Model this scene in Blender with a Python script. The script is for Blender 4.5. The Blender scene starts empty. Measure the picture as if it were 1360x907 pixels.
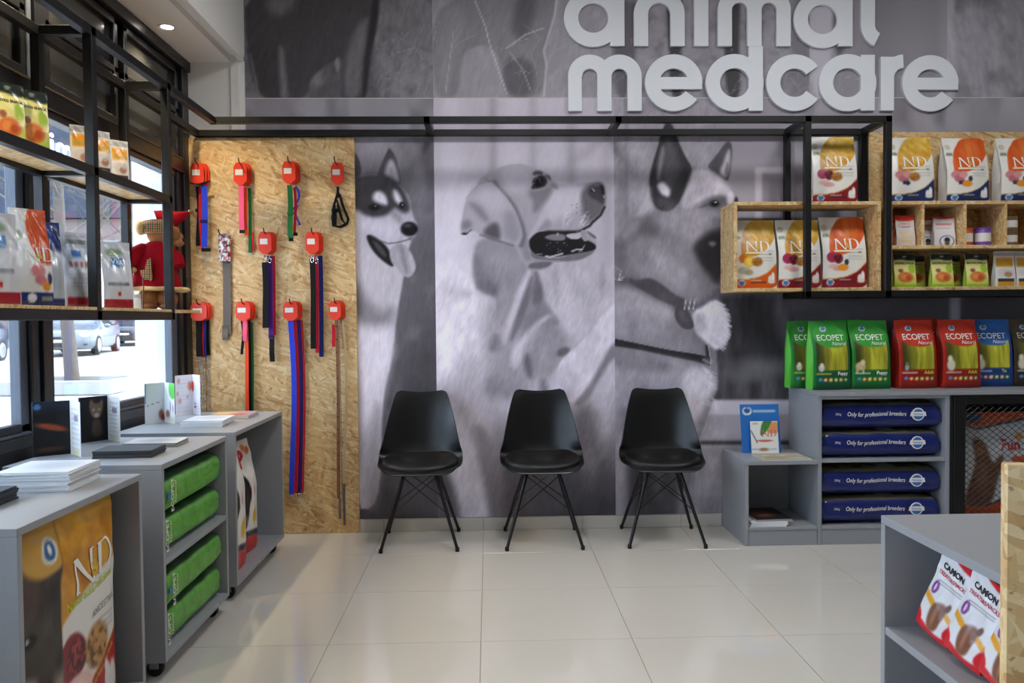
import bpy, bmesh, math, random
import numpy as np
from mathutils import Vector, Matrix
random.seed(7)
PI = math.pi
scene = bpy.context.scene
C = scene.collection

# ---------------------------------------------------------------- camera
CAM_H, PITCH, YAW, ROLL, FPX = 1.272, .0275, .0292, .009, 1065.0
cam_d = bpy.data.cameras.new('camera')
cam_d.sensor_width = 36.0
cam_d.lens = FPX / 1360 * 36.0
cam_d.clip_start = .05
cam_d.clip_end = 300
cam = bpy.data.objects.new('camera', cam_d)
C.objects.link(cam)
_f = Vector((math.sin(YAW), math.cos(YAW), 0)); _r = Vector((math.cos(YAW), -math.sin(YAW), 0)); _u = Vector((0, 0, 1))
_f2 = _f*math.cos(PITCH) - _u*math.sin(PITCH); _u2 = _u*math.cos(PITCH) + _f*math.sin(PITCH)
_r3 = _r*math.cos(ROLL) - _u2*math.sin(ROLL); _u3 = _u2*math.cos(ROLL) + _r*math.sin(ROLL)
cam.matrix_world = Matrix(((_r3.x, _u3.x, -_f2.x, 0), (_r3.y, _u3.y, -_f2.y, 0), (_r3.z, _u3.z, -_f2.z, CAM_H), (0, 0, 0, 1)))
scene.camera = cam

# ---------------------------------------------------------------- world, sun, unseen ceiling lamps, exposure
world = bpy.data.worlds.new('sky'); scene.world = world
world.use_nodes = True
bg = world.node_tree.nodes['Background']
bg.inputs['Color'].default_value = (.74, .86, 1.0, 1)
bg.inputs['Strength'].default_value = 7.5
sun_d = bpy.data.lights.new('sun', 'SUN'); sun_d.energy = 9.0; sun_d.angle = math.radians(1.5); sun_d.color = (1, .94, .85)
sun = bpy.data.objects.new('sun', sun_d); C.objects.link(sun)
sun.rotation_euler = Vector((-.55, -.45, -.75)).to_track_quat('-Z', 'Y').to_euler()
# unseen lamps assumed in the high ceiling to light the room, weaker behind the camera
UNSEEN_LAMPS = [(.2, 3.1, 26), (2.2, 3.1, 26), (.2, .4, 3), (2.2, .4, 3)]
for _x, _y, _e in UNSEEN_LAMPS:
    ld = bpy.data.lights.new('unseen_lamp_light', 'AREA'); ld.shape = 'SQUARE'; ld.size = .56; ld.energy = _e; ld.color = (.96, .98, 1.0)
    lo = bpy.data.objects.new('unseen_lamp_light', ld); C.objects.link(lo); lo.location = (_x, _y, 3.455)
scene.view_settings.view_transform = 'Standard'
scene.view_settings.look = 'None'
scene.view_settings.gamma = 1.0
scene.view_settings.use_curve_mapping = False
scene.view_settings.exposure = 0.24
try:
    scene.cycles.max_bounces = 10; scene.cycles.diffuse_bounces = 5; scene.cycles.glossy_bounces = 4
    scene.cycles.transparent_max_bounces = 12; scene.cycles.transmission_bounces = 6
    scene.cycles.use_denoising = True; scene.cycles.sample_clamp_indirect = 6.0
except Exception:
    pass

# ---------------------------------------------------------------- helpers
def lin1(c):
    return c/12.92 if c <= .04045 else ((c+.055)/1.055)**2.4
def lin(c):
    c = [x/255.0 if max(c) > 1.0 else x for x in c]
    return tuple(lin1(x) for x in c)
MATS = {}
def mat(name, rgb=(128, 128, 128), rough=.5, metal=0.0, spec=.5, coat=0.0, vary=0.0, vscale=6.0, bump=0.0, bscale=200.0, attr=False, emit=0.0, trans=0.0, alpha=1.0):
    """plain procedural material; vary = noise in lightness, bump = fine relief, attr = printed colours from the mesh"""
    if name in MATS: return MATS[name]
    m = bpy.data.materials.new(name); m.use_nodes = True
    nt = m.node_tree; N = nt.nodes; L = nt.links; b = N['Principled BSDF']
    col = lin(rgb)
    b.inputs['Base Color'].default_value = (*col, 1)
    b.inputs['Roughness'].default_value = rough
    b.inputs['Metallic'].default_value = metal
    b.inputs['Specular IOR Level'].default_value = spec
    b.inputs['Coat Weight'].default_value = coat
    b.inputs['Coat Roughness'].default_value = .12
    b.inputs['Transmission Weight'].default_value = trans
    b.inputs['Alpha'].default_value = alpha
    if emit:
        b.inputs['Emission Color'].default_value = (*col, 1); b.inputs['Emission Strength'].default_value = emit
    src = None
    if attr:
        a = N.new('ShaderNodeAttribute'); a.attribute_name = 'print'; src = a.outputs['Color']
    tc = None
    if vary:
        tc = N.new('ShaderNodeTexCoord'); nz = N.new('ShaderNodeTexNoise'); nz.inputs['Scale'].default_value = vscale; nz.inputs['Detail'].default_value = 4
        L.new(tc.outputs['Object'], nz.inputs['Vector'])
        mr = N.new('ShaderNodeMapRange'); mr.inputs[3].default_value = 1-vary; mr.inputs[4].default_value = 1+vary
        L.new(nz.outputs['Fac'], mr.inputs[0])
        mx = N.new('ShaderNodeVectorMath'); mx.operation = 'SCALE'
        if src: L.new(src, mx.inputs[0])
        else: mx.inputs[0].default_value = col
        L.new(mr.outputs[0], mx.inputs['Scale']); src = mx.outputs[0]
    if src: L.new(src, b.inputs['Base Color'])
    if bump:
        tc = tc or N.new('ShaderNodeTexCoord'); n2 = N.new('ShaderNodeTexNoise'); n2.inputs['Scale'].default_value = bscale; n2.inputs['Detail'].default_value = 3
        L.new(tc.outputs['Object'], n2.inputs['Vector'])
        bp = N.new('ShaderNodeBump'); bp.inputs['Strength'].default_value = bump; bp.inputs['Distance'].default_value = .002
        L.new(n2.outputs['Fac'], bp.inputs['Height']); L.new(bp.outputs['Normal'], b.inputs['Normal'])
    MATS[name] = m
    return m
def osb_mat(name, gain=1.0, scale=1.0):
    """oriented strand board: three layers of long flakes at different angles"""
    if name in MATS: return MATS[name]
    m = bpy.data.materials.new(name); m.use_nodes = True
    nt = m.node_tree; N = nt.nodes; L = nt.links; b = N['Principled BSDF']
    tc = N.new('ShaderNodeTexCoord')
    wob = N.new('ShaderNodeTexNoise'); wob.inputs['Scale'].default_value = 9; L.new(tc.outputs['Object'], wob.inputs['Vector'])
    ws = N.new('ShaderNodeVectorMath'); ws.operation = 'SCALE'; ws.inputs['Scale'].default_value = .035; L.new(wob.outputs['Color'], ws.inputs[0])
    wa = N.new('ShaderNodeVectorMath'); wa.operation = 'ADD'; L.new(tc.outputs['Object'], wa.inputs[0]); L.new(ws.outputs[0], wa.inputs[1])
    out = None
    for k, (rx, ry, rz, sx, sy, sz) in enumerate([(.1, .55, .1, 9, 60, 62), (.15, 1.35, .1, 10, 66, 70), (.1, 2.2, .15, 8, 52, 50), (.2, 2.85, .1, 11, 85, 80)]):
        mp = N.new('ShaderNodeMapping'); mp.inputs['Rotation'].default_value = (rx*.5, ry, rz*.5); mp.inputs['Scale'].default_value = (sx*scale, sy*scale, sz*scale)
        mp.inputs['Location'].default_value = (k*3.1, k*7.7, k*1.3)
        mr = N.new('ShaderNodeVectorRotate'); mr.rotation_type = 'EULER_XYZ'; mr.inputs['Rotation'].default_value = (rx, ry, rz)
        L.new(wa.outputs[0], mr.inputs['Vector']); mp.inputs['Rotation'].default_value = (0, 0, 0); L.new(mr.outputs[0], mp.inputs['Vector'])
        vo = N.new('ShaderNodeTexVoronoi'); vo.inputs['Scale'].default_value = 1.0; L.new(mp.outputs[0], vo.inputs['Vector'])
        sp = N.new('ShaderNodeSeparateColor'); L.new(vo.outputs['Color'], sp.inputs[0])
        cr = N.new('ShaderNodeValToRGB'); e = cr.color_ramp.elements
        stops = [(0, (168, 122, 72)), (.10, (194, 152, 98)), (.4, (207, 170, 116)), (.75, (217, 186, 134)), (1, (230, 206, 160))]
        while len(e) < len(stops): e.new(.5)
        for q, (p, c) in zip(e, stops):
            q.position = p; q.color = (*[x*gain for x in lin(c)], 1)
        L.new(sp.outputs[0], cr.inputs[0])
        if out is None: out = cr.outputs[0]
        else:
            gt = N.new('ShaderNodeMath'); gt.operation = 'GREATER_THAN'; gt.inputs[1].default_value = .5; L.new(sp.outputs[1], gt.inputs[0])
            ml = N.new('ShaderNodeMath'); ml.operation = 'MULTIPLY'; ml.inputs[1].default_value = .8; L.new(gt.outputs[0], ml.inputs[0])
            mx = N.new('ShaderNodeMix'); mx.data_type = 'RGBA'; L.new(ml.outputs[0], mx.inputs['Factor']); L.new(out, mx.inputs['A']); L.new(cr.outputs[0], mx.inputs['B']); out = mx.outputs['Result']
    # dark specks between flakes
    sk = N.new('ShaderNodeTexNoise'); sk.inputs['Scale'].default_value = 95*scale; sk.inputs['Detail'].default_value = 2; L.new(wa.outputs[0], sk.inputs['Vector'])
    s2 = N.new('ShaderNodeMapRange'); s2.inputs[1].default_value = .66; s2.inputs[2].default_value = .74; L.new(sk.outputs['Fac'], s2.inputs[0])
    s3 = N.new('ShaderNodeMath'); s3.operation = 'MULTIPLY'; s3.inputs[1].default_value = .6; L.new(s2.outputs[0], s3.inputs[0])
    mx = N.new('ShaderNodeMix'); mx.data_type = 'RGBA'; L.new(s3.outputs[0], mx.inputs['Factor']); L.new(out, mx.inputs['A']); mx.inputs['B'].default_value = (*lin((110, 74, 40)), 1)
    L.new(mx.outputs['Result'], b.inputs['Base Color'])
    b.inputs['Roughness'].default_value = .55
    bp = N.new('ShaderNodeBump'); bp.inputs['Strength'].default_value = .25; bp.inputs['Distance'].default_value = .002; L.new(mx.outputs['Result'], bp.inputs['Height']); L.new(bp.outputs['Normal'], b.inputs['Normal'])
    MATS[name] = m
    return m
def glass_mat(name, tint=(235, 240, 245), refl=.08):
    if name in MATS: return MATS[name]
    m = bpy.data.materials.new(name); m.use_nodes = True
    nt = m.node_tree; N = nt.nodes; L = nt.links; N.remove(N['Principled BSDF'])
    t = N.new('ShaderNodeBsdfTransparent'); t.inputs[0].default_value = (*lin(tint), 1)
    g = N.new('ShaderNodeBsdfGlossy'); g.inputs['Roughness'].default_value = .02
    fr = N.new('ShaderNodeLayerWeight'); fr.inputs[0].default_value = .25
    ml = N.new('ShaderNodeMath'); ml.operation = 'MULTIPLY'; ml.inputs[1].default_value = .35; L.new(fr.outputs['Fresnel'], ml.inputs[0])
    mx = N.new('ShaderNodeMixShader'); L.new(ml.outputs[0], mx.inputs[0]); L.new(t.outputs[0], mx.inputs[1]); L.new(g.outputs[0], mx.inputs[2])
    L.new(mx.outputs[0], N['Material Output'].inputs[0])
    MATS[name] = m
    return m

class MB:
    """collects shapes into one mesh"""
    def __init__(s): s.v = []; s.f = []
    def add(s, vs, fs):
        o = len(s.v); s.v += [tuple(map(float, p)) for p in vs]; s.f += [tuple(i+o for i in f) for f in fs]; return s
    def box(s, x0, x1, y0, y1, z0, z1, ch=.0015):
        lo = (min(x0, x1), min(y0, y1), min(z0, z1)); hi = (max(x0, x1), max(y0, y1), max(z0, z1))
        ch = min(ch, *[(hi[i]-lo[i])*.45 for i in range(3)])
        vs = []; idx = {}
        for k in range(8):
            sg = (k & 1, k >> 1 & 1, k >> 2 & 1)
            for a in range(3):
                p = []
                for i in range(3):
                    e = hi[i] if sg[i] else lo[i]
                    p.append(e if i == a else (e-ch if sg[i] else e+ch))
                idx[k, a] = len(vs); vs.append(p)
        fs = []
        for a in range(3):
            b, c = (a+1) % 3, (a+2) % 3
            for sg in (0, 1):
                q = [sg << a, sg << a | 1 << b, sg << a | 1 << b | 1 << c, sg << a | 1 << c]
                f = [idx[k, a] for k in q]; fs.append(f if sg else f[::-1])
            for s1 in (0, 1):
                for s2 in (0, 1):
                    k1 = s1 << a | s2 << b; k2 = k1 | 1 << c
                    f = [idx[k1, a], idx[k2, a], idx[k2, b], idx[k1, b]]
                    fs.append(f)
        for k in range(8): fs.append([idx[k, 0], idx[k, 1], idx[k, 2]])
        return s.add(vs, fs)
    def tube(s, pts, r, n=8, closed=False, cap=True):
        pts = [Vector(p) for p in pts]; m = len(pts); rs = r if hasattr(r, '__len__') else [r]*m
        t = []
        for i in range(m):
            a = pts[(i-1) % m] if (closed or i > 0) else pts[i]; b = pts[(i+1) % m] if (closed or i < m-1) else pts[i]
            t.append((b-a).normalized())
        up = Vector((0, 0, 1)) if abs(t[0].z) < .9 else Vector((1, 0, 0))
        x = t[0].cross(up).normalized(); vs = []
        for i in range(m):
            x = (x - t[i]*x.dot(t[i])).normalized(); y = t[i].cross(x)
            for k in range(n):
                a = 2*PI*k/n; vs.append(pts[i] + (x*math.cos(a) + y*math.sin(a))*rs[i])
        fs = []
        for i in range(m if closed else m-1):
            j = (i+1) % m
            for k in range(n): fs.append((i*n+k, i*n+(k+1) % n, j*n+(k+1) % n, j*n+k))
        if cap and not closed: fs.append(tuple(range(n))[::-1]); fs.append(tuple((m-1)*n+k for k in range(n)))
        return s.add(vs, fs)
    def lathe(s, prof, n=24, c=(0, 0, 0), axis='z', cap=True):
        vs = []; fs = []; m = len(prof)
        for r, z in prof:
            for k in range(n):
                a = 2*PI*k/n; p = (r*math.cos(a), r*math.sin(a), z)
                if axis == 'x': p = (p[2], p[0], p[1])
                if axis == 'y': p = (p[0], p[2], p[1])
                vs.append((p[0]+c[0], p[1]+c[1], p[2]+c[2]))
        for i in range(m-1):
            for k in range(n): fs.append((i*n+k, i*n+(k+1) % n, (i+1)*n+(k+1) % n, (i+1)*n+k))
        if cap: fs.append(tuple(range(n))[::-1]); fs.append(tuple((m-1)*n+k for k in range(n)))
        return s.add(vs, fs)
    def prism(s, poly, d0, d1, fn=lambda x, y, d: (x, d, y)):
        n = len(poly); vs = [fn(x, y, d0) for x, y in poly] + [fn(x, y, d1) for x, y in poly]
        fs = [tuple(range(n)), tuple(range(2*n-1, n-1, -1))] + [(i, n+i, n+(i+1) % n, (i+1) % n) for i in range(n)]
        return s.add(vs, fs)
    def grid(s, P, wrap=False):
        P = np.asarray(P); m, n = P.shape[:2]; fs = []
        for i in range(m-1):
            for k in range(n if wrap else n-1): fs.append((i*n+k, i*n+(k+1) % n, (i+1)*n+(k+1) % n, (i+1)*n+k))
        return s.add(P.reshape(-1, 3).tolist(), fs)
    def ell(s, c, r, n=16, m=10, rot=None):
        prof = [(math.sin(PI*i/m), -math.cos(PI*i/m)) for i in range(m+1)]
        vs = []; fs = []; R = Matrix.Rotation(0, 3, 'X') if rot is None else rot
        for a, z in prof:
            for k in range(n):
                p = R @ Vector((a*math.cos(2*PI*k/n)*r[0], a*math.sin(2*PI*k/n)*r[1], z*r[2])); vs.append((p.x+c[0], p.y+c[1], p.z+c[2]))
        for i in range(m):
            for k in range(n): fs.append((i*n+k, i*n+(k+1) % n, (i+1)*n+(k+1) % n, (i+1)*n+k))
        return s.add(vs, fs)
    def mesh(s, name, material, smooth=0, cols=None, fix=True):
        me = bpy.data.meshes.new(name); me.from_pydata(s.v, [], s.f)
        if fix:
            bm = bmesh.new(); bm.from_mesh(me)
            if cols is None: bmesh.ops.remove_doubles(bm, verts=bm.verts, dist=1e-6)
            bmesh.ops.recalc_face_normals(bm, faces=bm.faces); bm.to_mesh(me); bm.free()
        if cols is not None:
            at = me.color_attributes.new('print', 'FLOAT_COLOR', 'POINT')
            a = np.ones((len(s.v), 4), np.float32); a[:, :3] = np.asarray(cols); at.data.foreach_set('color', a.ravel())
        me.materials.append(material)
        if smooth:
            me.polygons.foreach_set('use_smooth', [True]*len(me.polygons))
            try: me.set_sharp_from_angle(angle=math.radians(smooth))
            except Exception: pass
        me.update()
        return me
    def build(s, name, material, parent=None, smooth=0, cols=None, fix=True):
        return link(name, s.mesh(name, material, smooth, cols, fix), parent)
def link(name, me, parent=None, loc=None, rot=None):
    o = bpy.data.objects.new(name, me); C.objects.link(o)
    if parent is not None: o.parent = parent
    if loc is not None: o.location = loc
    if rot is not None: o.rotation_euler = rot
    return o
def tag(o, label, cat, group=None):
    o['label'] = label; o['category'] = cat
    if group: o['group'] = group
    return o
def thing(name, label, cat, loc=(0, 0, 0), rz=0.0, group=None, rot=None):
    o = bpy.data.objects.new(name, None); o.empty_display_size = .05; C.objects.link(o)
    o.location = loc; o.rotation_euler = rot or (0, 0, rz)
    return tag(o, label, cat, group)
def struct(o):
    o['kind'] = 'structure'; return o
def dup(root, loc, rz=None, label=None, group=None, rot=None):
    r = root.copy(); C.objects.link(r); r.location = loc
    if rz is not None: r.rotation_euler = (0, 0, rz)
    if rot is not None: r.rotation_euler = rot
    if label: r['label'] = label
    if group: r['group'] = group
    for ch in root.children:
        c = ch.copy(); C.objects.link(c); c.parent = r
        for g in ch.children:
            d = g.copy(); C.objects.link(d); d.parent = c
    return r
def bx(name, material, x0, x1, y0, y1, z0, z1, parent=None, ch=.0015):
    return MB().box(x0, x1, y0, y1, z0, z1, ch).build(name, material, parent)

# ---- painting prints: colours computed at the vertices of a fine mesh
_rt = np.random.default_rng(11).random((64, 64))
def noise(x, y, oct=3):
    x = np.asarray(x, float); y = np.asarray(y, float); out = 0; amp = 1; tot = 0
    for o in range(oct):
        xi = np.floor(x).astype(int); yi = np.floor(y).astype(int); fx = x-xi; fy = y-yi
        fx = fx*fx*(3-2*fx); fy = fy*fy*(3-2*fy)
        a = _rt[yi % 64, xi % 64]; b = _rt[yi % 64, (xi+1) % 64]; c = _rt[(yi+1) % 64, xi % 64]; d = _rt[(yi+1) % 64, (xi+1) % 64]
        out = out + amp*((a*(1-fx)+b*fx)*(1-fy)+(c*(1-fx)+d*fx)*fy); tot += amp; amp *= .5; x = x*2.03+17.3; y = y*2.03+5.1
    return out/tot
def sst(a, b, x):
    t = np.clip((x-a)/(b-a), 0, 1); return t*t*(3-2*t)
def smooth_poly(pts, it=2):
    p = np.array(pts, float)
    for _ in range(it):
        n = np.roll(p, -1, 0); q = np.empty((len(p)*2, 2)); q[0::2] = .75*p+.25*n; q[1::2] = .25*p+.75*n; p = q
    return p
class Cv:
    """canvas: x, y sample positions, c colours (n, 3), sRGB 0..1"""
    def __init__(s, x, y, col):
        s.x = x; s.y = y; s.c = np.empty((len(x), 3)); s.c[:] = s.k(col)
    @staticmethod
    def k(col):
        if np.isscalar(col): return np.array((col*.985, col*.952, col*1.006))
        c = np.array(col, float); return c/255 if c.max() > 1.0 else c
    def mix(s, m, col, idx=None):
        col = s.k(col) if not (isinstance(col, np.ndarray) and col.ndim == 2) else col
        if idx is None: s.c += (col-s.c)*m[:, None]
        else: s.c[idx] += (col-s.c[idx])*m[:, None]
    def mul(s, m): s.c *= m[:, None]
    def poly(s, pts, col, fe=1.0, op=1.0, it=2):
        p = smooth_poly(pts, it) if it else np.array(pts, float)
        lo = p.min(0)-fe*2; hi = p.max(0)+fe*2
        idx = np.where((s.x > lo[0]) & (s.x < hi[0]) & (s.y > lo[1]) & (s.y < hi[1]))[0]
        if not len(idx): return
        x = s.x[idx]; y = s.y[idx]; d2 = np.full(len(x), 1e18); ins = np.zeros(len(x), bool)
        for a, b in zip(p, np.roll(p, -1, 0)):
            e = b-a; l = e@e
            if l < 1e-18: continue
            t = np.clip(((x-a[0])*e[0]+(y-a[1])*e[1])/l, 0, 1)
            d2 = np.minimum(d2, (x-a[0]-t*e[0])**2+(y-a[1]-t*e[1])**2)
            if e[1] != 0:
                cr = (a[1] <= y) != (b[1] <= y)
                ins ^= cr & (x < a[0]+(y-a[1])*e[0]/e[1])
        sd = np.where(ins, 1, -1)*np.sqrt(d2)
        s.mix(sst(-fe, fe, sd)*op, col, idx)
    def ell(s, cx, cy, rx, ry, col, fe=.25, op=1.0, rot=0):
        c, n = math.cos(rot), math.sin(rot); dx = s.x-cx; dy = s.y-cy
        r = np.sqrt(((dx*c+dy*n)/rx)**2+((-dx*n+dy*c)/ry)**2)
        s.mix(sst(1+fe, 1-fe, r)*op, col)
    def line(s, pts, w, col, fe=.8, op=1.0):
        pts = np.array(pts, float); d2 = np.full(len(s.x), 1e18)
        for a, b in zip(pts[:-1], pts[1:]):
            e = b-a; t = np.clip(((s.x-a[0])*e[0]+(s.y-a[1])*e[1])/(e@e+1e-12), 0, 1)
            d2 = np.minimum(d2, (s.x-a[0]-t*e[0])**2+(s.y-a[1]-t*e[1])**2)
        s.mix(sst(w/2+fe, max(w/2-fe, 0), np.sqrt(d2))*op, col)
    def rect(s, x0, x1, y0, y1, col, fe=.01, op=1.0):
        m = sst(x0-fe, x0+fe, s.x)*sst(x1+fe, x1-fe, s.x)*sst(y0-fe, y0+fe, s.y)*sst(y1+fe, y1-fe, s.y)
        s.mix(m*op, col)
    def punch(s, mid, k): s.c = mid+(s.c-mid)*k
    def lin(s):
        c = np.clip(s.c, 0, 1); return np.where(c <= .04045, c/12.92, ((c+.055)/1.055)**2.4)

_txt = {}
def text2d(body, size=1.0, bold=0.0, shear=0.0, align='CENTER', res=3):
    """lettering as flat triangles (x, y)"""
    key = (body, size, bold, shear, align, res)
    if key in _txt: return _txt[key]
    cu = bpy.data.curves.new('lettering', 'FONT'); cu.body = body; cu.size = size; cu.offset = bold; cu.shear = shear; cu.align_x = align; cu.resolution_u = res
    ob = bpy.data.objects.new('lettering', cu); me = bpy.data.meshes.new_from_object(ob)
    bm = bmesh.new(); bm.from_mesh(me); bmesh.ops.triangulate(bm, faces=bm.faces)
    bmesh.ops.remove_doubles(bm, verts=bm.verts, dist=1e-6)
    vs = [(v.co.x, v.co.y) for v in bm.verts]; fs = [[v.index for v in f.verts] for f in bm.faces]; bm.free()
    bpy.data.objects.remove(ob); bpy.data.curves.remove(cu); bpy.data.meshes.remove(me)
    _txt[key] = (vs, fs)
    return _txt[key]
def lettering(name, body, size, fn, material, parent, bold=0.0, shear=0.0, align='CENTER'):
    """fn maps lettering x, y (metres) to a point in the thing's own space"""
    vs, fs = text2d(body, size, bold, shear, align)
    return MB().add([fn(x, y) for x, y in vs], fs).build(name, material, parent, fix=False)
# ================================================================ the room
D = 4.83                       # back wall plane (Y)
XW = -1.79                     # glazing plane of the shopfront
wall_white = mat('wall_paint', (226, 224, 221), .75, vary=.02, vscale=2, bump=.03, bscale=300)
ceil_m = mat('ceiling_paint', (232, 230, 226), .8, vary=.015, vscale=2)
tile_m = mat('floor_tile_gloss', (206, 201, 192), .05, spec=.8, vary=.025, vscale=1.6)
grout_m = mat('tile_joint', (140, 134, 122), .8, vary=.05, vscale=20)
black_m = mat('black_powder_coat', (17, 17, 18), .42, spec=.4, bump=.03, bscale=400)
frame_m = mat('dark_window_profile', (30, 30, 34), .35, spec=.5, vary=.04, vscale=8)
profile_m = mat('grey_window_profile', (86, 92, 104), .38, spec=.5, vary=.03, vscale=8)
header_m = mat('brown_black_header', (26, 22, 20), .32, spec=.5, vary=.08, vscale=3)
osb_m = osb_mat('strand_board')
grey_m = mat('grey_laminate', (148, 150, 154), .42, spec=.45, vary=.03, vscale=5)

fl = struct(bx('floor', grout_m, -1.9, 4.0, -2.6, D+.02, -.06, -.003))
tx = [-1.9] + [round(-.0415+.6*k, 4) for k in range(-3, 7) if -1.85 < -.0415+.6*k < 3.99] + [4.0]
ty = [-2.6] + [round(3.74-.6*k, 4) for k in range(10, -2, -1) if 3.74-.6*k < D-.02] + [D]
_tm = {}
for i in range(len(tx)-1):
    for j in range(len(ty)-1):
        w = round(tx[i+1]-tx[i], 3); h = round(ty[j+1]-ty[j], 3); k = (w, h)
        if k not in _tm:
            _tm[k] = MB().box(-w/2+.0011, w/2-.0011, -h/2+.0011, h/2-.0011, -.008, 0, .0003).mesh('tile', tile_m)
        link('tile', _tm[k], fl, ((tx[i]+tx[i+1])/2, (ty[j]+ty[j+1])/2, 0))
struct(bx('wall_back', wall_white, -2.1, 4.15, D, D+.2, -.1, 3.7))
shade_wall = mat('darkened_unseen_wall', (132, 128, 124), .75, vary=.02, vscale=2)  # unseen walls darkened so they bounce less light into the room
struct(bx('wall_right', shade_wall, 4.0, 4.15, -2.6, D, -.1, 3.7))
struct(bx('wall_front', shade_wall, -2.1, 4.15, -2.75, -2.6, -.1, 3.7))
struct(bx('ceiling', ceil_m, -2.1, 4.15, -2.75, D+.2, 3.5, 3.7))
# shopfront wall: low wall, lintel above the glass
struct(bx('wall_left', wall_white, -2.0, XW+.02, -2.6, D, -.1, .74))
wl = struct(bx('wall_left_lintel', wall_white, -2.1, XW-.06, -2.6, D, 2.80, 3.5))
# bulkhead over the window with a stepped edge, and the white pilaster that carries its profile down the back wall
so = struct(MB().prism([(-1.79, 3.5), (-1.79, 2.80), (-1.50, 2.80), (-1.50, 2.835), (-1.455, 2.835), (-1.455, 2.81), (-1.425, 2.81), (-1.425, 3.5)], -2.6, D, lambda x, z, y: (x, y, z)).build('trim_1', ceil_m))
pi_ = struct(MB().prism([(-1.79, D), (-1.79, D-.012), (-1.50, D-.012), (-1.50, D-.03), (-1.455, D-.03), (-1.455, D-.016), (-1.425, D-.016), (-1.425, D)], 2.385, 2.84, lambda x, y, z: (x, y, z)).build('trim_2', ceil_m))
# skirting of tile strips along the back wall
skirt = mat('skirting_tile', (206, 200, 190), .2, vary=.02, vscale=3)
bb = struct(bx('baseboard_back', grout_m, -.76, 1.41, D-.006, D, 0, .074))
for k in range(-2, 3):
    a = max(-.76, -.0415+.6*k); b = min(1.41, -.0415+.6*(k+1))
    if b-a > .02: bx('tile_strip', skirt, a+.001, b-.001, D-.012, D-.0055, .001, .075, bb, .001)

# recessed ceiling lights: one in the bulkhead, assumed unseen lamps in the high ceiling
lamp_glow = mat('lamp_diffuser', (255, 248, 240), .5, emit=14.0)
ring_m = mat('lamp_ring', (225, 225, 225), .4)
for dy, lb in ((4.243, 'small round recessed downlight in the white bulkhead above the window'), (3.25, 'second recessed downlight along the bulkhead from the back wall'), (2.25, 'third recessed downlight along the bulkhead from the back wall'), (1.25, 'fourth recessed downlight along the bulkhead from the back wall')):
    dl = thing('recessed_downlight', lb, 'light', (-1.647, dy, 2.80), group='bulkhead downlights')
    MB().lathe([(.031, -.001), (.046, -.004), (.046, .001), (.031, .004)], 28, cap=False).build('ring', ring_m, dl, 40)
    MB().lathe([(.0005, -.0008), (.031, -.0008)], 28, cap=False).build('diffuser', lamp_glow, dl)
    sd_ = bpy.data.lights.new('downlight_beam', 'SPOT'); sd_.energy = 36; sd_.spot_size = 2.1; sd_.spot_blend = .5; sd_.shadow_soft_size = .035; sd_.color = (1, .80, .50)
    so_ = bpy.data.objects.new('downlight_beam', sd_); C.objects.link(so_); so_.location = (-1.647, dy, 2.79)
for k, (x, y, _) in enumerate(UNSEEN_LAMPS):
    t = thing('unseen_ceiling_lamp', 'unseen square ceiling lamp '+('above the chairs', 'above the counter', 'behind the camera on the window side', 'behind the camera on the counter side')[k], 'light', (x, y, 3.5), group='unseen square ceiling lamps')
    for q in ((-.32, .32, -.32, -.29), (-.32, .32, .29, .32), (-.32, -.29, -.29, .29), (.29, .32, -.29, .29)):
        bx('frame', ring_m, q[0], q[1], q[2], q[3], -.05, 0, t)

# ---------------------------------------------------------------- shopfront window
win = struct(bx('window_1', frame_m, XW-.05, XW+.02, -.6, D-.002, .74, .80))
def wp(name, m, x0, x1, y0, y1, z0, z1): return bx(name, m, x0, x1, y0, y1, z0, z1, win, .003)
GL = glass_mat('window_glass')
for y0, y1 in ((-.6, 1.22), (1.26, 3.17), (3.25, 4.60)):
    wp('bottom_rail', frame_m, XW-.03, XW+.035, y0, y1, .80, .845)
    wp('glazing_bead', profile_m, XW-.01, XW+.02, y0, y1, .845, .858)
    wp('bottom_rail', frame_m, XW-.03, XW+.012, y0, y1, .858, .89)
    wp('top_rail', frame_m, XW-.03, XW+.03, y0, y1, 2.10, 2.13)
    bx('pane', GL, XW-.012, XW-.006, y0, y1, .88, 2.11, win, .0005)
wp('stile', profile_m, XW-.03, XW+.012, 3.095, 3.145, .85, 2.1)
wp('stile', frame_m, XW-.03, XW+.03, 3.145, 3.18, .80, 2.13)
wp('mullion', profile_m, XW-.045, XW+.02, 3.18, 3.215, .80, 2.8)
wp('mullion', frame_m, XW-.05, XW+.035, 3.215, 3.29, .80, 2.8)
wp('stile', profile_m, XW-.03, XW+.012, 4.56, 4.64, .85, 2.1)
wp('stile', frame_m, XW-.03, XW+.03, 4.64, 4.69, .80, 2.13)
wp('stile', profile_m, XW-.04, XW+.01, 4.69, 4.73, .80, 2.13)
wp('mullion', frame_m, XW-.05, XW+.035, 4.73, D-.002, .80, 2.80)
wp('mullion', frame_m, XW-.05, XW+.035, 1.2, 1.28, .80, 2.80)
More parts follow.
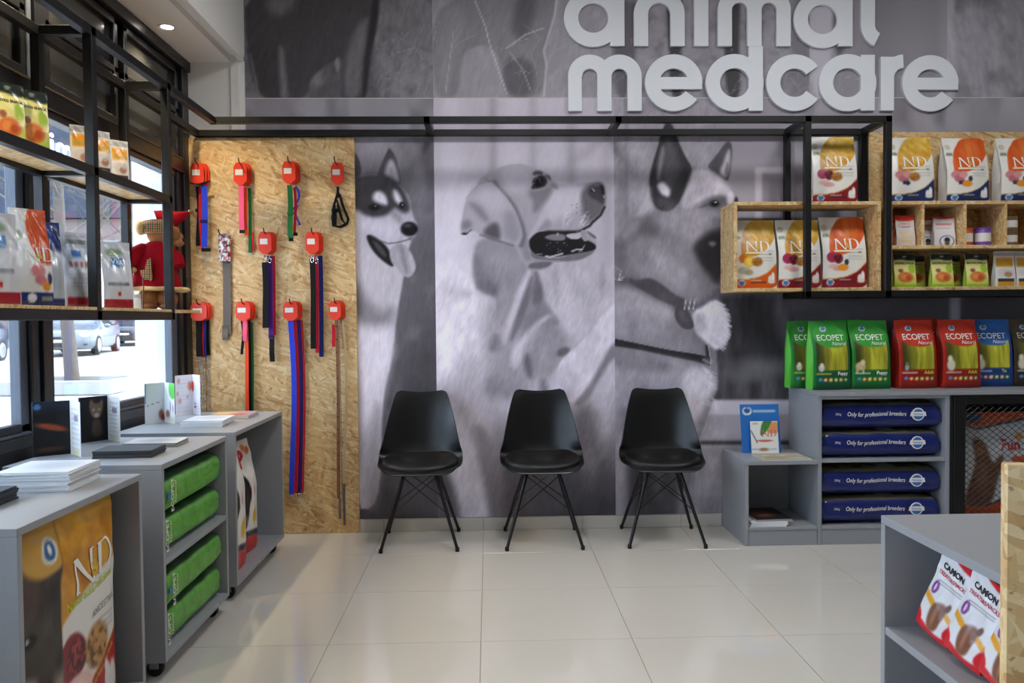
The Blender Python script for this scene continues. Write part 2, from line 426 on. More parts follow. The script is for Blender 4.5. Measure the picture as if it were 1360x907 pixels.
# header: shutter box with dark boards and transom frames
wp('header_beam', header_m, XW-.05, XW+.045, -.6, 4.73, 2.13, 2.205)
wp('header_lip', mat('header_edge', (92, 84, 66), .4), XW+.0, XW+.05, -.6, 4.73, 2.205, 2.213)
wp('header_beam', frame_m, XW-.05, XW+.05, -.6, D-.002, 2.74, 2.80)
wp('header_board', header_m, XW-.05, XW-.01, -.6, 4.73, 2.213, 2.74)
tglass = mat('dark_transom_glass', (52, 53, 54), .12, spec=.6, vary=.15, vscale=2.5)
for y0, y1 in ((1.30, 2.30), (2.36, 3.17), (3.31, 3.95), (4.02, 4.70)):
    wp('transom_frame', frame_m, XW-.01, XW+.02, y0, y1, 2.225, 2.26)
    wp('transom_frame', frame_m, XW-.01, XW+.02, y0, y1, 2.47, 2.50)
    wp('transom_frame', frame_m, XW-.01, XW+.02, y0, y0+.035, 2.26, 2.73)
    wp('transom_frame', frame_m, XW-.01, XW+.02, y1-.035, y1, 2.26, 2.73)
    wp('transom_frame', frame_m, XW-.01, XW+.02, y0, y1, 2.70, 2.735)
    wp('transom_pane', tglass, XW-.01, XW-.004, y0+.03, y1-.03, 2.26, 2.47)
    wp('transom_pane', tglass, XW-.01, XW-.004, y0+.03, y1-.03, 2.50, 2.70)
wall_left_2 = struct(bx('wall_left_end', wall_white, -2.0, XW+.02, -2.6, -.6, .74, 3.5))
# ---------------------------------------------------------------- black tubular shelf frame along window and back wall
sf = thing('tube_rack', 'black square tube frame running along the window and the back wall', 'rack', (0, 0, 0))
def bar(name, a, b, s=.036):
    h = s/2
    return bx(name, black_m, min(a[0], b[0])-h, max(a[0], b[0])+h, min(a[1], b[1])-h, max(a[1], b[1])+h, min(a[2], b[2])-h, max(a[2], b[2])+h, sf, .002)
ZT, ZM, ZB = 2.38, 1.850, 1.302
XA, XB = -1.505, -1.70          # room side, window side
bar('rail', (XA, 1.5, ZT), (XA, 4.49, ZT)); bar('rail', (XB, 1.5, ZT), (XB, 4.795, ZT))
for x in (XA, XB):
    bar('rail', (x, 1.5, ZM), (x, 3.84, ZM)); bar('rail', (x, 1.5, ZB), (x, 3.84, ZB))
    for y in (1.5, 2.31, 3.12, 3.84): bar('post', (x, y, ZB), (x, y, ZT))
for y in (1.5, 2.31, 3.12, 3.84):
    for z in (ZT, ZM, ZB): bar('crossbar', (XB, y, z), (XA, y, z))
bar('rail', (XA, 4.49, ZT), (2.262, 4.49, ZT)); bar('rail', (XB, 4.795, ZT), (2.30, 4.795, ZT))
for x in (-.33, .735, 1.803, 2.262): bar('crossbar', (x, 4.49, ZT), (x, 4.795, ZT))
ZR = 1.398
for x in (1.803, 2.262):
    bar('post', (x, 4.49, ZR), (x, 4.49, ZT)); bar('post', (x, 4.795, ZR), (x, 4.795, ZT))
bar('rail', (1.803, 4.49, ZR), (3.5, 4.49, ZR)); bar('rail', (1.803, 4.795, ZR), (3.5, 4.795, ZR))
for x in (1.803, 2.262, 3.1): bar('crossbar', (x, 4.49, ZR), (x, 4.795, ZR))
# boards of the window shelf
white_osb = osb_mat('pale_strand_board', 1.12)
tag(bx('shelf_board', osb_m, XB-.018, XA+.016, 1.5, 4.20, ZB+.0184, ZB+.0312), 'strand board plank on the lower rails of the window frame', 'shelf')
for y0, y1, nm in ((1.52, 2.29, 'nearest'), (2.33, 3.10, 'middle'), (3.14, 3.82, 'farthest')):
    tag(bx('shelf_board', white_osb, XB+.0185, XA-.0185, y0, y1, ZM+.0, ZM+.016), nm+' strand board infill between the middle rails of the window frame', 'shelf', 'middle infill boards')
# strand board panel with the leashes
tag(bx('pegboard', osb_m, -1.762, -.785, D-.022, D-.0005, .001, 2.358, ch=.001), 'tall strand board panel hung with leashes beside the window', 'panel')

# ---------------------------------------------------------------- wall letters of the logo (built from strokes in units of 2 mm)
def arc_poly(cx, cy, R, r, a0, a1, n=40):
    o = [(cx+R*math.cos(a0+(a1-a0)*i/n), cy+R*math.sin(a0+(a1-a0)*i/n)) for i in range(n+1)]
    i_ = [(cx+r*math.cos(a1+(a0-a1)*i/n), cy+r*math.sin(a1+(a0-a1)*i/n)) for i in range(n+1)]
    return o+i_
def rc(x0, x1, y0, y1): return [(x0, y0), (x1, y0), (x1, y1), (x0, y1)]
S = 42
def ring(cx, cy, R=86): return [('ring', cx, cy, R, R-S)]
def arch(x0, x1, base, top, right_to=None):
    """n-arch between stems x0.. and ..x1 (outer edges)"""
    R = (x1-x0)/2; cx = (x0+x1)/2; cy = top-R
    return [arc_poly(cx, cy, R, R-S, 0, PI), rc(x1-S, x1, right_to if right_to is not None else base, cy+.5)]
B1, B2 = 200, 6                # baselines of the two lines; x-height about 168
LOGO = {}
LOGO['letter_a'] = ring(120, B1+83) + [rc(170, 212, B1, B1+168)]
LOGO['letter_n'] = [rc(240, 282, B1, B1+100)] + arch(240, 390, B1, B1+170)
LOGO['letter_i'] = [rc(418, 460, B1, B1+168), ('disc', 439, B1+212, 25)]
LOGO['letter_m'] = [rc(488, 530, B1, B1+112)] + arch(488, 618, B1, B1+172, B1) + arch(576, 705, B1, B1+172)
LOGO['letter_a.001'] = ring(800, B1+80) + [rc(848, 890, B1, B1+168)]
LOGO['letter_l'] = [rc(915, 957, B1+62, B1+260), arc_poly(985, B1+64, 70, 28, PI, PI+1.12)]
LOGO['letter_m.001'] = [rc(45, 85, B2, B2+105)] + arch(45, 173, B2, B2+168) + arch(131, 262, B2, B2+168)
def letter_e(cx, cy, R=85): return [arc_poly(cx, cy, R, R-S, .0, PI*1.80), rc(cx-R+12, cx+R-1, cy-19, cy+17)]
LOGO['letter_e'] = letter_e(357, B2+84)
LOGO['letter_d'] = ring(538, B2+84) + [rc(580, 622, B2, B1-.5)]
LOGO['letter_c'] = [arc_poly(717, B2+84, 85, 85-S, .62, 2*PI-.62)]
LOGO['letter_a.002'] = ring(876, B2+84) + [rc(915, 957, B2, B2+168)]
LOGO['letter_r'] = [rc(975, 1015, B2, B2+162), arc_poly(1046, B2+98, 71, 31, PI*.52, PI)]
LOGO['letter_e.001'] = letter_e(1125, B2+82)
def letter_mesh(strokes, fn, d0, d1, name, material, sc=1.0):
    b = MB()
    for k, st in enumerate(strokes):
        e = k*.00008; g = lambda x, y, d: fn(x*sc, y*sc, d)
        if st[0] == 'ring':
            _, cx, cy, R, r = st; n = 64; vs = []; fs = []
            for q in range(n):
                a = 2*PI*q/n
                for rad, d in ((R, d0-e), (r, d0-e), (r, d1), (R, d1)): vs.append(g(cx+rad*math.cos(a), cy+rad*math.sin(a), d))
            for q in range(n):
                p = (q+1) % n
                for w in range(4): fs.append((q*4+w, q*4+(w+1) % 4, p*4+(w+1) % 4, p*4+w))
            b.add(vs, fs)
        elif st[0] == 'disc':
            _, cx, cy, R = st
            b.prism([(cx+R*math.cos(2*PI*q/32), cy+R*math.sin(2*PI*q/32)) for q in range(32)], d0-e, d1, g)
        elif len(st) > 20:      # an arc: quads keep it clean
            n = len(st)//2; vs = [g(x, y, d) for d in (d0-e, d1) for x, y in st]; m = len(st); fs = []
            for q in range(n-1):
                i0, i1, j0, j1 = q, q+1, m-1-q, m-2-q
                fs += [(i0, i1, j1, j0), (m+i0, m+j0, m+j1, m+i1), (i0, m+i0, m+i1, i1), (j0, j1, m+j1, m+j0)]
            fs += [(0, m-1, 2*m-1, m), (n-1, m+n-1, m+n, n)]
            b.add(vs, fs)
        else: b.prism(st, d0-e, d1, g)
    return b.mesh(name, material)
letter_m_ = mat('letter_paint', (226, 228, 234), .5, spec=.4)
LX0, LZ0 = .3975, 2.50
WORDS = {'letter_a': 'first letter a of the upper word animal', 'letter_n': 'letter n of the upper word animal', 'letter_i': 'letter i of the upper word animal',
         'letter_m': 'letter m of the upper word animal, leg running into the d below', 'letter_a.001': 'second letter a of the upper word animal', 'letter_l': 'letter l ending the upper word animal',
         'letter_m.001': 'letter m starting the lower word medcare', 'letter_e': 'first letter e of the lower word medcare', 'letter_d': 'letter d of the lower word medcare',
         'letter_c': 'letter c of the lower word medcare', 'letter_a.002': 'letter a of the lower word medcare', 'letter_r': 'letter r of the lower word medcare', 'letter_e.001': 'letter e ending the lower word medcare'}
for k, st in LOGO.items():
    me = letter_mesh(st, lambda x, y, d: (LX0+x*.00203, d, LZ0+y*.00198), D-.026, D-.0045, k.split('.')[0], letter_m_)
    tag(link(k.split('.')[0], me), 'large pale ' + WORDS[k], 'letter', 'logo letters on the mural wall')
# the same logo in white film on the window pane
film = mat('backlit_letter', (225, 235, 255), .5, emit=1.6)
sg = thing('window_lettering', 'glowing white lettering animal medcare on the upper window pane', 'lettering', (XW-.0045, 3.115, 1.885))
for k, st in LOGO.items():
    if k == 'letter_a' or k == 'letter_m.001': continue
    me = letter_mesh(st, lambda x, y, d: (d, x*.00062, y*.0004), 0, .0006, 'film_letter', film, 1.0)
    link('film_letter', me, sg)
# ---------------------------------------------------------------- printed mural panels (greyscale photographs of dogs)
# drawing sheet: wall position (X, Z) to the sheet coordinates the outlines were measured in
HM = [223.34076769181388, -5.824578903703437, 651.355285001367, 0.5766304830451292, -221.83369543331756, 703.6008713013229, 0.006011170892097795, -0.0056634377690092386]
def sheet_xy(X, Z):
    w = HM[6]*X+HM[7]*Z+1
    return (HM[0]*X+HM[1]*Z+HM[2])/w, (HM[3]*X+HM[4]*Z+HM[5])/w
def Q(o, *p):                   # outline points read in an enlarged detail: origin x, y and scale
    return [(o[0]+p[i]/o[2], o[1]+p[i+1]/o[2]) for i in range(0, len(p), 2)]
def fur(cv, x, y, amp, ang, sx=2.2, sy=11):
    c, s = math.cos(ang), math.sin(ang); w = 6*(noise(x/35, y/35, 2)-.5); a = (x*c+y*s+w)/sx; b = (-x*s+y*c)/sy
    return 1+amp*((noise(a, b, 2)-.5)*1.6+(noise(a*.35+7, b*.5+3, 2)-.5)*1.2)
VO = (470, 140, 1.6483)
def paint_husky(x, y):
    o = (460, 160, 2.52); cv = Cv(x, y, .50)
    cv.mix(sst(190, 480, y)*.75, .36); cv.ell(496, 185, 34, 26, .66, .9, .8); cv.ell(548, 200, 14, 22, .62, .9, .6); cv.ell(560, 260, 12, 50, .60, .9, .55); cv.ell(572, 215, 8, 40, .40, .9, .7)
    cv.ell(566, 340, 14, 50, .42, .9, .7); cv.ell(540, 430, 22, 50, .45, .9, .5); cv.ell(560, 520, 26, 70, .33, .9, .7); cv.ell(552, 600, 30, 60, .38, .9, .6); cv.ell(545, 655, 40, 25, .48, .9, .5)
    cv.mix(np.clip(noise(x/22, y/26, 2)-.5, 0, 1)*.8, .58); cv.mix(np.clip(.5-noise(x/26+9, y/30, 2), 0, 1)*.8, .30)
    cv.poly(Q(o, 10, 200, 55, 180, 70, 182, 100, 178, 150, 185, 190, 225, 214, 262, 222, 320, 240, 350, 238, 375, 218, 402, 205, 440, 196, 500, 188, 545, 178, 600, 165, 680, 158, 760, 146, 830, 126, 907, 118, 1010, 112, 1300, 10, 1300), .74, 2.2)
    # chest and flank, soft grey shadows
    cv.poly(Q(o, 10, 520, 40, 540, 70, 600, 120, 640, 150, 620, 165, 640, 140, 690, 70, 690, 10, 660), .52, 12, .85); cv.poly(Q(o, 10, 540, 40, 560, 60, 640, 10, 660), .42, 9, .7); cv.poly(Q(o, 10, 690, 90, 700, 150, 690, 158, 760, 135, 860, 110, 980, 60, 1040, 10, 1040), .84, 12, .9); cv.poly(Q(o, 10, 800, 34, 820, 48, 960, 40, 1200, 10, 1250), .52, 10, .7); cv.poly(Q(o, 90, 940, 116, 960, 112, 1300, 60, 1300), .60, 10, .7)
    # ears
    cv.poly(Q(o, 100, 190, 118, 142, 140, 94, 146, 92, 162, 114, 176, 160, 186, 220, 150, 205), .36, 1.5); cv.poly(Q(o, 124, 190, 138, 140, 148, 128, 160, 140, 174, 180, 176, 212, 150, 200), .70, 4, .95); cv.poly(Q(o, 140, 180, 150, 150, 162, 190, 152, 200), .56, 4, .7); cv.poly(Q(o, 10, 95, 38, 112, 56, 182, 10, 195), .34, 1.2)
    # mask
    cv.poly(Q(o, 10, 190, 60, 182, 110, 178, 155, 190, 190, 226, 210, 272, 214, 300, 196, 312, 176, 302, 160, 290, 150, 306, 128, 320, 96, 326, 62, 318, 40, 300, 10, 296), .30, 5); cv.poly(Q(o, 10, 190, 70, 182, 130, 184, 120, 215, 60, 220, 10, 230), .40, 8, .6)
    cv.poly(Q(o, 86, 266, 92, 240, 114, 234, 136, 256, 140, 284, 116, 280), .84, 4); cv.poly(Q(o, 148, 250, 154, 230, 168, 232, 188, 266, 184, 286, 162, 270), .84, 4); cv.poly(Q(o, 138, 195, 152, 200, 160, 260, 158, 300, 146, 290, 138, 240), .33, 4, .8)
    cv.poly(Q(o, 150, 305, 165, 300, 190, 330, 180, 350, 160, 340), .52, 6, .7); cv.poly(Q(o, 40, 325, 110, 335, 145, 325, 180, 345, 182, 385, 150, 398, 110, 385, 60, 370, 30, 350), .82, 8, .8); cv.poly(Q(o, 186, 318, 210, 318, 214, 340, 190, 345), .74, 4, .7)
    cv.ell(497, 275.5, 8, 4.4, .16, .5); cv.ell(497, 275, 2.6, 2.4, .05, .4); cv.ell(498.4, 274, .9, .8, .8, .4); cv.ell(533.5, 272.5, 3.4, 4.4, .16, .5); cv.ell(534.2, 272, .8, .8, .7, .4)
    # muzzle
    cv.poly(Q(o, 64, 388, 78, 380, 110, 398, 142, 428, 156, 470, 158, 494, 120, 470, 84, 432), .17, 2); cv.poly(Q(o, 84, 398, 106, 408, 136, 446, 130, 462, 104, 436), .40, 3, .8)
    cv.poly(Q(o, 142, 430, 176, 408, 204, 420, 228, 466, 234, 500, 212, 528, 190, 520, 168, 490, 148, 474), .66, 1.6); cv.poly(Q(o, 176, 412, 192, 420, 208, 500, 200, 520, 184, 470), .54, 3, .7); cv.poly(Q(o, 206, 425, 226, 470, 230, 500, 214, 505), .76, 3, .7)
    cv.ell(543.5, 304, 11.5, 9.6, .17, .25); cv.ell(541, 299.5, 5, 2.4, .42, .8, .7); cv.ell(552, 304, 2.2, 2.6, .06, .4); cv.ell(540, 306, 2, 2, .08, .5); cv.line(Q(o, 214, 395, 196, 402, 172, 408, 140, 412, 112, 402, 80, 384), 1.4, .40, 1.2, .8); cv.ell(547, 317, 4, 3, .5, .6, .7)
    cv.mul(fur(cv, x, y, .055, .15, 1.5, 8)); cv.punch(.57, 1.3); cv.c += .03; return cv
def paint_lab(x, y):
    A = (690, 215, 10.67); B = (690, 280, 10.67); E = (605, 220, 7.557); N = (580, 330, 3.945); V = VO; o2 = (570, 400, 3.023); r = random.Random(4); cv = Cv(x, y, .73)
    for px, w, g in ((600, 16, .80), (655, 6, .62), (682, 16, .77), (708, 6, .66), (735, 16, .75), (759, 7, .64), (785, 12, .72), (806, 8, .66)): cv.mix(np.exp(-((x-px)/w)**2)*sst(460, 250, y)*.75, g)
    cv.mix(sst(655, 600, x)*sst(190, 320, y), .86); cv.mix(sst(340, 400, y)*sst(720, 745, x)*.8, .77); cv.ell(740, 375, 5, 22, .66, .9, .6); cv.ell(800, 372, 4, 18, .62, .9, .6); cv.ell(770, 410, 8, 40, .72, .9, .5)
    # bench front at the lower right
    m = sst(519, 523, y)*sst(700, 720, x); cv.mix(m, .74); cv.mix(sst(530, 680, y)*sst(640, 720, x), .37); cv.mix(sst(640, 530, y)*sst(755, 800, x)*sst(521, 530, y)*.4, .72)
    # pale flank and hind part
    cv.poly(Q(V, 150, 480, 190, 380, 262, 330, 300, 420, 400, 470, 470, 520, 480, 640, 430, 720, 330, 760, 240, 780, 150, 800), .84, 12); cv.poly(Q(V, 150, 620, 260, 590, 340, 660, 330, 740, 330, 920, 150, 920), .68, 18, .9)
    cv.poly(Q(N, -60, 300, 60, 260, 150, 250, 200, 400, 190, 560, 130, 660, 20, 640, -60, 560), .88, 14, .9); cv.poly(Q(N, 60, 220, 130, 200, 200, 230, 160, 270, 90, 270), .74, 10, .7); cv.poly(Q(N, 120, 560, 260, 560, 330, 640, 300, 760, 180, 800, 80, 720), .72, 14, .8); cv.poly(Q(N, 250, 650, 380, 640, 470, 660, 470, 760, 380, 800, 240, 780), .58, 13, .85)
    cv.poly(Q(V, 320, 700, 420, 660, 470, 690, 490, 920, 290, 920), .45, 26, .9); cv.poly(Q(V, 150, 790, 185, 750, 215, 800, 240, 920, 150, 920), .46, 12, .9); cv.poly(Q(V, 178, 620, 225, 660, 262, 740, 290, 830, 306, 930, 246, 930, 222, 830, 178, 740), .80, 7, .95); cv.poly(Q(V, 255, 690, 300, 720, 320, 800, 322, 920, 300, 920, 280, 800), .54, 8, .8)
    # neck
    cv.poly(Q(N, 260, 300, 330, 260, 480, 300, 600, 380, 680, 480, 690, 570, 620, 680, 500, 740, 360, 720, 260, 640, 240, 500), .66, 16, .9)
    cv.poly(Q(N, 205, -60, 190, 70, 196, 205, 250, 228, 312, 245, 314, 320, 330, 400, 400, 430, 500, 420, 600, 400, 650, 400, 620, 350, 560, 265, 548, 190, 520, 100, 470, 60, 420, -60), .62, 4)
    cv.poly(Q(N, 190, 20, 235, 60, 262, 140, 332, 200, 330, 250, 280, 250, 205, 215), .53, 7, .8); cv.poly(Q(N, 210, 150, 300, 190, 320, 250, 240, 230), .52, 5, .6); cv.poly(Q(N, 240, 30, 400, 20, 450, 90, 380, 190, 300, 150), .66, 9, .8); cv.poly(Q(N, 330, 200, 400, 180, 380, 300, 330, 400, 316, 320), .68, 8, .7)
    cv.poly(Q(N, 478, 105, 500, 120, 470, 220, 425, 340, 385, 450, 350, 520, 345, 440, 385, 320, 430, 200), .79, 4, .9); cv.poly(Q(N, 505, 130, 500, 230, 470, 330, 430, 430, 385, 500, 392, 420, 435, 300, 470, 200), .49, 4, .85); cv.poly(Q(N, 520, 100, 550, 190, 562, 270, 510, 320, 495, 260, 510, 180), .47, 4, .85); cv.poly(Q(N, 500, 300, 560, 280, 600, 330, 540, 380, 480, 440, 440, 500, 430, 450, 470, 370), .56, 6, .8)
    cv.poly(Q(N, 612, 345, 560, 385, 510, 430, 470, 500, 440, 600, 400, 640, 380, 580, 400, 520, 470, 440, 540, 370), .80, 5, .9); cv.poly(Q(N, 300, 440, 330, 470, 320, 540, 270, 540), .52, 6, .7)
    cv.poly(Q(N, 520, 440, 600, 370, 660, 420, 700, 490, 690, 560, 600, 650, 500, 690, 458, 610, 480, 520), .60, 12, .8); cv.poly(Q(N, 628, 545, 660, 515, 700, 520, 690, 555, 640, 570), .42, 3.5, .85); cv.poly(Q(N, 470, 540, 500, 590, 500, 690, 470, 660, 455, 600), .44, 5, .85); cv.poly(Q(N, 540, 690, 570, 680, 590, 760, 540, 760), .48, 6, .7); cv.poly(Q(N, 540, 520, 590, 500, 590, 600, 540, 640), .68, 7, .6)
    # raised fore leg
    cv.poly(Q(N, 705, 535, 790, 462, 880, 332, 960, 265, 960, 530, 925, 572, 850, 690, 805, 785, 745, 830, 705, 805, 620, 705, 630, 610), .83, 2.5); cv.poly(Q(N, 960, 470, 960, 560, 925, 575, 850, 690, 805, 788, 742, 832, 715, 812, 790, 730, 860, 610, 900, 520), .52, 4, .85); cv.poly(Q(N, 640, 620, 700, 620, 740, 700, 720, 790, 640, 720), .74, 7, .7); cv.poly(Q(N, 742, 838, 800, 800, 850, 900, 860, 1100, 760, 1100, 720, 900), .46, 12, .7)
    # head
    cv.poly([(632, 246), (640, 234), (655, 226), (672, 219), (692, 216.5)]+Q(A, 130, 52, 250, 92, 340, 130, 430, 180, 452, 250, 520, 308, 640, 324, 760, 312, 850, 300, 1000, 290, 1130, 278, 1185, 310, 1212, 420, 1214, 520, 1205, 650, 1150, 755)+Q(B, 1050, 165, 900, 270, 980, 300, 1092, 385, 1096, 500, 1060, 590, 890, 690, 720, 716, 570, 715, 480, 735, 400, 800, 300, 860, 120, 830, 20, 700, -60, 500, -200, 400), .665, 1.3, 1, 1)
    cv.poly(Q(E, 430, 60, 600, 40, 740, 60, 760, 160, 700, 260, 600, 300, 500, 240), .77, 8, .85); cv.poly(Q(E, 500, 270, 640, 330, 720, 420, 740, 560, 700, 680, 650, 560, 580, 420), .66, 8, .8); cv.poly(Q(A, 470, 380, 640, 340, 850, 330, 900, 430, 860, 600, 700, 800, 480, 900, 300, 900, 330, 700, 430, 500), .77, 6, .85)
    cv.poly(Q(A, 150, 400, 280, 400, 440, 340, 470, 400, 420, 500, 330, 600, 260, 700, 180, 720, 200, 560, 140, 480), .53, 5, .9); cv.poly(Q(A, 440, 300, 520, 320, 560, 390, 470, 370), .52, 3, .8); cv.poly(Q(B, 280, 130, 420, 100, 480, 200, 380, 260, 240, 280), .58, 4, .7); cv.poly(Q(B, 480, 100, 700, 60, 760, 200, 640, 260, 500, 240), .66, 6, .7)
    # nose
    cv.poly(Q(A, 860, 470, 930, 370, 980, 310, 1130, 284, 1186, 312, 1214, 430, 1206, 650, 1140, 760, 1000, 850, 880, 880, 900, 700), .44, 4.5, .92); cv.poly(Q(A, 960, 420, 1010, 340, 1130, 290, 1190, 330, 1212, 450, 1200, 620, 1120, 560, 1000, 500), .33, 3, .95); cv.poly(Q(A, 1010, 330, 1120, 290, 1150, 320, 1090, 360), .48, 2, .85); cv.poly(Q(A, 1140, 330, 1190, 330, 1210, 450, 1170, 480), .22, 1.6, .95); cv.ell(690+1035/10.67, 215+395/10.67, 2.6, 2.2, .22, .5); cv.line(Q(A, 1028, 370, 1065, 412), 1.0, .82, .6); cv.line(Q(A, 1190, 470, 1205, 510), .9, .7, .6)
    # eye
    cv.poly(Q(A, 150, 390, 200, 300, 262, 190, 345, 185, 400, 262, 372, 340, 290, 372), .31, 1.6, 1, 1); cv.ell(690+265/10.67, 215+285/10.67, 7, 6.4, .19, .4); cv.line(Q(A, 205, 320, 225, 250, 262, 215, 290, 260, 300, 300), .8, .52, .6, .8); cv.poly(Q(A, 180, 160, 230, 120, 320, 130, 340, 185, 262, 180, 200, 190), .36, 2, .92); cv.poly(Q(A, 345, 185, 420, 178, 448, 235, 440, 262, 390, 225), .42, 1.8, .9)
    # mouth
    cv.line(Q(A, 1206, 640, 1150, 755, 1030, 860)+Q(B, 1000, 210, 860, 285), 3.2, .27, 1.2); cv.line(Q(B, 860, 285, 740, 290, 560, 290, 400, 290, 320, 320), 3.0, .34, 1.6, .9)
    cv.poly(Q(B, 130, 430, 170, 360, 250, 300, 380, 285, 560, 292, 850, 290, 900, 400, 1000, 425, 1094, 490, 1070, 560, 900, 595, 700, 625, 480, 655, 300, 650, 190, 600, 140, 520), .22, 1.2, 1, 1); cv.poly(Q(B, 340, 375, 420, 335, 540, 325, 650, 335, 655, 415, 540, 425, 420, 410), .55, 1.2, .95); cv.poly(Q(B, 510, 350, 540, 295, 570, 350), .64, .8); cv.poly(Q(B, 650, 335, 760, 318, 900, 300, 890, 365, 830, 402, 740, 402, 680, 375), .73, .9); cv.poly(Q(B, 850, 285, 930, 262, 978, 430, 900, 430), .62, .8, 1, 1); cv.poly(Q(B, 930, 265, 1050, 335, 1098, 382, 1070, 400, 1000, 350), .44, .9); cv.poly(Q(B, 982, 350, 1014, 345, 1024, 430, 985, 435), .64, .7)
    cv.poly(Q(B, 140, 560, 220, 620, 380, 665, 560, 670, 760, 610, 900, 600, 1070, 560, 1040, 600, 890, 690, 720, 716, 560, 714, 300, 700, 180, 670), .49, 1.8, .95); cv.line(Q(B, 370, 640, 430, 655, 520, 630, 610, 605), 1.9, .84, .8, .9); cv.line(Q(B, 740, 572, 800, 550, 890, 545), 1.7, .80, .8, .9); cv.line(Q(B, 850, 580, 890, 545, 920, 490), 1.2, .76, .7, .8); cv.line(Q(B, 250, 612, 320, 615), 1, .6, .7, .8)
    for k in range(22): cv.ell(690+r.uniform(380, 930)/10.67, 280+r.uniform(440, 600)/10.67, r.uniform(.4, 1.1), r.uniform(.3, .8), .72, .6, r.uniform(.3, .8))
    cv.poly(Q(B, 150, 740, 350, 712, 480, 728, 400, 800, 250, 830, 110, 810), .44, 2.4, .85); cv.line(Q(B, 180, 700, 340, 705, 560, 712), 1.4, .62, 1, .8); cv.poly(Q(B, 40, 400, 130, 380, 120, 560, 180, 680, 100, 720, 20, 560), .58, 4, .8); cv.poly(Q(B, 190, 260, 300, 40, 380, 0, 420, 60, 330, 180, 240, 300, 140, 400, 110, 380), .74, 3, .8)
    # ear: soft shading and the shadow it casts on the cheek
    cv.line(Q(E, 395, 165, 440, 240, 530, 330, 600, 430, 670, 600, 694, 700, 660, 800), 5, .47, 3.2, .8)
    cv.poly(Q(E, 325, 158, 240, 182, 165, 250, 105, 330, 78, 450, 52, 600, 50, 685, 100, 692, 165, 642, 250, 690, 430, 746, 580, 797, 640, 790, 672, 690, 650, 590, 595, 440, 525, 335, 400, 195), .70, 1.6); cv.poly(Q(E, 330, 180, 420, 230, 520, 350, 480, 450, 380, 480, 260, 380, 200, 300), .75, 7, .8); cv.poly(Q(E, 130, 370, 220, 380, 310, 480, 340, 560, 280, 560, 180, 440), .54, 6, .8); cv.poly(Q(E, 280, 650, 350, 580, 420, 570, 450, 640, 450, 748, 380, 732, 290, 700), .40, 5, .9); cv.poly(Q(E, 490, 460, 590, 460, 640, 590, 660, 700, 600, 780, 500, 740, 480, 600), .60, 7, .75); cv.poly(Q(E, 70, 560, 130, 540, 170, 590, 130, 640, 60, 640), .52, 5, .8); cv.ell(605+90/7.557, 220+682/7.557, 4.2, 1.5, .20, .5); cv.line(Q(E, 165, 642, 110, 680), 1, .3, .8, .8)
    cv.line(Q(E, 250, 695, 430, 752, 580, 802), 2.4, .50, 1.6, .8); cv.line(Q(E, 300, 130, 330, 155, 390, 150), 2, .56, 1.4, .8); cv.line(Q(E, 105, 330, 165, 250, 240, 182, 320, 158), 1.6, .60, 1.4, .5); cv.poly(Q(E, 60, 200, 140, 160, 250, 140, 110, 300, 60, 420), .84, 5, .6)
    for k in range(26): a = r.uniform(650, 1000); b = r.uniform(0, 120); cv.line(Q(B, a, b, a-r.uniform(40, 110), b+r.uniform(80, 180)), .45, .90, .4, .4)
    for k in range(15): cv.ell(690+(740+k % 5*70)/10.67, 215+(735-k % 5*24-k//5*62+(k % 2)*10)/10.67, .7, .7, .36, .6, .75)
    w = sst(315, 370, y); ang = .32; cv.mul(1+.07*(noise(x/16, y/24, 3)-.5)*2*w); cv.mul(fur(cv, x, y, .022, .3, 2.0, 8)*(1-w)+fur(cv, x, y, .055, ang, 1.5, 8)*w); cv.punch(.66, 1.38); cv.c += .045
    return cv
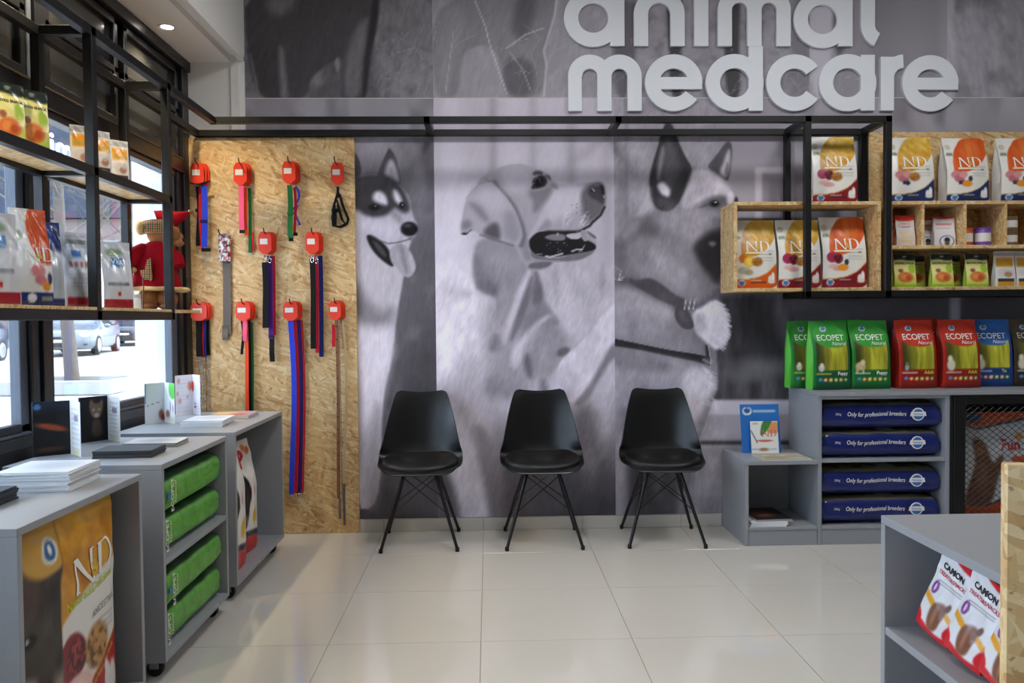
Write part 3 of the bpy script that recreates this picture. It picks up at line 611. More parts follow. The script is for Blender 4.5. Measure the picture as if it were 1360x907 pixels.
def paint_shepherd(x, y):
    o = (800, 150, 3.627); o2 = (800, 380, 2.835); V = VO; cv = Cv(x, y, .58)
    cv.mix(sst(200, 280, y)*sst(930, 980, x)*.6, .66); cv.ell(826, 280, 7, 60, .44, .8, .7); cv.mix(sst(880, 830, x)*.3, .66); cv.mix(np.exp(-((x-832)/3)**2)*.4, .46); cv.ell(870, 200, 30, 60, .60, .9, .4)
    cv.rect(1003, 1012, 226, 340, .78, 2.5, .8); cv.rect(1003, 1050, 222, 230, .76, 2.5, .7); cv.rect(1014, 1050, 232, 340, .55, 3, .7); cv.rect(1022, 1040, 238, 300, .46, 4, .6)
    m = sst(378, 400, y)*sst(925, 950, x); cv.mix(m, .33); q = noise(x/9, y/40, 3); cv.mix(m*sst(545, 520, y)*np.clip(q-.45, 0, 1)*1.4, .50); cv.mix(m*np.clip(.42-q, 0, 1)*1.6, .22); cv.ell(1020, 487, 44, 12, .52, .9, .7); cv.ell(985, 500, 30, 8, .46, .9, .6); cv.ell(1005, 420, 16, 30, .25, .9, .6); cv.ell(1040, 415, 10, 30, .52, .9, .4)
    m = sst(528, 534, y)*sst(920, 935, x); cv.mix(m, .74); cv.mix(m*sst(548, 553, y), .64); cv.mix(m*sst(556, 585, y)*.6, .70); cv.mix(m*np.exp(-((y-588)/3.2)**2), .34); cv.mix(m*sst(591, 598, y), .62); cv.mix(m*sst(610, 690, y)*.8, .52); cv.ell(985, 645, 50, 12, .70, .9, .4)
    # silhouette, mid grey
    cv.poly(Q(o, 308, 42, 290, 80, 266, 170, 238, 255, 222, 330, 190, 425, 128, 500, 64, 612, 36, 700, 10, 720, 10, 2100, 400, 2100, 420, 1750, 470, 1560, 540, 1370, 562, 1280, 548, 1130, 560, 1000, 560, 800, 640, 680, 645, 520, 656, 420, 618, 345, 560, 300, 500, 262, 435, 268, 402, 215, 364, 130, 338, 55), .52, 2.4)
    # ears
    cv.poly(Q(o, 308, 42, 324, 44, 340, 62, 364, 130, 402, 215, 438, 268, 414, 340, 380, 420, 330, 478, 270, 470, 232, 420, 224, 335, 238, 258, 266, 170, 290, 80), .26, 2); cv.poly(Q(o, 304, 110, 336, 120, 360, 200, 380, 280, 350, 350, 310, 400, 284, 330, 290, 200), .38, 8, .85); cv.poly(Q(o, 290, 150, 302, 180, 288, 260, 276, 330, 262, 320, 268, 230), .56, 4, .8); cv.poly(Q(o, 262, 345, 290, 328, 312, 350, 330, 372, 322, 408, 296, 400, 276, 380), .82, 3.5, .95); cv.poly(Q(o, 270, 400, 330, 410, 360, 440, 310, 470, 260, 450), .34, 6, .8)
    cv.poly(Q(o, 188, 430, 224, 336, 236, 420, 250, 460, 200, 500, 140, 510), .70, 6, .8)
    cv.poly(Q(o, 600, 136, 616, 136, 626, 160, 626, 205, 616, 300, 602, 334, 560, 302, 498, 264, 540, 215, 570, 175), .36, 1.6); cv.poly(Q(o, 600, 186, 616, 172, 618, 230, 606, 300, 588, 310, 562, 285, 584, 240), .72, 3.5, .9); cv.poly(Q(o, 598, 235, 612, 240, 604, 305, 588, 300), .42, 2.5, .8)
    # head: pale forehead, dark around the eye, dark muzzle
    cv.poly(Q(o, 436, 274, 500, 266, 560, 302, 620, 350, 642, 408, 600, 402, 540, 396, 480, 420, 410, 470, 374, 446, 414, 340), .74, 5); cv.poly(Q(o, 470, 286, 520, 290, 580, 330, 610, 372, 570, 372, 520, 352, 470, 330), .86, 6, .85); cv.poly(Q(o, 400, 380, 470, 350, 500, 380, 440, 430, 390, 450), .62, 6, .7)
    cv.poly(Q(o, 484, 440, 520, 410, 560, 398, 606, 404, 606, 440, 570, 464, 510, 470), .40, 5, .9); cv.ell(949, 270.5, 6, 4.2, .14, .5); cv.ell(949, 270, 2.8, 2.8, .05, .4); cv.ell(950.5, 268.6, 1.1, .9, .8, .4); cv.line(Q(o, 470, 456, 510, 440, 545, 420), 2, .3, 1.8, .7); cv.poly(Q(o, 640, 400, 656, 412, 652, 440, 630, 430), .28, 1.5); cv.poly(Q(o, 600, 390, 624, 372, 640, 416, 616, 450, 600, 430), .84, 3, .7)
    cv.poly(Q(o, 372, 456, 470, 450, 560, 480, 560, 540, 500, 570, 440, 640, 360, 640, 280, 580, 262, 500), .60, 11, .85); cv.poly(Q(o, 300, 560, 400, 600, 440, 680, 420, 760, 330, 740, 270, 660), .50, 11, .8); cv.poly(Q(o, 430, 640, 500, 580, 560, 560, 660, 540, 660, 700, 580, 780, 556, 840, 500, 760, 460, 720), .25, 7, .95); cv.poly(Q(o, 508, 624, 530, 616, 552, 628, 530, 648), .62, 2.5, .7)
    cv.poly(Q(o, 200, 500, 262, 510, 270, 620, 240, 720, 180, 800, 90, 770, 66, 660, 130, 540), .42, 10, .85); cv.poly(Q(o, 110, 540, 180, 500, 170, 560, 100, 640), .60, 7, .6); cv.poly(Q(o, 240, 650, 340, 740, 440, 770, 500, 830, 470, 900, 380, 860, 260, 800, 210, 740), .60, 11, .7); cv.poly(Q(o, 60, 770, 180, 800, 300, 850, 420, 900, 470, 940, 300, 940, 60, 880), .36, 9, .7); cv.poly(Q(o, 330, 640, 380, 640, 400, 720, 360, 730), .40, 8, .5)
    cv.line(Q(o, 60, 740, 90, 760, 80, 800, 105, 790), .9, .85, .6, .7); cv.line(Q(o, 55, 800, 95, 806), .9, .85, .6, .7)
    # collar, flap, ruff
    SS = (815, 300, 4.12); r = random.Random(5)
    cv.poly(Q(SS, 60, 60, 250, 60, 420, 130, 500, 300, 490, 400, 400, 420, 300, 370, 180, 290, 60, 250), .57, 9, .75); cv.poly(Q(SS, 180, 120, 330, 160, 400, 260, 360, 330, 250, 260), .64, 8, .7); cv.poly(Q(SS, -20, 60, 60, 80, 80, 200, 40, 260, -20, 220), .44, 8, .8)
    cv.poly(Q(SS, -20, 320, 120, 340, 220, 400, 330, 450, 340, 560, 200, 590, -20, 600), .66, 8, .85); cv.poly(Q(SS, 80, 400, 160, 420, 150, 560, 60, 560), .60, 8, .6)
    cv.poly(Q(SS, 70, 290, 130, 300, 200, 278, 280, 330, 345, 385, 400, 400, 360, 445, 280, 420, 190, 370, 110, 325), .35, 2.6, .95); cv.poly(Q(SS, 440, 430, 520, 400, 560, 330, 600, 350, 560, 410, 480, 462, 430, 470), .44, 4, .8)
    cv.poly(Q(SS, 430, 470, 490, 440, 545, 400, 600, 425, 622, 500, 640, 605, 575, 690, 510, 645, 440, 570), .87, 3.5)
    for k in range(110):
        a = r.uniform(-1.1, 1.1); ex, ey = 815+555/4.12+math.cos(a)*18, 300+545/4.12+math.sin(a)*32; cv.line([(ex-9, ey-5), (ex+r.uniform(0, 5), ey+r.uniform(-1, 6))], .8, r.uniform(.74, .94), .6, .5)
    cv.poly(Q(SS, 440, 480, 500, 470, 520, 560, 480, 610, 440, 560), .72, 6, .7)
    cv.poly(Q(SS, 350, 410, 400, 440, 440, 530, 440, 560, 400, 570, 360, 550, 332, 495, 338, 450), .36, 1.4); cv.poly(Q(SS, 350, 450, 390, 470, 410, 530, 370, 520), .42, 2.5, .7)
    for a in (388, 412, 436): cv.line(Q(SS, a+10, 400, a, 455), .9, .84, .6, .9)
    # vest and strap
    cv.poly(Q(o2, 20, 90, 130, 95, 250, 120, 300, 180, 392, 240, 392, 262, 250, 238, 130, 212, 20, 188), .57, 9, .75); cv.poly(Q(o2, 20, 190, 130, 213, 250, 238, 392, 260, 406, 285, 404, 305, 380, 290, 250, 264, 130, 238, 20, 222), .24, 1.4, 1, 1); cv.line(Q(o2, 20, 190, 130, 213, 250, 238, 385, 258), 1.0, .62, .8, .7); cv.poly(Q(o2, 384, 218, 398, 222, 412, 295, 398, 302), .28, 1.2, .95); cv.line(Q(o2, 400, 222, 410, 290), 1, .7, .7)
    # belly, flank and legs
    cv.poly(Q(o2, 20, 240, 240, 268, 380, 295, 410, 330, 436, 380, 396, 420, 372, 520, 320, 600, 240, 560, 120, 480, 20, 420), .66, 9, .85); cv.poly(Q(o2, 300, 310, 400, 315, 432, 378, 396, 420, 370, 500, 330, 520, 310, 420), .82, 7, .85); cv.poly(Q(o2, 20, 230, 140, 250, 260, 280, 270, 320, 140, 330, 20, 300), .48, 9, .7); cv.poly(Q(o2, 60, 330, 170, 340, 180, 420, 90, 430), .58, 10, .6)
    cv.poly(Q(o2, 20, 420, 60, 420, 100, 560, 96, 900, 20, 900), .68, 12, .7); cv.poly(Q(o2, 98, 620, 180, 600, 300, 640, 296, 900, 104, 900), .36, 10, .9); cv.poly(Q(o2, 196, 640, 226, 640, 218, 800, 198, 800), .52, 8, .7); cv.poly(Q(o2, 300, 560, 345, 540, 320, 700, 300, 900, 286, 900), .58, 8, .7)
    for k in range(40):
        a = r.uniform(300, 430); yy = 400+(a-300)/2.835*.0+r.uniform(80, 140); xx = 800+r.uniform(395, 425)/2.835; cv.line([(xx-8, yy-5), (xx+r.uniform(1, 6), yy+r.uniform(-1, 5))], .8, r.uniform(.66, .88), .6, .45)
    ins = sst(985, 945, x); cv.mul((1+.08*(noise(x/14, y/18, 3)-.5)*2)*ins+(1-ins)); cv.mul(fur(cv, x, y, .065, .25, 1.5, 7)*ins+(1-ins)); cv.punch(.54, 1.35); cv.c += .04
    return cv
def paint_blur(x, y, g, seed):
    cv = Cv(x, y, g)
    cv.mix(np.clip(noise(x/45+seed, y/70, 2)-.35, 0, 1)*1.2, g*1.3); cv.mix(np.clip(noise(x/25+seed*3, y/40, 2)-.5, 0, 1)*1.5, g*.62)
    return cv
def paint_far_right(x, y):
    cv = paint_blur(x, y, .62, 3.0); cv.mix(sst(250, 420, y), .40); m = noise(x/30, y/14, 3); cv.mix(sst(380, 400, y)*np.clip(m-.4, 0, 1)*1.1, .5)
    cv.rect(1262, 1275, 385, 520, .74, 2); cv.poly([(1275, 420), (1282, 388), (1310, 380), (1360, 385), (1400, 500), (1280, 500)], .36, 3)
    cv.ell(1090, 345, 30, 40, .55, .8, .5)
    return cv
def grass(cv, n, x0, x1, y0, y1, g, seed):
    r = random.Random(seed)
    for k in range(n):
        a = r.uniform(x0, x1); b = r.uniform(y0, y1); an = r.uniform(-1.2, 1.2); L = r.uniform(14, 46)
        cv.line([(a, b), (a+math.sin(an)*L*.5, b-math.cos(an)*L*.5), (a+math.sin(an*1.5)*L, b-math.cos(an*1.3)*L)], r.uniform(.5, 1.1), g*r.uniform(.8, 1.2), .7, r.uniform(.15, .4))
def paint_black_dog(x, y):
    o = (320, 0, 2.833); cv = Cv(x, y, .46)
    m = noise(x/11, y/13, 3); cv.mix(np.clip(m-.4, 0, 1)*1.4, .52); cv.mix(np.clip(.45-m, 0, 1)*1.6, .27)
    cv.ell(545, 40, 30, 40, .42, .9, .6); grass(cv, 60, 490, 577, 60, 133, .56, 3); cv.rect(430, 500, 70, 133, .30, 8, .6)
    cv.poly(Q(o, 10, -60, 520, -60, 522, 30, 505, 130, 490, 220, 480, 300, 470, 380, 370, 380, 375, 300, 385, 210, 330, 240, 260, 290, 250, 380, 60, 380, 20, 180), .27, 3)
    cv.poly(Q(o, 15, 180, 40, 220, 80, 380, 180, 385, 165, 280, 150, 180, 100, 140), .25, 5); cv.poly(Q(o, 140, 170, 160, 180, 170, 290, 182, 380, 150, 380, 145, 280), .50, 5, .85); cv.poly(Q(o, 28, 190, 40, 210, 76, 375, 66, 375), .5, 2, .7)
    cv.poly(Q(o, 90, -10, 210, -10, 190, 30, 150, 60, 110, 60), .46, 8, .8); cv.poly(Q(o, 390, 220, 420, 130, 455, 80, 480, 60, 470, 160, 452, 260, 450, 370, 385, 372), .44, 6, .85)
    cv.poly(Q(o, 500, -40, 520, -40, 515, 80, 480, 240, 470, 370, 455, 370, 462, 240, 478, 130), .16, 3, .9); cv.poly(Q(o, 350, 240, 366, 205, 372, 260, 362, 275), .55, 2, .8)
    cv.poly(Q(o, 250, 340, 380, 290, 375, 380, 250, 380), .33, 5, .8)
    cv.mul(fur(cv, x, y, .10, .2, 2, 8)); cv.c *= 1.12; return cv
def paint_grey_legs(x, y):
    o = (320, 0, 2.833); cv = Cv(x, y, .55)
    m = noise(x/13+9, y/15, 3); cv.mix(np.clip(m-.45, 0, 1)*1.3, .6); cv.mix(sst(40, 0, y)*sst(730, 800, x)*.6, .60)
    cv.poly(Q(o, 720, -40, 1190, -40, 1185, 40, 1160, 120, 1140, 200, 1150, 250, 1140, 370, 990, 370, 975, 250, 950, 175, 850, 180, 830, 240, 820, 370, 720, 370), .47, 4)
    cv.poly(Q(o, 760, 40, 830, 20, 850, 100, 800, 240, 780, 360, 740, 360, 745, 200), .52, 7, .7); cv.poly(Q(o, 840, 180, 945, 172, 975, 250, 1000, 370, 830, 370), .56, 4, .9); cv.poly(Q(o, 1050, -40, 1120, -40, 1100, 100, 1050, 160, 1010, 100), .32, 8, .8); cv.poly(Q(o, 900, -20, 1000, -20, 980, 140, 900, 150), .48, 9, .8)
    cv.poly(Q(o, 980, 230, 1060, 210, 1110, 260, 1100, 365, 1000, 365), .32, 6, .8); cv.line(Q(o, 1190, -20, 1180, 60, 1140, 190, 1150, 240, 1140, 360), 2, .72, 1.5, .8)
    cv.line(Q(o, 880, 0, 920, 100, 940, 180, 1000, 350), 1.2, .74, .8, .8); cv.line(Q(o, 1000, 180, 1070, 130, 1140, 105), 1.2, .72, .8, .8); cv.line(Q(o, 1010, 195, 1060, 260, 1090, 340), 1, .66, .8, .7); cv.line(Q(o, 800, 110, 770, 350), 1, .66, .8, .7)
    grass(cv, 45, 575, 815, 50, 133, .60, 5); cv.mul(fur(cv, x, y, .06, .3, 2, 9)); cv.c *= 1.14; return cv
def paint_upper_mid(x, y):
    cv = Cv(x, y, .52); m = noise(x/12+4, y/12, 3); cv.mix(np.clip(m-.4, 0, 1)*1.5, .60); cv.mix(np.clip(.45-m, 0, 1)*1.3, .30)
    for a, b in ((884, 908), (958, 985)): cv.poly([(a, -20), (b, -20), (b-4, 60), (b, 132), (a+6, 132), (a+4, 50)], .24, 3)
    cv.poly([(815, 0), (850, 0), (846, 60), (836, 132), (815, 132)], .36, 5); cv.poly([(1050, -10), (1075, -10), (1075, 132), (1056, 132)], .45, 5); grass(cv, 50, 815, 1075, 70, 133, .62, 8); cv.c *= 1.14
    return cv
def paint_upper_right(x, y):
    cv = Cv(x, y, .56); cv.mix(sst(1100, 1120, x)*sst(1260, 1240, x)*.8, .50); cv.poly([(1072, -20), (1112, -20), (1104, 60), (1100, 132), (1078, 132)], .66, 4)
    cv.poly([(1105, 0), (1135, 0), (1125, 60), (1110, 80)], .30, 5); cv.mix(np.exp(-((x-1170)/25)**2)*.3, .40); grass(cv, 20, 1075, 1258, 110, 133, .7, 9); cv.c *= 1.16; return cv
def paint_upper_end(x, y):
    cv = Cv(x, y, .56); m = noise(x/22, y/26, 4); cv.mix(np.clip(m-.35, 0, 1)*1.1, .62); cv.mix(np.clip(.5-m, 0, 1)*1.2, .32); cv.rect(1255, 1268, -20, 140, .66, 4, .8); cv.mul(fur(cv, x, y, .1, -.3, 3, 12)); cv.c *= 1.14; return cv
print_m = mat('mural_print', (128, 128, 128), .62, spec=.3, attr=True)
def mural_panel(X0, X1, Z0, Z1, step, fn, label):
    nx = max(2, int((X1-X0)/step)); nz = max(2, int((Z1-Z0)/step))
    X, Z = np.meshgrid(np.linspace(X0, X1, nx), np.linspace(Z0, Z1, nz)); sx, sy = sheet_xy(X.ravel(), Z.ravel())
    cols = fn(sx, sy).lin()
    me = bpy.data.meshes.new('mural_panel'); n = nx*nz; Yf = D-.004
    v = np.empty((n+4, 3)); v[:n, 0] = X.ravel(); v[:n, 1] = Yf; v[:n, 2] = Z.ravel(); v[n:] = [(X0, D-.0003, Z0), (X1, D-.0003, Z0), (X1, D-.0003, Z1), (X0, D-.0003, Z1)]
    i, j = np.meshgrid(np.arange(nx-1), np.arange(nz-1)); a = (j*nx+i).ravel(); q = np.stack([a, a+1, a+nx+1, a+nx], 1)
    e = np.array([(n, 0, nx-1, n+1)][::1]); c0, c1, c2, c3 = 0, nx-1, n-1, n-nx
    q = np.vstack([q, [(n, n+1, c1, c0), (n+1, n+2, c2, c1), (n+2, n+3, c3, c2), (n+3, n, c0, c3)]])
    me.vertices.add(len(v)); me.vertices.foreach_set('co', v.ravel()); me.loops.add(q.size); me.loops.foreach_set('vertex_index', q.ravel().astype(np.int32))
    me.polygons.add(len(q)); me.polygons.foreach_set('loop_start', np.arange(0, q.size, 4, dtype=np.int32)); me.update(calc_edges=True)
    at = me.color_attributes.new('print', 'FLOAT_COLOR', 'POINT'); ca = np.ones((n+4, 4), np.float32); ca[:n, :3] = cols; ca[n:, :3] = .4; at.data.foreach_set('color', ca.ravel())
    me.materials.append(print_m); me.validate()
    return tag(link('mural_panel', me), label, 'mural', 'greyscale mural panels')
ZL, ZS, ZU = .078, 2.592, 3.48
G = .0004
mural_panel(-1.425, -.315-G, 2.36, ZS-G, .012, lambda x, y: paint_blur(x, y, .62, 1), 'blurred grey strip of mural above the leash board')
mural_panel(-.785, -.315-G, ZL, 2.36-G, .0062, paint_husky, 'greyscale mural panel of a husky with its tongue out')
mural_panel(-.315, .763-G, ZL, ZS-G, .0066, paint_lab, 'greyscale mural panel of a pale dog in profile raising a paw')
mural_panel(.763, 1.86-G, ZL, ZS-G, .0066, paint_shepherd, 'greyscale mural panel of a shepherd dog with upright ears and harness')
mural_panel(1.86, 3.9, ZL, ZS-G, .014, paint_far_right, 'blurred dark mural panel behind the right shelves and counter')
mural_panel(-1.425, -.315-G, ZS+.004, ZU, .0085, paint_black_dog, 'upper mural panel with the legs of a black dog in grass')
mural_panel(-.315, .751-G, ZS+.004, ZU, .0085, paint_grey_legs, 'upper mural panel with grey dog legs behind grass stalks')
mural_panel(.751, 1.95-G, ZS+.004, ZU, .011, paint_upper_mid, 'upper mural panel with dark legs behind the word animal')
mural_panel(1.95, 2.794-G, ZS+.004, ZU, .011, paint_upper_right, 'upper mural panel with one pale leg behind the letter l')
mural_panel(2.794, 3.9, ZS+.004, ZU, .011, paint_upper_end, 'upper mural panel of mottled grey fur right of the letters')
struct(bx('trim_3', mat('mural_joint', (222, 220, 218), .5), -1.425, 3.9, D-.006, D-.0002, ZS, ZS+.0035, ch=.0008))
# ================================================================ chairs
def sheet(P, thick):
    """closed thin shell from a grid of points: second side offset along the normals"""
    P = np.asarray(P, float); m, n = P.shape[:2]
    du = np.gradient(P, axis=1); dv = np.gradient(P, axis=0); N = np.cross(du, dv); N /= np.linalg.norm(N, axis=2, keepdims=True)+1e-12
    B = P - N*thick; b = MB(); b.add(np.vstack([P.reshape(-1, 3), B.reshape(-1, 3)]).tolist(), []); o = m*n; f = []
    for i in range(m-1):
        for k in range(n-1):
            a = i*n+k; f += [(a, a+1, a+n+1, a+n), (o+a, o+a+n, o+a+n+1, o+a+1)]
    for k in range(n-1): f += [(k, o+k, o+k+1, k+1), ((m-1)*n+k, (m-1)*n+k+1, o+(m-1)*n+k+1, o+(m-1)*n+k)]
    for i in range(m-1): f += [(i*n, (i+1)*n, o+(i+1)*n, o+i*n), (i*n+n-1, o+i*n+n-1, o+(i+1)*n+n-1, (i+1)*n+n-1)]
    b.f = f
    return b
def spl(keys, s):
    """smooth interpolation of rows of numbers along equally spaced keys"""
    k = np.asarray(keys, float); n = len(k)-1; t = np.clip(s, 0, 1)*n; i = np.minimum(t.astype(int), n-1); f = (t-i)[:, None]
    p0 = k[np.maximum(i-1, 0)]; p1 = k[i]; p2 = k[i+1]; p3 = k[np.minimum(i+2, n)]
    return .5*((2*p1)+(-p0+p2)*f+(2*p0-5*p1+4*p2-p3)*f*f+(-p0+3*p1-3*p2+p3)*f**3)
shell_m = mat('black_moulded_plastic', (12, 12, 13), .34, spec=.5)
pad_m = mat('black_seat_leather', (11, 10, 11), .45, spec=.45, bump=.12, bscale=260)
leg_m = mat('black_leg_steel', (14, 14, 15), .35, spec=.5)
foot_m = mat('black_rubber', (10, 10, 10), .7)
def make_chair(label, loc, rz):
    t = thing('shell_chair', label, 'chair', loc, rz, 'black shell chairs against the mural')
    # rows from the seat front to the top of the back: y, z, half width, curl
    rows = [(-.214, .424, .135, .004), (-.205, .432, .178, .008), (-.17, .443, .208, .016), (-.10, .440, .231, .022), (-.03, .438, .238, .030), (.04, .446, .238, .048),
            (.09, .478, .232, .076), (.115, .535, .220, .086), (.127, .60, .208, .072), (.136, .665, .195, .056), (.145, .73, .181, .040), (.154, .79, .166, .026), (.161, .832, .153, .015), (.165, .850, .140, .010), (.166, .858, .118, .006)]
    R = spl(rows, np.linspace(0, 1, 57)); T = np.linspace(-1, 1, 33); P = np.zeros((57, 33, 3))
    c = R[:, :2]; dc = np.gradient(c, axis=0); dc /= np.linalg.norm(dc, axis=1, keepdims=True); nrm = np.stack([-dc[:, 1], dc[:, 0]], 1)
    for i in range(57):
        w = R[i, 2]; k = R[i, 3]; q = np.abs(T)**2.6*k
        P[i, :, 0] = T*w; P[i, :, 1] = c[i, 0]+nrm[i, 0]*q; P[i, :, 2] = c[i, 1]+nrm[i, 1]*q
        if i > 44: P[i, :, 2] -= .010*(1-np.abs(T)**2)*((i-44)/12)
    sh = sheet(P, .007).build('shell', shell_m, t, 50)
    # seat cushion
    n, m = 40, 9; vs = []; b = MB(); Pd = np.zeros((m, n, 3))
    for i in range(m):
        r = [1, 1.0, .985, .94, .85, .7, .5, .25, .004][i]; zz = [-.002, .010, .019, .025, .028, .029, .029, .0285, .028][i]
        for k in range(n):
            a = 2*PI*k/n; ca, sa = math.cos(a), math.sin(a); e = (abs(ca)**2.8+abs(sa)**2.8)**(-1/2.8)
            x = .214*e*ca*r*(1 - .10*(sa*e < 0)*abs(sa*e)); y = -.048+.150*e*sa*r
            zb = float(np.interp(y, [q[0] for q in rows[1:7]], [q[1] for q in rows[1:7]])); kk = float(np.interp(y, [q[0] for q in rows[1:7]], [q[3] for q in rows[1:7]]))
            Pd[i, k] = (x, y, zb+kk*abs(x/.235)**2.6+zz)
    Pd[0, :, 2] -= .0; b.grid(Pd, True).build('seat_cushion', pad_m, t, 50)
    MB().box(-.085, .085, -.085, .085, .408, .416, .004).build('mount_plate', leg_m, t)
    tops = {}
    for sx in (-1, 1):
        for sy in (-1, 1):
            top = Vector((sx*.092, sy*.092, .400)); ft = Vector((sx*.209, sy*.209, .012)); tops[sx, sy] = (top, ft)
            a = top+(ft-top)*.06
            lg = MB().tube([(sx*.03, sy*.03, .405), (sx*.07, sy*.07, .4055), (sx*.085, sy*.085, .403), tuple(top), tuple(a), tuple(ft)], [.0105, .0105, .0105, .0105, .0105, .0088], 10).build('leg', leg_m, t, 50)
            MB().lathe([(.0105, 0), (.0112, .003), (.0112, .02), (.009, .024)], 12, (ft.x, ft.y, 0)).build('foot_cap', foot_m, lg, 40)
    for A, B in (((-1, -1), (1, -1)), ((1, -1), (1, 1)), ((1, 1), (-1, 1)), ((-1, 1), (-1, -1))):
        for p, q in ((A, B), (B, A)):
            a = tops[p][0]+(tops[p][1]-tops[p][0])*.52; b_ = tops[q][0]+(tops[q][1]-tops[q][0])*.02
            MB().tube([a, b_], .0032, 6).build('brace_wire', leg_m, t, 40)
    return t
make_chair('black shell chair before the husky, next to the leash board', (-.396, 4.585, 0), .02)
make_chair('black shell chair in the middle, below the raised paw', (.299, 4.582, 0), 0)
make_chair('black shell chair nearest the grey corner cabinet', (.990, 4.578, 0), -.06)
# ================================================================ bags of pet food
film_m = mat('printed_bag_film', (200, 200, 200), .38, spec=.45, attr=True)
foil_m = mat('shiny_bag_film', (200, 200, 200), .24, spec=.6, attr=True)
ink = lambda n, c, r=.45: mat('ink_' + n, c, r, spec=.4)
INK_W, INK_K, INK_GOLD, INK_GREY = ink('white', (238, 236, 230)), ink('black', (24, 22, 22)), ink('gold', (214, 176, 70)), ink('grey', (120, 118, 118))
INK_BLUE, INK_RED, INK_CREAM, INK_LIME = ink('blue', (56, 110, 180)), ink('red', (196, 34, 40)), ink('cream', (240, 226, 190)), ink('lime', (196, 210, 60))
class Bag:
    """standing bag: flat bottom, pinched sealed top, side gussets folded in"""
    def __init__(s, w, h, d, seed=0, pinch=(.35, .97), nf=44, nv=62, wr=.004, fold=.10, lean=0.0, flare=.0, bulge=.22):
        s.w, s.h, s.d, s.seed, s.pinch, s.nf, s.nv, s.wr, s.fold, s.lean, s.flare, s.bulge = w, h, d, seed, pinch, nf, nv, wr, fold, lean, flare, bulge
    def half_d(s, v):
        return s.d/2*(1-sst(s.pinch[0], s.pinch[1], v))*(.90+.10*sst(0, .06, v)) + .003
    def half_w(s, v): return s.w/2*(1-.03*np.sin(PI*np.clip(v, 0, 1))+s.flare*v)
    def front(s, u, v):
        u = np.asarray(u, float); v = np.asarray(v, float); b = s.half_d(v); t = 2*u-1
        wr = s.wr*((noise(u*5+s.seed, v*6+s.seed*1.7, 2)-.5)*2)*sst(0, .1, v)*sst(1, .93, v)*(1-np.abs(t)**6)
        cr = s.wr*.9*np.abs(np.sin((u*2.2+v*3.1+s.seed)*PI))**6*sst(.45, .8, v)*sst(1, .9, v)
        y = -b*(1-s.bulge*np.abs(t)**3)-wr-cr+s.lean*v*v*s.h
        return np.stack([t*s.half_w(v), y, v*s.h+0*u], -1)
    def fn(s, u0, v0, eps=.0012, rot=0):
        """maps lettering (metres) onto the front, centred at u0, v0"""
        c, n = math.cos(rot), math.sin(rot)
        def f(x, y):
            u = u0+(x*c-y*n)/s.w; v = v0+(x*n+y*c)/s.h; p = s.front(np.array(u), np.array(v)); return (p[0], p[1]-eps, p[2])
        return f
    def mesh(s, name, paint, side, back, material, ns=7, nb=6):
        V = np.concatenate([[0], np.linspace(0, 1, s.nv)]); cols = []; loops = []
        U = np.linspace(0, 1, s.nf); Um, Vm = np.meshgrid(U, V); F = s.front(Um, Vm)
        bd = s.half_d(V); hw = s.half_w(V)
        g = np.linspace(0, 1, ns+2)[1:-1]; P = np.zeros((len(V), s.nf+2*ns+nb, 3)); P[:, :s.nf] = F
        for k, q in enumerate(g):           # right gusset, then back, then left gusset
            y = F[:, -1, 1]+(bd*.9-F[:, -1, 1])*q; x = hw*(1-s.fold*(1-abs(2*q-1))*sst(.0, .5, V)*2)
            P[:, s.nf+k] = np.stack([x, y+s.lean*V*V*s.h*q, V*s.h], -1)
            y2 = F[:, 0, 1]+(bd*.9-F[:, 0, 1])*(1-q); P[:, s.nf+ns+nb+k] = np.stack([-x, y2+s.lean*V*V*s.h*(1-q), V*s.h], -1)
        for k in range(nb):
            q = k/(nb-1); P[:, s.nf+ns+k] = np.stack([hw*(1-2*q), bd*.95+.0005+s.lean*V*V*s.h, V*s.h], -1)
        P[0] = P[1]; P[0, :, 0] *= .9; P[0, :, 1] *= .9
        n = P.shape[1]
        b = MB().grid(P, True); b.f.append(tuple(range(n))[::-1]); b.f.append(tuple((len(V)-1)*n+k for k in range(n)))
        cf = paint(Um.ravel(), Vm.ravel()); cf = np.asarray(cf).reshape(len(V), s.nf, 3)
        L = lambda c: np.array(lin(c))
        cols = np.zeros((len(V), n, 3)); cols[:, :s.nf] = cf
        if callable(side):
            for k in range(ns):
                cols[:, s.nf+k] = side(np.full(len(V), g[k]), V); cols[:, s.nf+ns+nb+k] = side(np.full(len(V), 1-g[k]), V)
        else: cols[:, s.nf:s.nf+ns] = L(side); cols[:, s.nf+ns+nb:] = L(side)
        cols[:, s.nf+ns:s.nf+ns+nb] = L(back)
        return b.mesh(name, material, 42, cols.reshape(-1, 3))
ZN = lambda *p: [((p[i]-65)/480, 1-(p[i+1]-75)/765) for i in range(0, len(p), 2)]   # outlines measured on the bag front
def serif_N(x, y, h):
    w = h*1.05; s = h*.16; t = h*.05
    return [[(x, y), (x+s*1.5, y), (x+s*1.5, y+t), (x+s, y+t), (x+s, y+h), (x+s*.45, y+h), (x+s*.45, y+t), (x, y+t)],
            [(x+s*.0, y+h), (x+s*1.6, y+h), (x+w-s*.2, y), (x+w-s*.9, y)],
            [(x+w-s*.55, y), (x+w, y), (x+w, y+h-t), (x+w+s*.4, y+h-t), (x+w+s*.4, y+h), (x+w-s*.95, y+h), (x+w-s*.95, y+h-t), (x+w-s*.55, y+h-t)]]
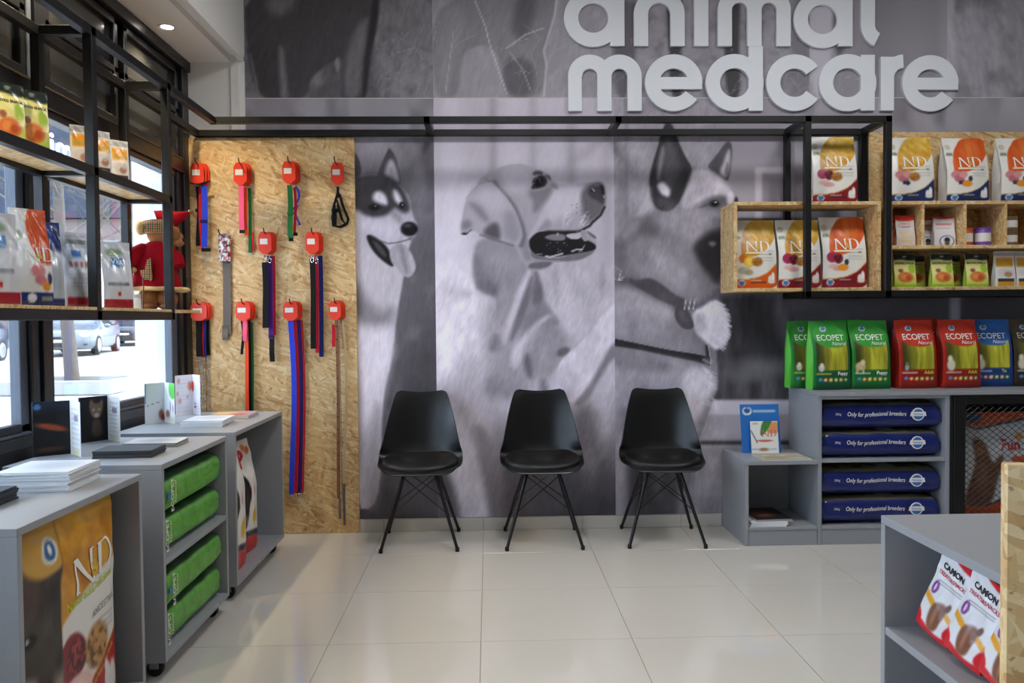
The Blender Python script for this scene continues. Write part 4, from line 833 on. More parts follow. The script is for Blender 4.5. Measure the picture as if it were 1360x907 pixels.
def serif_D(x, y, h):
    s = h*.17; w = h*.98; t = h*.05; o = []; i_ = []
    for k in range(17):
        a = -PI/2+PI*k/16; o.append((x+w*.46+w*.54*math.cos(a), y+h/2+h/2*math.sin(a))); i_.append((x+w*.44+w*.36*math.cos(a), y+h/2+(h/2-t)*math.sin(a)))
    strip = [[o[k], o[k+1], i_[k+1], i_[k]] for k in range(16)]
    return [[(x+s*.4, y), (x+s*1.4, y), (x+s*1.4, y+h), (x+s*.4, y+h)], [(x, y), (x+w*.46, y), (x+w*.46, y+t), (x, y+t)], [(x, y+h-t), (x+w*.46, y+h-t), (x+w*.46, y+h), (x, y+h)]] + strip
def polys_on(name, polys, fn, material, parent):
    bm = bmesh.new()
    for p in polys: bm.faces.new([bm.verts.new((q[0], q[1], 0)) for q in p])
    bmesh.ops.triangulate(bm, faces=bm.faces)
    for _ in range(3):
        L = max(e.calc_length() for e in bm.edges)
        es = [e for e in bm.edges if e.calc_length() > .011]
        if es: bmesh.ops.subdivide_edges(bm, edges=es, cuts=1, use_grid_fill=False); bmesh.ops.triangulate(bm, faces=bm.faces)
    bm.verts.index_update(); b = MB().add([fn(v.co.x, v.co.y) for v in bm.verts], [[v.index for v in f.verts] for f in bm.faces]); bm.free()
    return b.build(name, material, parent, fix=False)
def put_nd(bag, t, u, v, h, parent_mat=INK_W, rot=0):
    f = bag.fn(u, v, .0024, rot=rot)
    polys_on('brand_lettering', serif_N(-h*1.12, -h/2, h)+serif_D(h*.18, -h/2, h), f, parent_mat, t)
    vs, fs = text2d('&', h*.62, h*.02); b = MB().add([bag.fn(u, v, .0032, rot)(x-h*.0, y-h*.32) for x, y in vs], fs); b.build('ampersand', INK_GOLD, t, fix=False)
def nd_paint(top, band, fruit, seed):
    def paint(u, v):
        c = Cv(u, v, (228, 224, 216)); A = 480/765.
        def st(p): return p
        tc, t2 = top
        c.poly(ZN(290, 66, 210, 170, 160, 260, 145, 330, 140, 400, 133, 492, 230, 497, 330, 475, 430, 420, 500, 340, 560, 250, 560, 60), tc, .012)
        m = sst(.45, 1.0, v); idx = np.abs(c.c-np.array(tc)/255).sum(1) < .12
        c.c[idx] += ((np.array(t2)/255-c.c[idx])*(m[idx])[:, None])*.8
        st_ = noise(u*9+v*14+seed, v*6-u*8, 2)
        if sum(tc) > 0 and tc[1] > 115: c.mix(idx*np.clip(st_-.52, 0, 1)*1.6, (246, 214, 120)); c.mix(idx*np.clip(.42-st_, 0, 1)*1.2, (150, 92, 20))
        else:
            c.ell(.62, .80, .16, .16, (236, 150, 70), .8, .5); c.mix(idx*np.clip(np.abs(np.sin(u*16))-.8, 0, 1)*1.2, (188, 62, 22))
        # little seals at the upper left
        c.ell(.10, .855, .065, .040, (150, 146, 110), .25, .55); c.ell(.10, .855, .04, .024, (214, 208, 180), .3, .6); c.rect(.03, .18, .715, .765, (92, 112, 84), .012, .75)
        # band with curved upper edge
        c.poly(ZN(40, 742, 200, 742, 320, 722, 430, 672, 500, 612, 570, 540, 570, 870, 40, 870), band, .010); c.line(ZN(65, 736, 200, 738, 320, 716, 430, 666, 500, 606, 560, 545), .012, (206, 172, 96), .006)
        # ingredients
        if fruit == 'orange':
            c.ell(.19, .43, .10, .065, (214, 120, 40), .1); c.ell(.335, .385, .13, .078, (238, 176, 44), .08); c.ell(.335, .385, .095, .055, (246, 206, 92), .25)
        if fruit == 'pome':
            c.ell(.20, .43, .12, .075, (168, 44, 84), .1); c.ell(.34, .41, .11, .07, (92, 22, 40), .12)
            c.mix((noise(u*40, v*60, 1) > .62)*sst(1.1, .9, np.sqrt(((u-.34)/.1)**2+((v-.41)/.06)**2))*.8, (200, 70, 90)); c.ell(.24, .30, .12, .035, (226, 178, 170), .3); c.ell(.34, .27, .12, .035, (214, 160, 156), .3)
        if fruit == 'meat':
            c.ell(.20, .42, .12, .06, (206, 132, 138), .15); c.ell(.27, .36, .12, .055, (190, 106, 118), .15); c.ell(.36, .42, .10, .05, (214, 150, 150), .2); c.ell(.36, .295, .06, .035, (40, 44, 66), .2); c.ell(.29, .30, .05, .03, (52, 56, 84), .2)
        if fruit in ('orange', 'pome', 'meat') and top[0][1] > 115:
            c.ell(.52, .385, .13, .065, (176, 118, 48), .3); c.mix((noise(u*30, v*50, 2) > .55)*sst(1.1, .8, np.sqrt(((u-.52)/.13)**2+((v-.385)/.065)**2))*.7, (120, 70, 24))
        else: c.ell(.45, .285, .12, .05, (232, 146, 40), .2); c.ell(.53, .36, .05, .04, (46, 52, 76), .25)
        if fruit == 'orange': c.ell(.22, .26, .16, .055, (176, 170, 140), .35, .9); c.ell(.32, .23, .10, .04, (150, 140, 108), .35, .8)
        # white dog pair and printed block
        c.ell(.83, .135, .055, .055, (232, 228, 222), .25); c.ell(.90, .165, .045, .07, (238, 236, 230), .25); c.ell(.86, .10, .09, .03, (224, 220, 214), .3)
        c.rect(.37, .74, .070, .098, (60, 50, 46), .006, .8); c.rect(.37, .62, .108, .122, (226, 214, 200), .004, .6); c.ell(.16, .078, .078, .046, (226, 230, 236), .12); c.ell(.16, .078, .062, .034, (70, 118, 176), .2)
        for k in range(7): c.rect(.56, .93-.02*(k % 3), .545-.026*k-.005, .545-.026*k+.003, (150, 146, 142), .004, .55)
        c.rect(.80, .88, .488, .506, (60, 58, 58), .008, .8)
        return c.lin()
    return paint
def nd_bag(label, loc, rz, top, band, fruit, seed, w=.252, h=.395, d=.10, lean=.05, cat='bag', group='dog food bags on the right wall shelves', tilt=0):
    bag = Bag(w, h, d, seed, pinch=(.45, 1.0), lean=lean, wr=.0035)
    t = thing('dog_food_bag', label, cat, loc, rz, group)
    me = bag.mesh('bag_body', nd_paint(top, band, fruit, seed), tuple(int(x*.72+60) for x in band) if tilt else (214, 210, 204), (205, 200, 196), film_m)
    link('bag_body', me, t); put_nd(bag, t, .55, .612, h*.155)
    f = bag.fn(.47, .515, .002); hh = h*.012; ww = w*.22
    polys_on('underline', [[(-ww, -hh), (ww*1.15, -hh), (ww*1.15, hh), (-ww, hh)]], f, INK_CREAM, t)
    return t
GOLD = ((206, 140, 36), (212, 178, 66)); PUMP = ((222, 96, 34), (206, 84, 32))
NAVY, MAROON, ORANGE = (28, 44, 96), (132, 22, 36), (214, 92, 24)
# ---- standing "ECOPET" bags
def eco_paint(base, hi, dog, seed):
    base = np.array(base)/255.; hi = np.array(hi)/255.
    def paint(u, v):
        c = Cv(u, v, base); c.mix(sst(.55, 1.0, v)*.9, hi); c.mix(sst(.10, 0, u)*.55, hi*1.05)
        # picture of tall grass
        m = sst(.085, .10, u)*sst(.935, .92, u)*sst(.275, .285, v)*sst(.70, .69, v); g = noise(u*16, v*3+seed, 3); pic = np.stack([.42+.32*g, .40+.34*g, .10+.12*g], -1)
        pic = pic*(.45+.75*sst(.1, .55, u))[:, None]; c.c += (pic-c.c)*m[:, None]
        # header plate sweeping over the picture
        c.poly([(.07, .70), (.30, .625), (.60, .605), (.85, .63), (.95, .70), (.95, .88), (.50, .955), (.07, .90)], hi, .012); c.ell(.35, .88, .085, .036, (236, 240, 240), .12); c.ell(.35, .88, .065, .026, (70, 120, 184), .2)
        # dog on the left of the picture
        if dog == 0: c.ell(.20, .32, .075, .055, (206, 200, 190), .3); c.ell(.20, .355, .05, .03, (226, 222, 214), .3); c.ell(.17, .355, .012, .008, (30, 28, 28), .5)
        if dog == 1: c.ell(.20, .335, .12, .06, (206, 184, 140), .3); c.ell(.26, .39, .06, .04, (226, 206, 166), .3); c.ell(.12, .28, .03, .05, (196, 172, 128), .4); c.ell(.27, .28, .03, .05, (196, 172, 128), .4)
        if dog == 2: c.ell(.19, .31, .05, .05, (170, 168, 166), .3); c.ell(.19, .365, .042, .026, (120, 116, 112), .3)
        if dog == 3: c.ell(.19, .34, .10, .085, (216, 204, 178), .3); c.ell(.17, .435, .06, .045, (228, 218, 196), .3)
        c.rect(.07, .46, .225, .245, (226, 206, 90) if dog == 0 else (222, 224, 216), .006, .75)
        for k in range(5):
            c.ell(.30+.135*k, .145, .052, .030, [(210, 120, 60), (226, 176, 60), (150, 180, 70), (220, 160, 90), (90, 160, 70)][k], .15); c.ell(.30+.135*k, .145, .026, .014, (240, 226, 200), .3)
        c.ell(.17, .15, .05, .022, (80, 140, 190), .3)
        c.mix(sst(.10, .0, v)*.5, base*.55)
        return c.lin()
    return paint
def eco_bag(label, loc, rz, base, hi, word, dog, seed, side, word_ink=INK_W, w=.232, h=.395, d=.105):
    bag = Bag(w, h, d, seed, pinch=(.5, 1.0), wr=.0035, lean=.05)
    t = thing('dog_food_bag', label, 'bag', loc, rz, 'dog food bags on the counter')
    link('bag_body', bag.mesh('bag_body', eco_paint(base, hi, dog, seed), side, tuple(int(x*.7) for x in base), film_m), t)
    lettering('brand_lettering', 'ECOPET', h*.118, bag.fn(.5, .715), INK_W, t, .0004); lettering('script_lettering', 'Natural', h*.075, bag.fn(.70, .645), INK_W, t, 0, .35)
    lettering('variety_lettering', word, h*.068, bag.fn(.76, .215), word_ink, t, .0009)
    return t
# ---- small pouches
def pouch_mesh(w, h, d, seed, paint, side, back, material=None, pinch=(.2, .8), lean=0.0, nf=26, nv=34):
    b = Bag(w, h, d, seed, pinch=pinch, nf=nf, nv=nv, wr=.0022, fold=.06, lean=lean); return b, b.mesh('pouch_body', paint, side, back, material or foil_m)
def snack_paint(u, v):
    c = Cv(u, v, (226, 220, 140)); c.mix(sst(.4, 0, v)*.9, (170, 200, 60)); c.poly([(-.1, .80), (.3, .86), (.7, .80), (1.1, .82), (1.1, 1.1), (-.1, 1.1)], (22, 34, 24), .02)
    c.ell(.82, .56, .16, .14, (160, 190, 60), .2); c.ell(.30, .50, .12, .06, (150, 90, 70), .3); c.ell(.50, .30, .36, .16, (206, 110, 52), .2); c.ell(.40, .32, .16, .09, (226, 140, 74), .4); c.ell(.62, .28, .12, .07, (184, 88, 40), .4); c.ell(.5, .93, .10, .03, (190, 196, 180), .4, .6)
    c.mix(sst(.10, .06, v), (150, 190, 40)); return c.lin()
def orange_pouch_paint(u, v):
    c = Cv(u, v, (222, 220, 214)); c.rect(-.1, 1.1, .86, .97, (70, 68, 66), .01, .35); c.rect(.08, .92, .55, .82, (222, 150, 40), .02); c.rect(.08, .92, .60, .66, (150, 160, 60), .02, .6); c.ell(.5, .40, .40, .12, (206, 200, 194), .3); c.ell(.62, .34, .2, .08, (176, 132, 104), .3)
    c.rect(.1, .9, .0, .14, (202, 148, 50), .01); c.rect(.1, .9, .14, .22, (60, 54, 50), .01); return c.lin()
def bone_paint(u, v):
    c = Cv(u, v, (214, 206, 200)); c.poly([(-.1, .84), (.5, .80), (1.1, .84), (1.1, 1.1), (-.1, 1.1)], (206, 56, 34), .02); c.ell(.5, .66, .36, .10, (222, 150, 130), .2); c.rect(.22, .85, .56, .70, (226, 226, 224), .03, .8); c.rect(.25, .8, .60, .65, (60, 90, 160), .02, .5)
    for k in range(14): c.ell(.22+.13*(k % 5)+.05*(k//5 % 2), .16+.13*(k//5), .075, .055, (224, 198, 150), .3, .9)
    return c.lin()
def pink_paint(u, v):
    c = Cv(u, v, (222, 216, 214)); c.poly([(-.1, .90), (1.1, .92), (1.1, 1.1), (-.1, 1.1)], (190, 40, 60), .02); c.rect(.12, .86, .70, .77, (216, 110, 130), .015, .8); c.rect(.12, .8, .58, .62, (170, 160, 160), .01, .7); c.ell(.58, .16, .36, .20, (70, 84, 150), .06); c.ell(.58, .16, .31, .17, (226, 222, 220), .08); c.ell(.58, .20, .14, .09, (44, 40, 40), .25); c.ell(.58, .09, .12, .08, (90, 84, 80), .3)
    return c.lin()
def treat_paint(u, v):
    c = Cv(u, v, (226, 224, 226)); c.poly([(.35, 1.02), (.62, .93), (1.1, .90), (1.1, 1.1), (.3, 1.1)], (206, 30, 42), .015); c.poly([(-.1, .12), (.3, .10), (.6, .04), (1.1, .10), (1.1, -.1), (-.1, -.1)], (206, 30, 42), .02); c.poly([(-.1, .30), (.25, .10), (-.1, .05)], (206, 30, 42), .02); c.poly([(1.1, .42), (.72, .08), (1.1, .05)], (206, 30, 42), .02)
    c.poly([(-.1, .50), (.4, .40), (.5, .36), (.45, .30), (-.1, .42)], (226, 160, 40), .012); c.poly([(.62, .40), (1.1, .30), (1.1, .22), (.62, .33)], (226, 160, 40), .012); c.ell(.18, .55, .10, .085, (130, 60, 140), .12); c.ell(.18, .55, .03, .05, (226, 214, 226), .4)
    for q in range(2): c.rect(.18, .88, .645-.03*q, .655-.03*q, (120, 118, 118), .006, .6)
    c.poly([(.34, .40), (.66, .46), (.74, .32), (.62, .06), (.40, .05), (.30, .22)], (126, 82, 62), .03); c.poly([(.62, .40), (.72, .50), (.80, .46), (.74, .36)], (110, 66, 50), .02); c.ell(.48, .26, .05, .13, (176, 128, 104), .6, .7)
    return c.lin()
# ---- lying sacks: long pillow, sealed end fin
def sack(L, W, Hh, seed, topc, sidec, nl=40, nr=44, sag=.0, top_paint=None, side_stripe=None, p=7.0):
    """lies along local x; y is depth, z up. returns mesh builder + colours"""
    X = np.linspace(-.5, .5, nl); P = np.zeros((nl, nr, 3)); cols = np.zeros((nl, nr, 3)); lt, ls = np.array(lin(topc)), np.array(lin(sidec))
    for i, x in enumerate(X):
        e = min(1, (0.5-abs(x))/.06); k = math.sin(e*PI/2)**.6; hh = Hh*(.50+.50*k); ww = W*(.95+.05*k)
        for j in range(nr):
            a = 2*PI*j/nr; ca, sa = math.cos(a), math.sin(a); r = (abs(ca)**p+abs(sa)**p)**(-1/p)
            y = ww/2*ca*r; z = hh/2*sa*r
            dn = float(noise(np.array(x*9+seed), np.array(j*.45+seed), 2))-.5
            P[i, j] = (x*L, y+dn*.010*abs(ca), z+Hh/2+dn*.012*(sa > 0)*k-(.5-k*.5)*Hh*.25)
            s = sst(.30, .62, np.array(abs(z)/(Hh/2)))*1.0 if sa > 0 else 0
            cols[i, j] = ls+(lt-ls)*(sst(.60, .78, np.array(max(z, 0)/(hh/2))) if abs(ca) > .3 else float(sa > 0))
            if sa < -.9: cols[i, j] = ls*.8
            if top_paint and sa > .5: cols[i, j] = top_paint(x+.5, y/ww+.5, cols[i, j])
            if side_stripe and abs(ca) > .8: cols[i, j] = side_stripe(x+.5, z/hh+.5, cols[i, j])
    P[:, :, 2] = np.maximum(P[:, :, 2], .0008)
    b = MB().grid(P, True); b.f.append(tuple(range(nr))); b.f.append(tuple((nl-1)*nr+k for k in range(nr))[::-1])
    return b, cols.reshape(-1, 3)
# ================================================================ rolling display cabinets by the window
steel_m = mat('caster_steel', (120, 120, 124), .3, metal=.9)
wheel_m = mat('caster_rubber', (16, 16, 17), .55)
def caster(parent, x, y):
    c = MB().box(x-.022, x+.022, y-.022, y+.022, .062, .069, .002).box(x-.016, x+.016, y-.018, y-.014, .03, .062, .001).box(x-.016, x+.016, y+.014, y+.018, .03, .062, .001).build('caster', steel_m, parent)
    MB().lathe([(.004, -.012), (.028, -.012), (.030, -.008), (.030, .008), (.028, .012), (.004, .012)], 20, (x, y, .030), 'y').build('wheel', wheel_m, c, 40)
def cabinet(label, y0, y1, x0=-1.70, x1=-1.15, zb=.069, zt=.774, shelf=None, face=1, group='grey rolling display cabinets'):
    t = thing('display_cabinet', label, 'cabinet', ((x0+x1)/2, (y0+y1)/2, 0), 0, group); ox, oy = (x0+x1)/2, (y0+y1)/2; T = .02
    P = lambda n, a, b, c, d, e, f: bx(n, grey_m, a-ox, b-ox, c-oy, d-oy, e, f, t, .0012)
    P('top_panel', x0, x1, y0, y1, zt-T, zt); P('side_panel', x0, x1, y0, y0+T, zb, zt-T-.0004); P('side_panel', x0, x1, y1-T, y1, zb, zt-T-.0004); P('bottom_panel', x0, x1, y0+T, y1-T, zb, zb+T)
    bk = (x0, x0+.012) if face > 0 else (x1-.012, x1); P('back_panel', bk[0], bk[1], y0+T, y1-T, zb+T, zt-T)
    if shelf: P('shelf', (x0+.013 if face > 0 else x0+.002), (x1-.002 if face > 0 else x1-.013), y0+T, y1-T, shelf-T, shelf)
    for a in (x0+.06, x1-.06):
        for b in (y0+.06, y1-.06): caster(t, a-ox, b-oy)
    return t
cabinet('grey rolling cabinet nearest the camera holding one big gold sack', 1.97, 2.67)
cabinet('grey rolling cabinet with a middle shelf and four green sacks', 2.834, 3.53, shelf=.43)
cabinet('grey rolling cabinet nearest the leash board holding white and red sacks', 3.645, 4.48)

# big gold sack with a dark animal portrait on its side
def big_paint(u, v):
    c = Cv(u, v, (224, 220, 214)); f = u > .36
    gold = np.clip(.5+.9*(noise(u*10+v*12, v*9-u*6, 3)-.5), 0, 1)
    gc = np.stack([.66+.28*gold, .38+.34*gold, .08+.16*gold], -1)
    edge = .52+.10*np.sin((u-.36)/.64*1.9)+.12*(u-.36)
    m = sst(-.012, .012, v-edge)*f; c.c += (gc-c.c)*m[:, None]; c.mix(m*sst(.88, 1.0, v)*.5, (226, 186, 74))
    low = .13+.20*np.clip((u-.36)/.64, 0, 1)**1.4; c.mix(sst(.008, -.008, v-low)*f, (176, 34, 36)); c.mix(np.exp(-((v-low)/.008)**2)*f, (206, 168, 70))
    c.ell(.46, .36, .13, .105, (132, 34, 48), .08); c.ell(.50, .355, .10, .08, (86, 18, 30), .2); c.mix((noise(u*46, v*52, 1) > .6)*sst(1.1, .8, np.sqrt(((u-.5)/.1)**2+((v-.355)/.08)**2))*.8, (176, 70, 76))
    q = sst(1.15, .75, np.sqrt(((u-.73)/.15)**2+((v-.33)/.10)**2)); nz = noise(u*34+v*20, v*40, 2); c.mix(q*.9, (150, 98, 44)); c.mix(q*(nz > .55)*.8, (196, 146, 76)); c.mix(q*(nz < .4)*.8, (92, 54, 22))
    c.ell(.50, .20, .16, .075, (226, 186, 178), .15); c.ell(.46, .215, .09, .03, (240, 214, 206), .5)
    c.ell(.86, .13, .05, .07, (232, 226, 222), .2); c.ell(.94, .10, .05, .09, (228, 222, 216), .25); c.ell(.84, .20, .03, .03, (232, 226, 222), .3)
    c.rect(.74, .99, .0, .035, (40, 34, 34), .01)
    for q in range(3): c.rect(.78, .97, .43-.03*q, .438-.03*q, (130, 126, 122), .006, .6)
    # side with the portrait of a dark hare-like head
    s = u <= .362; k = Cv(u, v, (20, 18, 20)); k.mix(noise(u*14, v*18, 3)*.35, (50, 44, 42)); k.ell(.10, .72, .09, .12, (84, 58, 54), .5, .8); k.ell(.06, .66, .05, .06, (64, 44, 44), .5); k.poly([(.02, .60), (.18, .62), (.33, .58), (.34, .42), (.24, .34), (.08, .36), (.0, .46)], (64, 56, 50), .05, .8)
    k.mix(noise(u*40, v*14, 3)*sst(.3, .6, v)*.35, (110, 98, 86)); k.ell(.115, .545, .05, .030, (14, 12, 14), .15); k.ell(.105, .552, .010, .008, (190, 200, 214), .4); k.poly([(.06, .42), (.17, .38), (.14, .34), (.05, .36)], (170, 164, 156), .02, .7); k.ell(.24, .37, .06, .035, (54, 46, 46), .5)
    k.mix(sst(.40, .30, v)*sst(.24, .30, u), (150, 134, 118)); k.mix(sst(.36, .26, v)*sst(.27, .20, u), (58, 58, 64)); k.ell(.25, .90, .20, .13, (206, 158, 70), .12); k.ell(.27, .875, .070, .055, (232, 230, 222), .12); k.ell(.27, .875, .052, .040, (50, 96, 146), .2); k.ell(.27, .88, .02, .02, (232, 230, 222), .3)
    c.c[s] = k.c[s]; c.mix(np.exp(-((u-.362)/.008)**2)*.6, (120, 90, 50))
    return c.lin()
big = Bag(.57, .655, .15, 2.3, pinch=(.80, 1.5), nf=90, nv=96, wr=.007, lean=.0, bulge=.30)
t = thing('dog_food_sack', 'large gold and white sack with a dark animal portrait in nearest cabinet', 'sack', (-1.262, 2.30, .0895), PI/2)
link('sack_body', big.mesh('sack_body', big_paint, (60, 52, 48), (90, 80, 70), film_m), t)
put_nd(big, t, .70, .715, .105, INK_W, .12)
lettering('tagline_lettering', 'Natural&Delicious', .040, big.fn(.68, .585, rot=.10), INK_LIME, t, .0004)
lettering('variety_lettering', 'ANCESTRAL', .030, big.fn(.83, .475, rot=.10), INK_GREY, t)
lettering('slogan_lettering', 'Nutrition Formula', .026, big.fn(.80, .200, rot=.40), INK_GOLD, t, .0003)

# green sacks lying in the middle cabinet, gusset to the room
def gtop(x, y, c):
    n = float(noise(np.array(x*9), np.array(y*5), 2)); return np.array(lin((20+int(40*n), 52+int(50*n), 34+int(20*n))))
def gside(x, z, c):
    n = float(noise(np.array(x*26), np.array(z*3), 2)); k = .8+.45*n; e = 1.0 if .12 < z < .88 and .04 < x < .96 else .62
    return np.array(lin((92, 158, 62)))*k*e
for lev, z, top, sd, lb in ((0, .0895, 0, 1.3, 'bottom of the lower pair of green sacks in the middle cabinet'), (1, .2345, 0, 4.1, 'upper one of the lower pair of green sacks below the middle shelf'), (2, .4305, 0, 2.2, 'lower one of the upper pair of green sacks on the middle shelf'), (3, .5775, 0, 6.4, 'topmost green sack in the middle cabinet')):
    b, cl = sack(.645, .43, .140, sd, (30, 74, 44), (92, 158, 62), nl=64, nr=72, p=4.5, top_paint=gtop, side_stripe=gside)
    t = thing('dog_food_sack', lb, 'sack', (-1.39+.012*(lev % 2), 3.182, z), PI/2+(.015 if lev % 2 else -.01), 'green sacks in the middle cabinet')
    b.build('sack_body', film_m, t, 50, cl)
    f = lambda x, y: (-.262+y*1.0, -.2235, .072-x)
    lettering('brand_lettering', 'ECOPET', .034, lambda x, y: (-.245-y, -.2225, .070+x), INK_W, t, .0003); lettering('script_lettering', 'Natural', .026, lambda x, y: (-.218-y, -.2225, .074+x), INK_CREAM, t, .0, .3)
    MB().lathe([(.0005, -.2228), (.014, -.2228), (.014, -.2208)], 20, (-.287, 0, .072), 'y').build('badge', INK_BLUE, t)
# white sacks in the far cabinet
def white_paint(u, v):
    c = Cv(u, v, (226, 222, 216)); c.ell(.62, .93, .10, .035, (214, 106, 40), .2); c.ell(.80, .90, .11, .035, (206, 92, 36), .2); c.ell(.30, .90, .16, .03, (196, 40, 40), .3, .0)
    c.poly([(-.1, .76), (.25, .72), (.50, .62), (.56, .50), (.42, .42), (.36, .30), (.20, .22), (-.1, .20)], (30, 28, 30), .02); c.poly([(.0, .40), (.2, .38), (.36, .30), (.2, .26), (.0, .28)], (150, 140, 130), .03, .7)
    c.poly([(.55, .34), (.80, .42), (.86, .36), (.74, .24), (.60, .24)], (214, 170, 50), .02); c.poly([(.66, .55), (.74, .62), (.72, .48)], (186, 40, 46), .02); c.poly([(-.1, .215), (.5, .20), (1.1, .16), (1.1, .10), (.5, .145), (-.1, .165)], (40, 44, 66), .01); c.poly([(-.1, .165), (.5, .145), (1.1, .10), (1.1, -.1), (-.1, -.1)], (192, 42, 40), .01)
    return c.lin()
for y, x, h, w, sd, rz, lb in ((3.835, -1.262, .60, .285, 3.3, PI/2+.0, 'white sack with black dog print and red foot, front one in far cabinet'), (4.15, -1.30, .57, .24, 5.6, PI/2-.1, 'white sack with red foot standing behind another in far cabinet')):
    bg_ = Bag(w, h, .13, sd, pinch=(.55, 1.05), nf=50, nv=70, wr=.007)
    t = thing('dog_food_sack', lb, 'sack', (x, y, .0895), rz, 'white sacks in the far cabinet'); link('sack_body', bg_.mesh('sack_body', white_paint, (222, 218, 212), (210, 206, 200), film_m), t)
    lettering('brand_lettering', 'P', .12, bg_.fn(.36, .77), INK_RED, t, .006)

# ================================================================ leaflets and brochures on the cabinets
paper_m = mat('printed_paper', (230, 230, 230), .45, spec=.35, attr=True)
def leaflet(label, loc, rz, w, h, left, right, op=.85):
    """folded card standing open towards local -y: two covers meeting at the fold"""
    t = thing('leaflet', label, 'leaflet', loc, rz, 'standing leaflets on the cabinets')
    for s, paint in ((-1, left), (1, right)):
        n, m = 26, 34; U, V = np.meshgrid(np.linspace(0, 1, n), np.linspace(0, 1, m)); P = np.zeros((m, n, 3)); P[..., 0] = s*U*w*math.cos(op); P[..., 1] = -U*w*math.sin(op)+.004*np.sin(PI*U); P[..., 2] = V*h
        if s < 0: P = P[:, ::-1]
        uu = U if s > 0 else U[:, ::-1]; b = sheet(P, .0009); x = U if s > 0 else U; cl = paint(x.ravel(), V.ravel()).lin(); cl2 = np.vstack([cl, np.full_like(cl, .75)])
        b.build('cover', paper_m, t, 30, cl2, fix=True)
    return t
def p_dark(u, v):
    c = Cv(u, v, (16, 16, 18)); c.mix(sst(.7, 1, v)*.6, (30, 52, 84)); c.ell(.12, .90, .09, .05, (70, 130, 190), .2); c.ell(.5, .52, .42, .055, (176, 78, 42), .4, .9, -.15); c.mix(noise(u*9, v*12, 2)*.25, (60, 50, 46)); c.ell(.5, .12, .4, .04, (96, 56, 26), .5, .7); return c
def p_lines(u, v):
    c = Cv(u, v, (232, 230, 226))
    for k in range(9): c.rect(.15, .85, .12+.09*k, .135+.09*k, (176, 176, 182), .01, .6)
    c.rect(.35, .75, .62, .74, (120, 96, 130), .02, .7); c.rect(.2, .8, .02, .10, (220, 206, 120), .03, .6); return c
def p_cat(u, v):
    c = Cv(u, v, (14, 14, 16)); c.poly([(.35, .85), (.42, .96), (.52, .84), (.70, .84), (.82, .94), (.84, .74), (.76, .56), (.60, .50), (.44, .56), (.36, .70)], (120, 100, 84), .03); c.ell(.50, .70, .045, .03, (196, 190, 120), .3); c.ell(.70, .70, .045, .03, (196, 190, 120), .3); c.ell(.60, .58, .10, .05, (190, 176, 160), .4); c.poly([(.45, .5), (.75, .5), (.85, .1), (.40, .1)], (84, 70, 58), .06, .9); c.mix(noise(u*20, v*8, 2)*.3*(c.c[:, 0] > .2), (40, 34, 30)); c.rect(.0, .06, 0, 1, (40, 70, 110), .02); return c
def p_grey(u, v):
    c = Cv(u, v, (206, 208, 212)); c.rect(.0, .06, .5, 1.0, (40, 84, 130), .02, .8); c.line([(.1, .45), (.5, .50), (.9, .54)], .015, (120, 120, 124), .006); c.ell(.82, .22, .14, .12, (150, 92, 62), .4, .9); c.ell(.9, .14, .1, .08, (120, 60, 50), .4); return c
def p_green(u, v):
    c = Cv(u, v, (236, 238, 238)); c.poly([(.45, .70), (.40, .92), (.55, 1.1), (1.1, 1.1), (1.1, .62), (.7, .60)], (84, 186, 70), .03); c.mix(noise(u*12, v*12, 2)*.2*(c.c[:, 1] > c.c[:, 0]*1.3), (200, 236, 160)); c.ell(.55, .42, .06, .14, (120, 140, 186), .3, .8); c.ell(.82, .38, .08, .10, (206, 120, 150), .3, .7); c.ell(.3, .22, .2, .10, (140, 76, 60), .4, .8); c.rect(.0, 1, .0, .16, (214, 208, 186), .03, .7); return c
def p_white(u, v):
    c = Cv(u, v, (230, 228, 234))
    for a, b, r in ((.2, .86, .08), (.12, .55, .06), (.25, .36, .09), (.7, .45, .05), (.85, .72, .14)): c.ell(a, b, r, r*.8, (222, 130, 90), .4, .7)
    for k in range(9): c.rect(.1, .8, .08+.1*k, .095+.1*k, (190, 190, 200), .01, .5)
    return c
def p_white2(u, v):
    c = Cv(u, v, (228, 226, 234)); c.ell(.10, .70, .13, .13, (206, 74, 26), .2)
    for k in range(13): c.rect(.25, .92, .08+.065*k, .09+.065*k, (186, 188, 206), .008, .55)
    c.rect(.2, .5, .16, .22, (160, 60, 70), .01, .7); c.rect(.2, .5, .26, .30, (150, 120, 130), .01, .7); return c
leaflet('dark leaflet with an orange streak, nearest of the standing leaflets', (-1.60, 3.10, .7745), -.08, .125, .205, p_dark, p_lines, .75)
leaflet('black leaflet with a cat on its cover', (-1.625, 3.455, .7745), .1, .122, .19, p_cat, p_lines, .85)
leaflet('pale leaflet with a green picture on its right page', (-1.615, 4.03, .7745), .1, .105, .20, p_grey, p_green, .85)
leaflet('white leaflet with orange dots, nearest the leash board', (-1.61, 4.39, .7745), .1, .108, .215, p_white, p_white2, .95)
white_p = mat('white_paper', (226, 228, 232), .5, spec=.3, vary=.03, vscale=30)
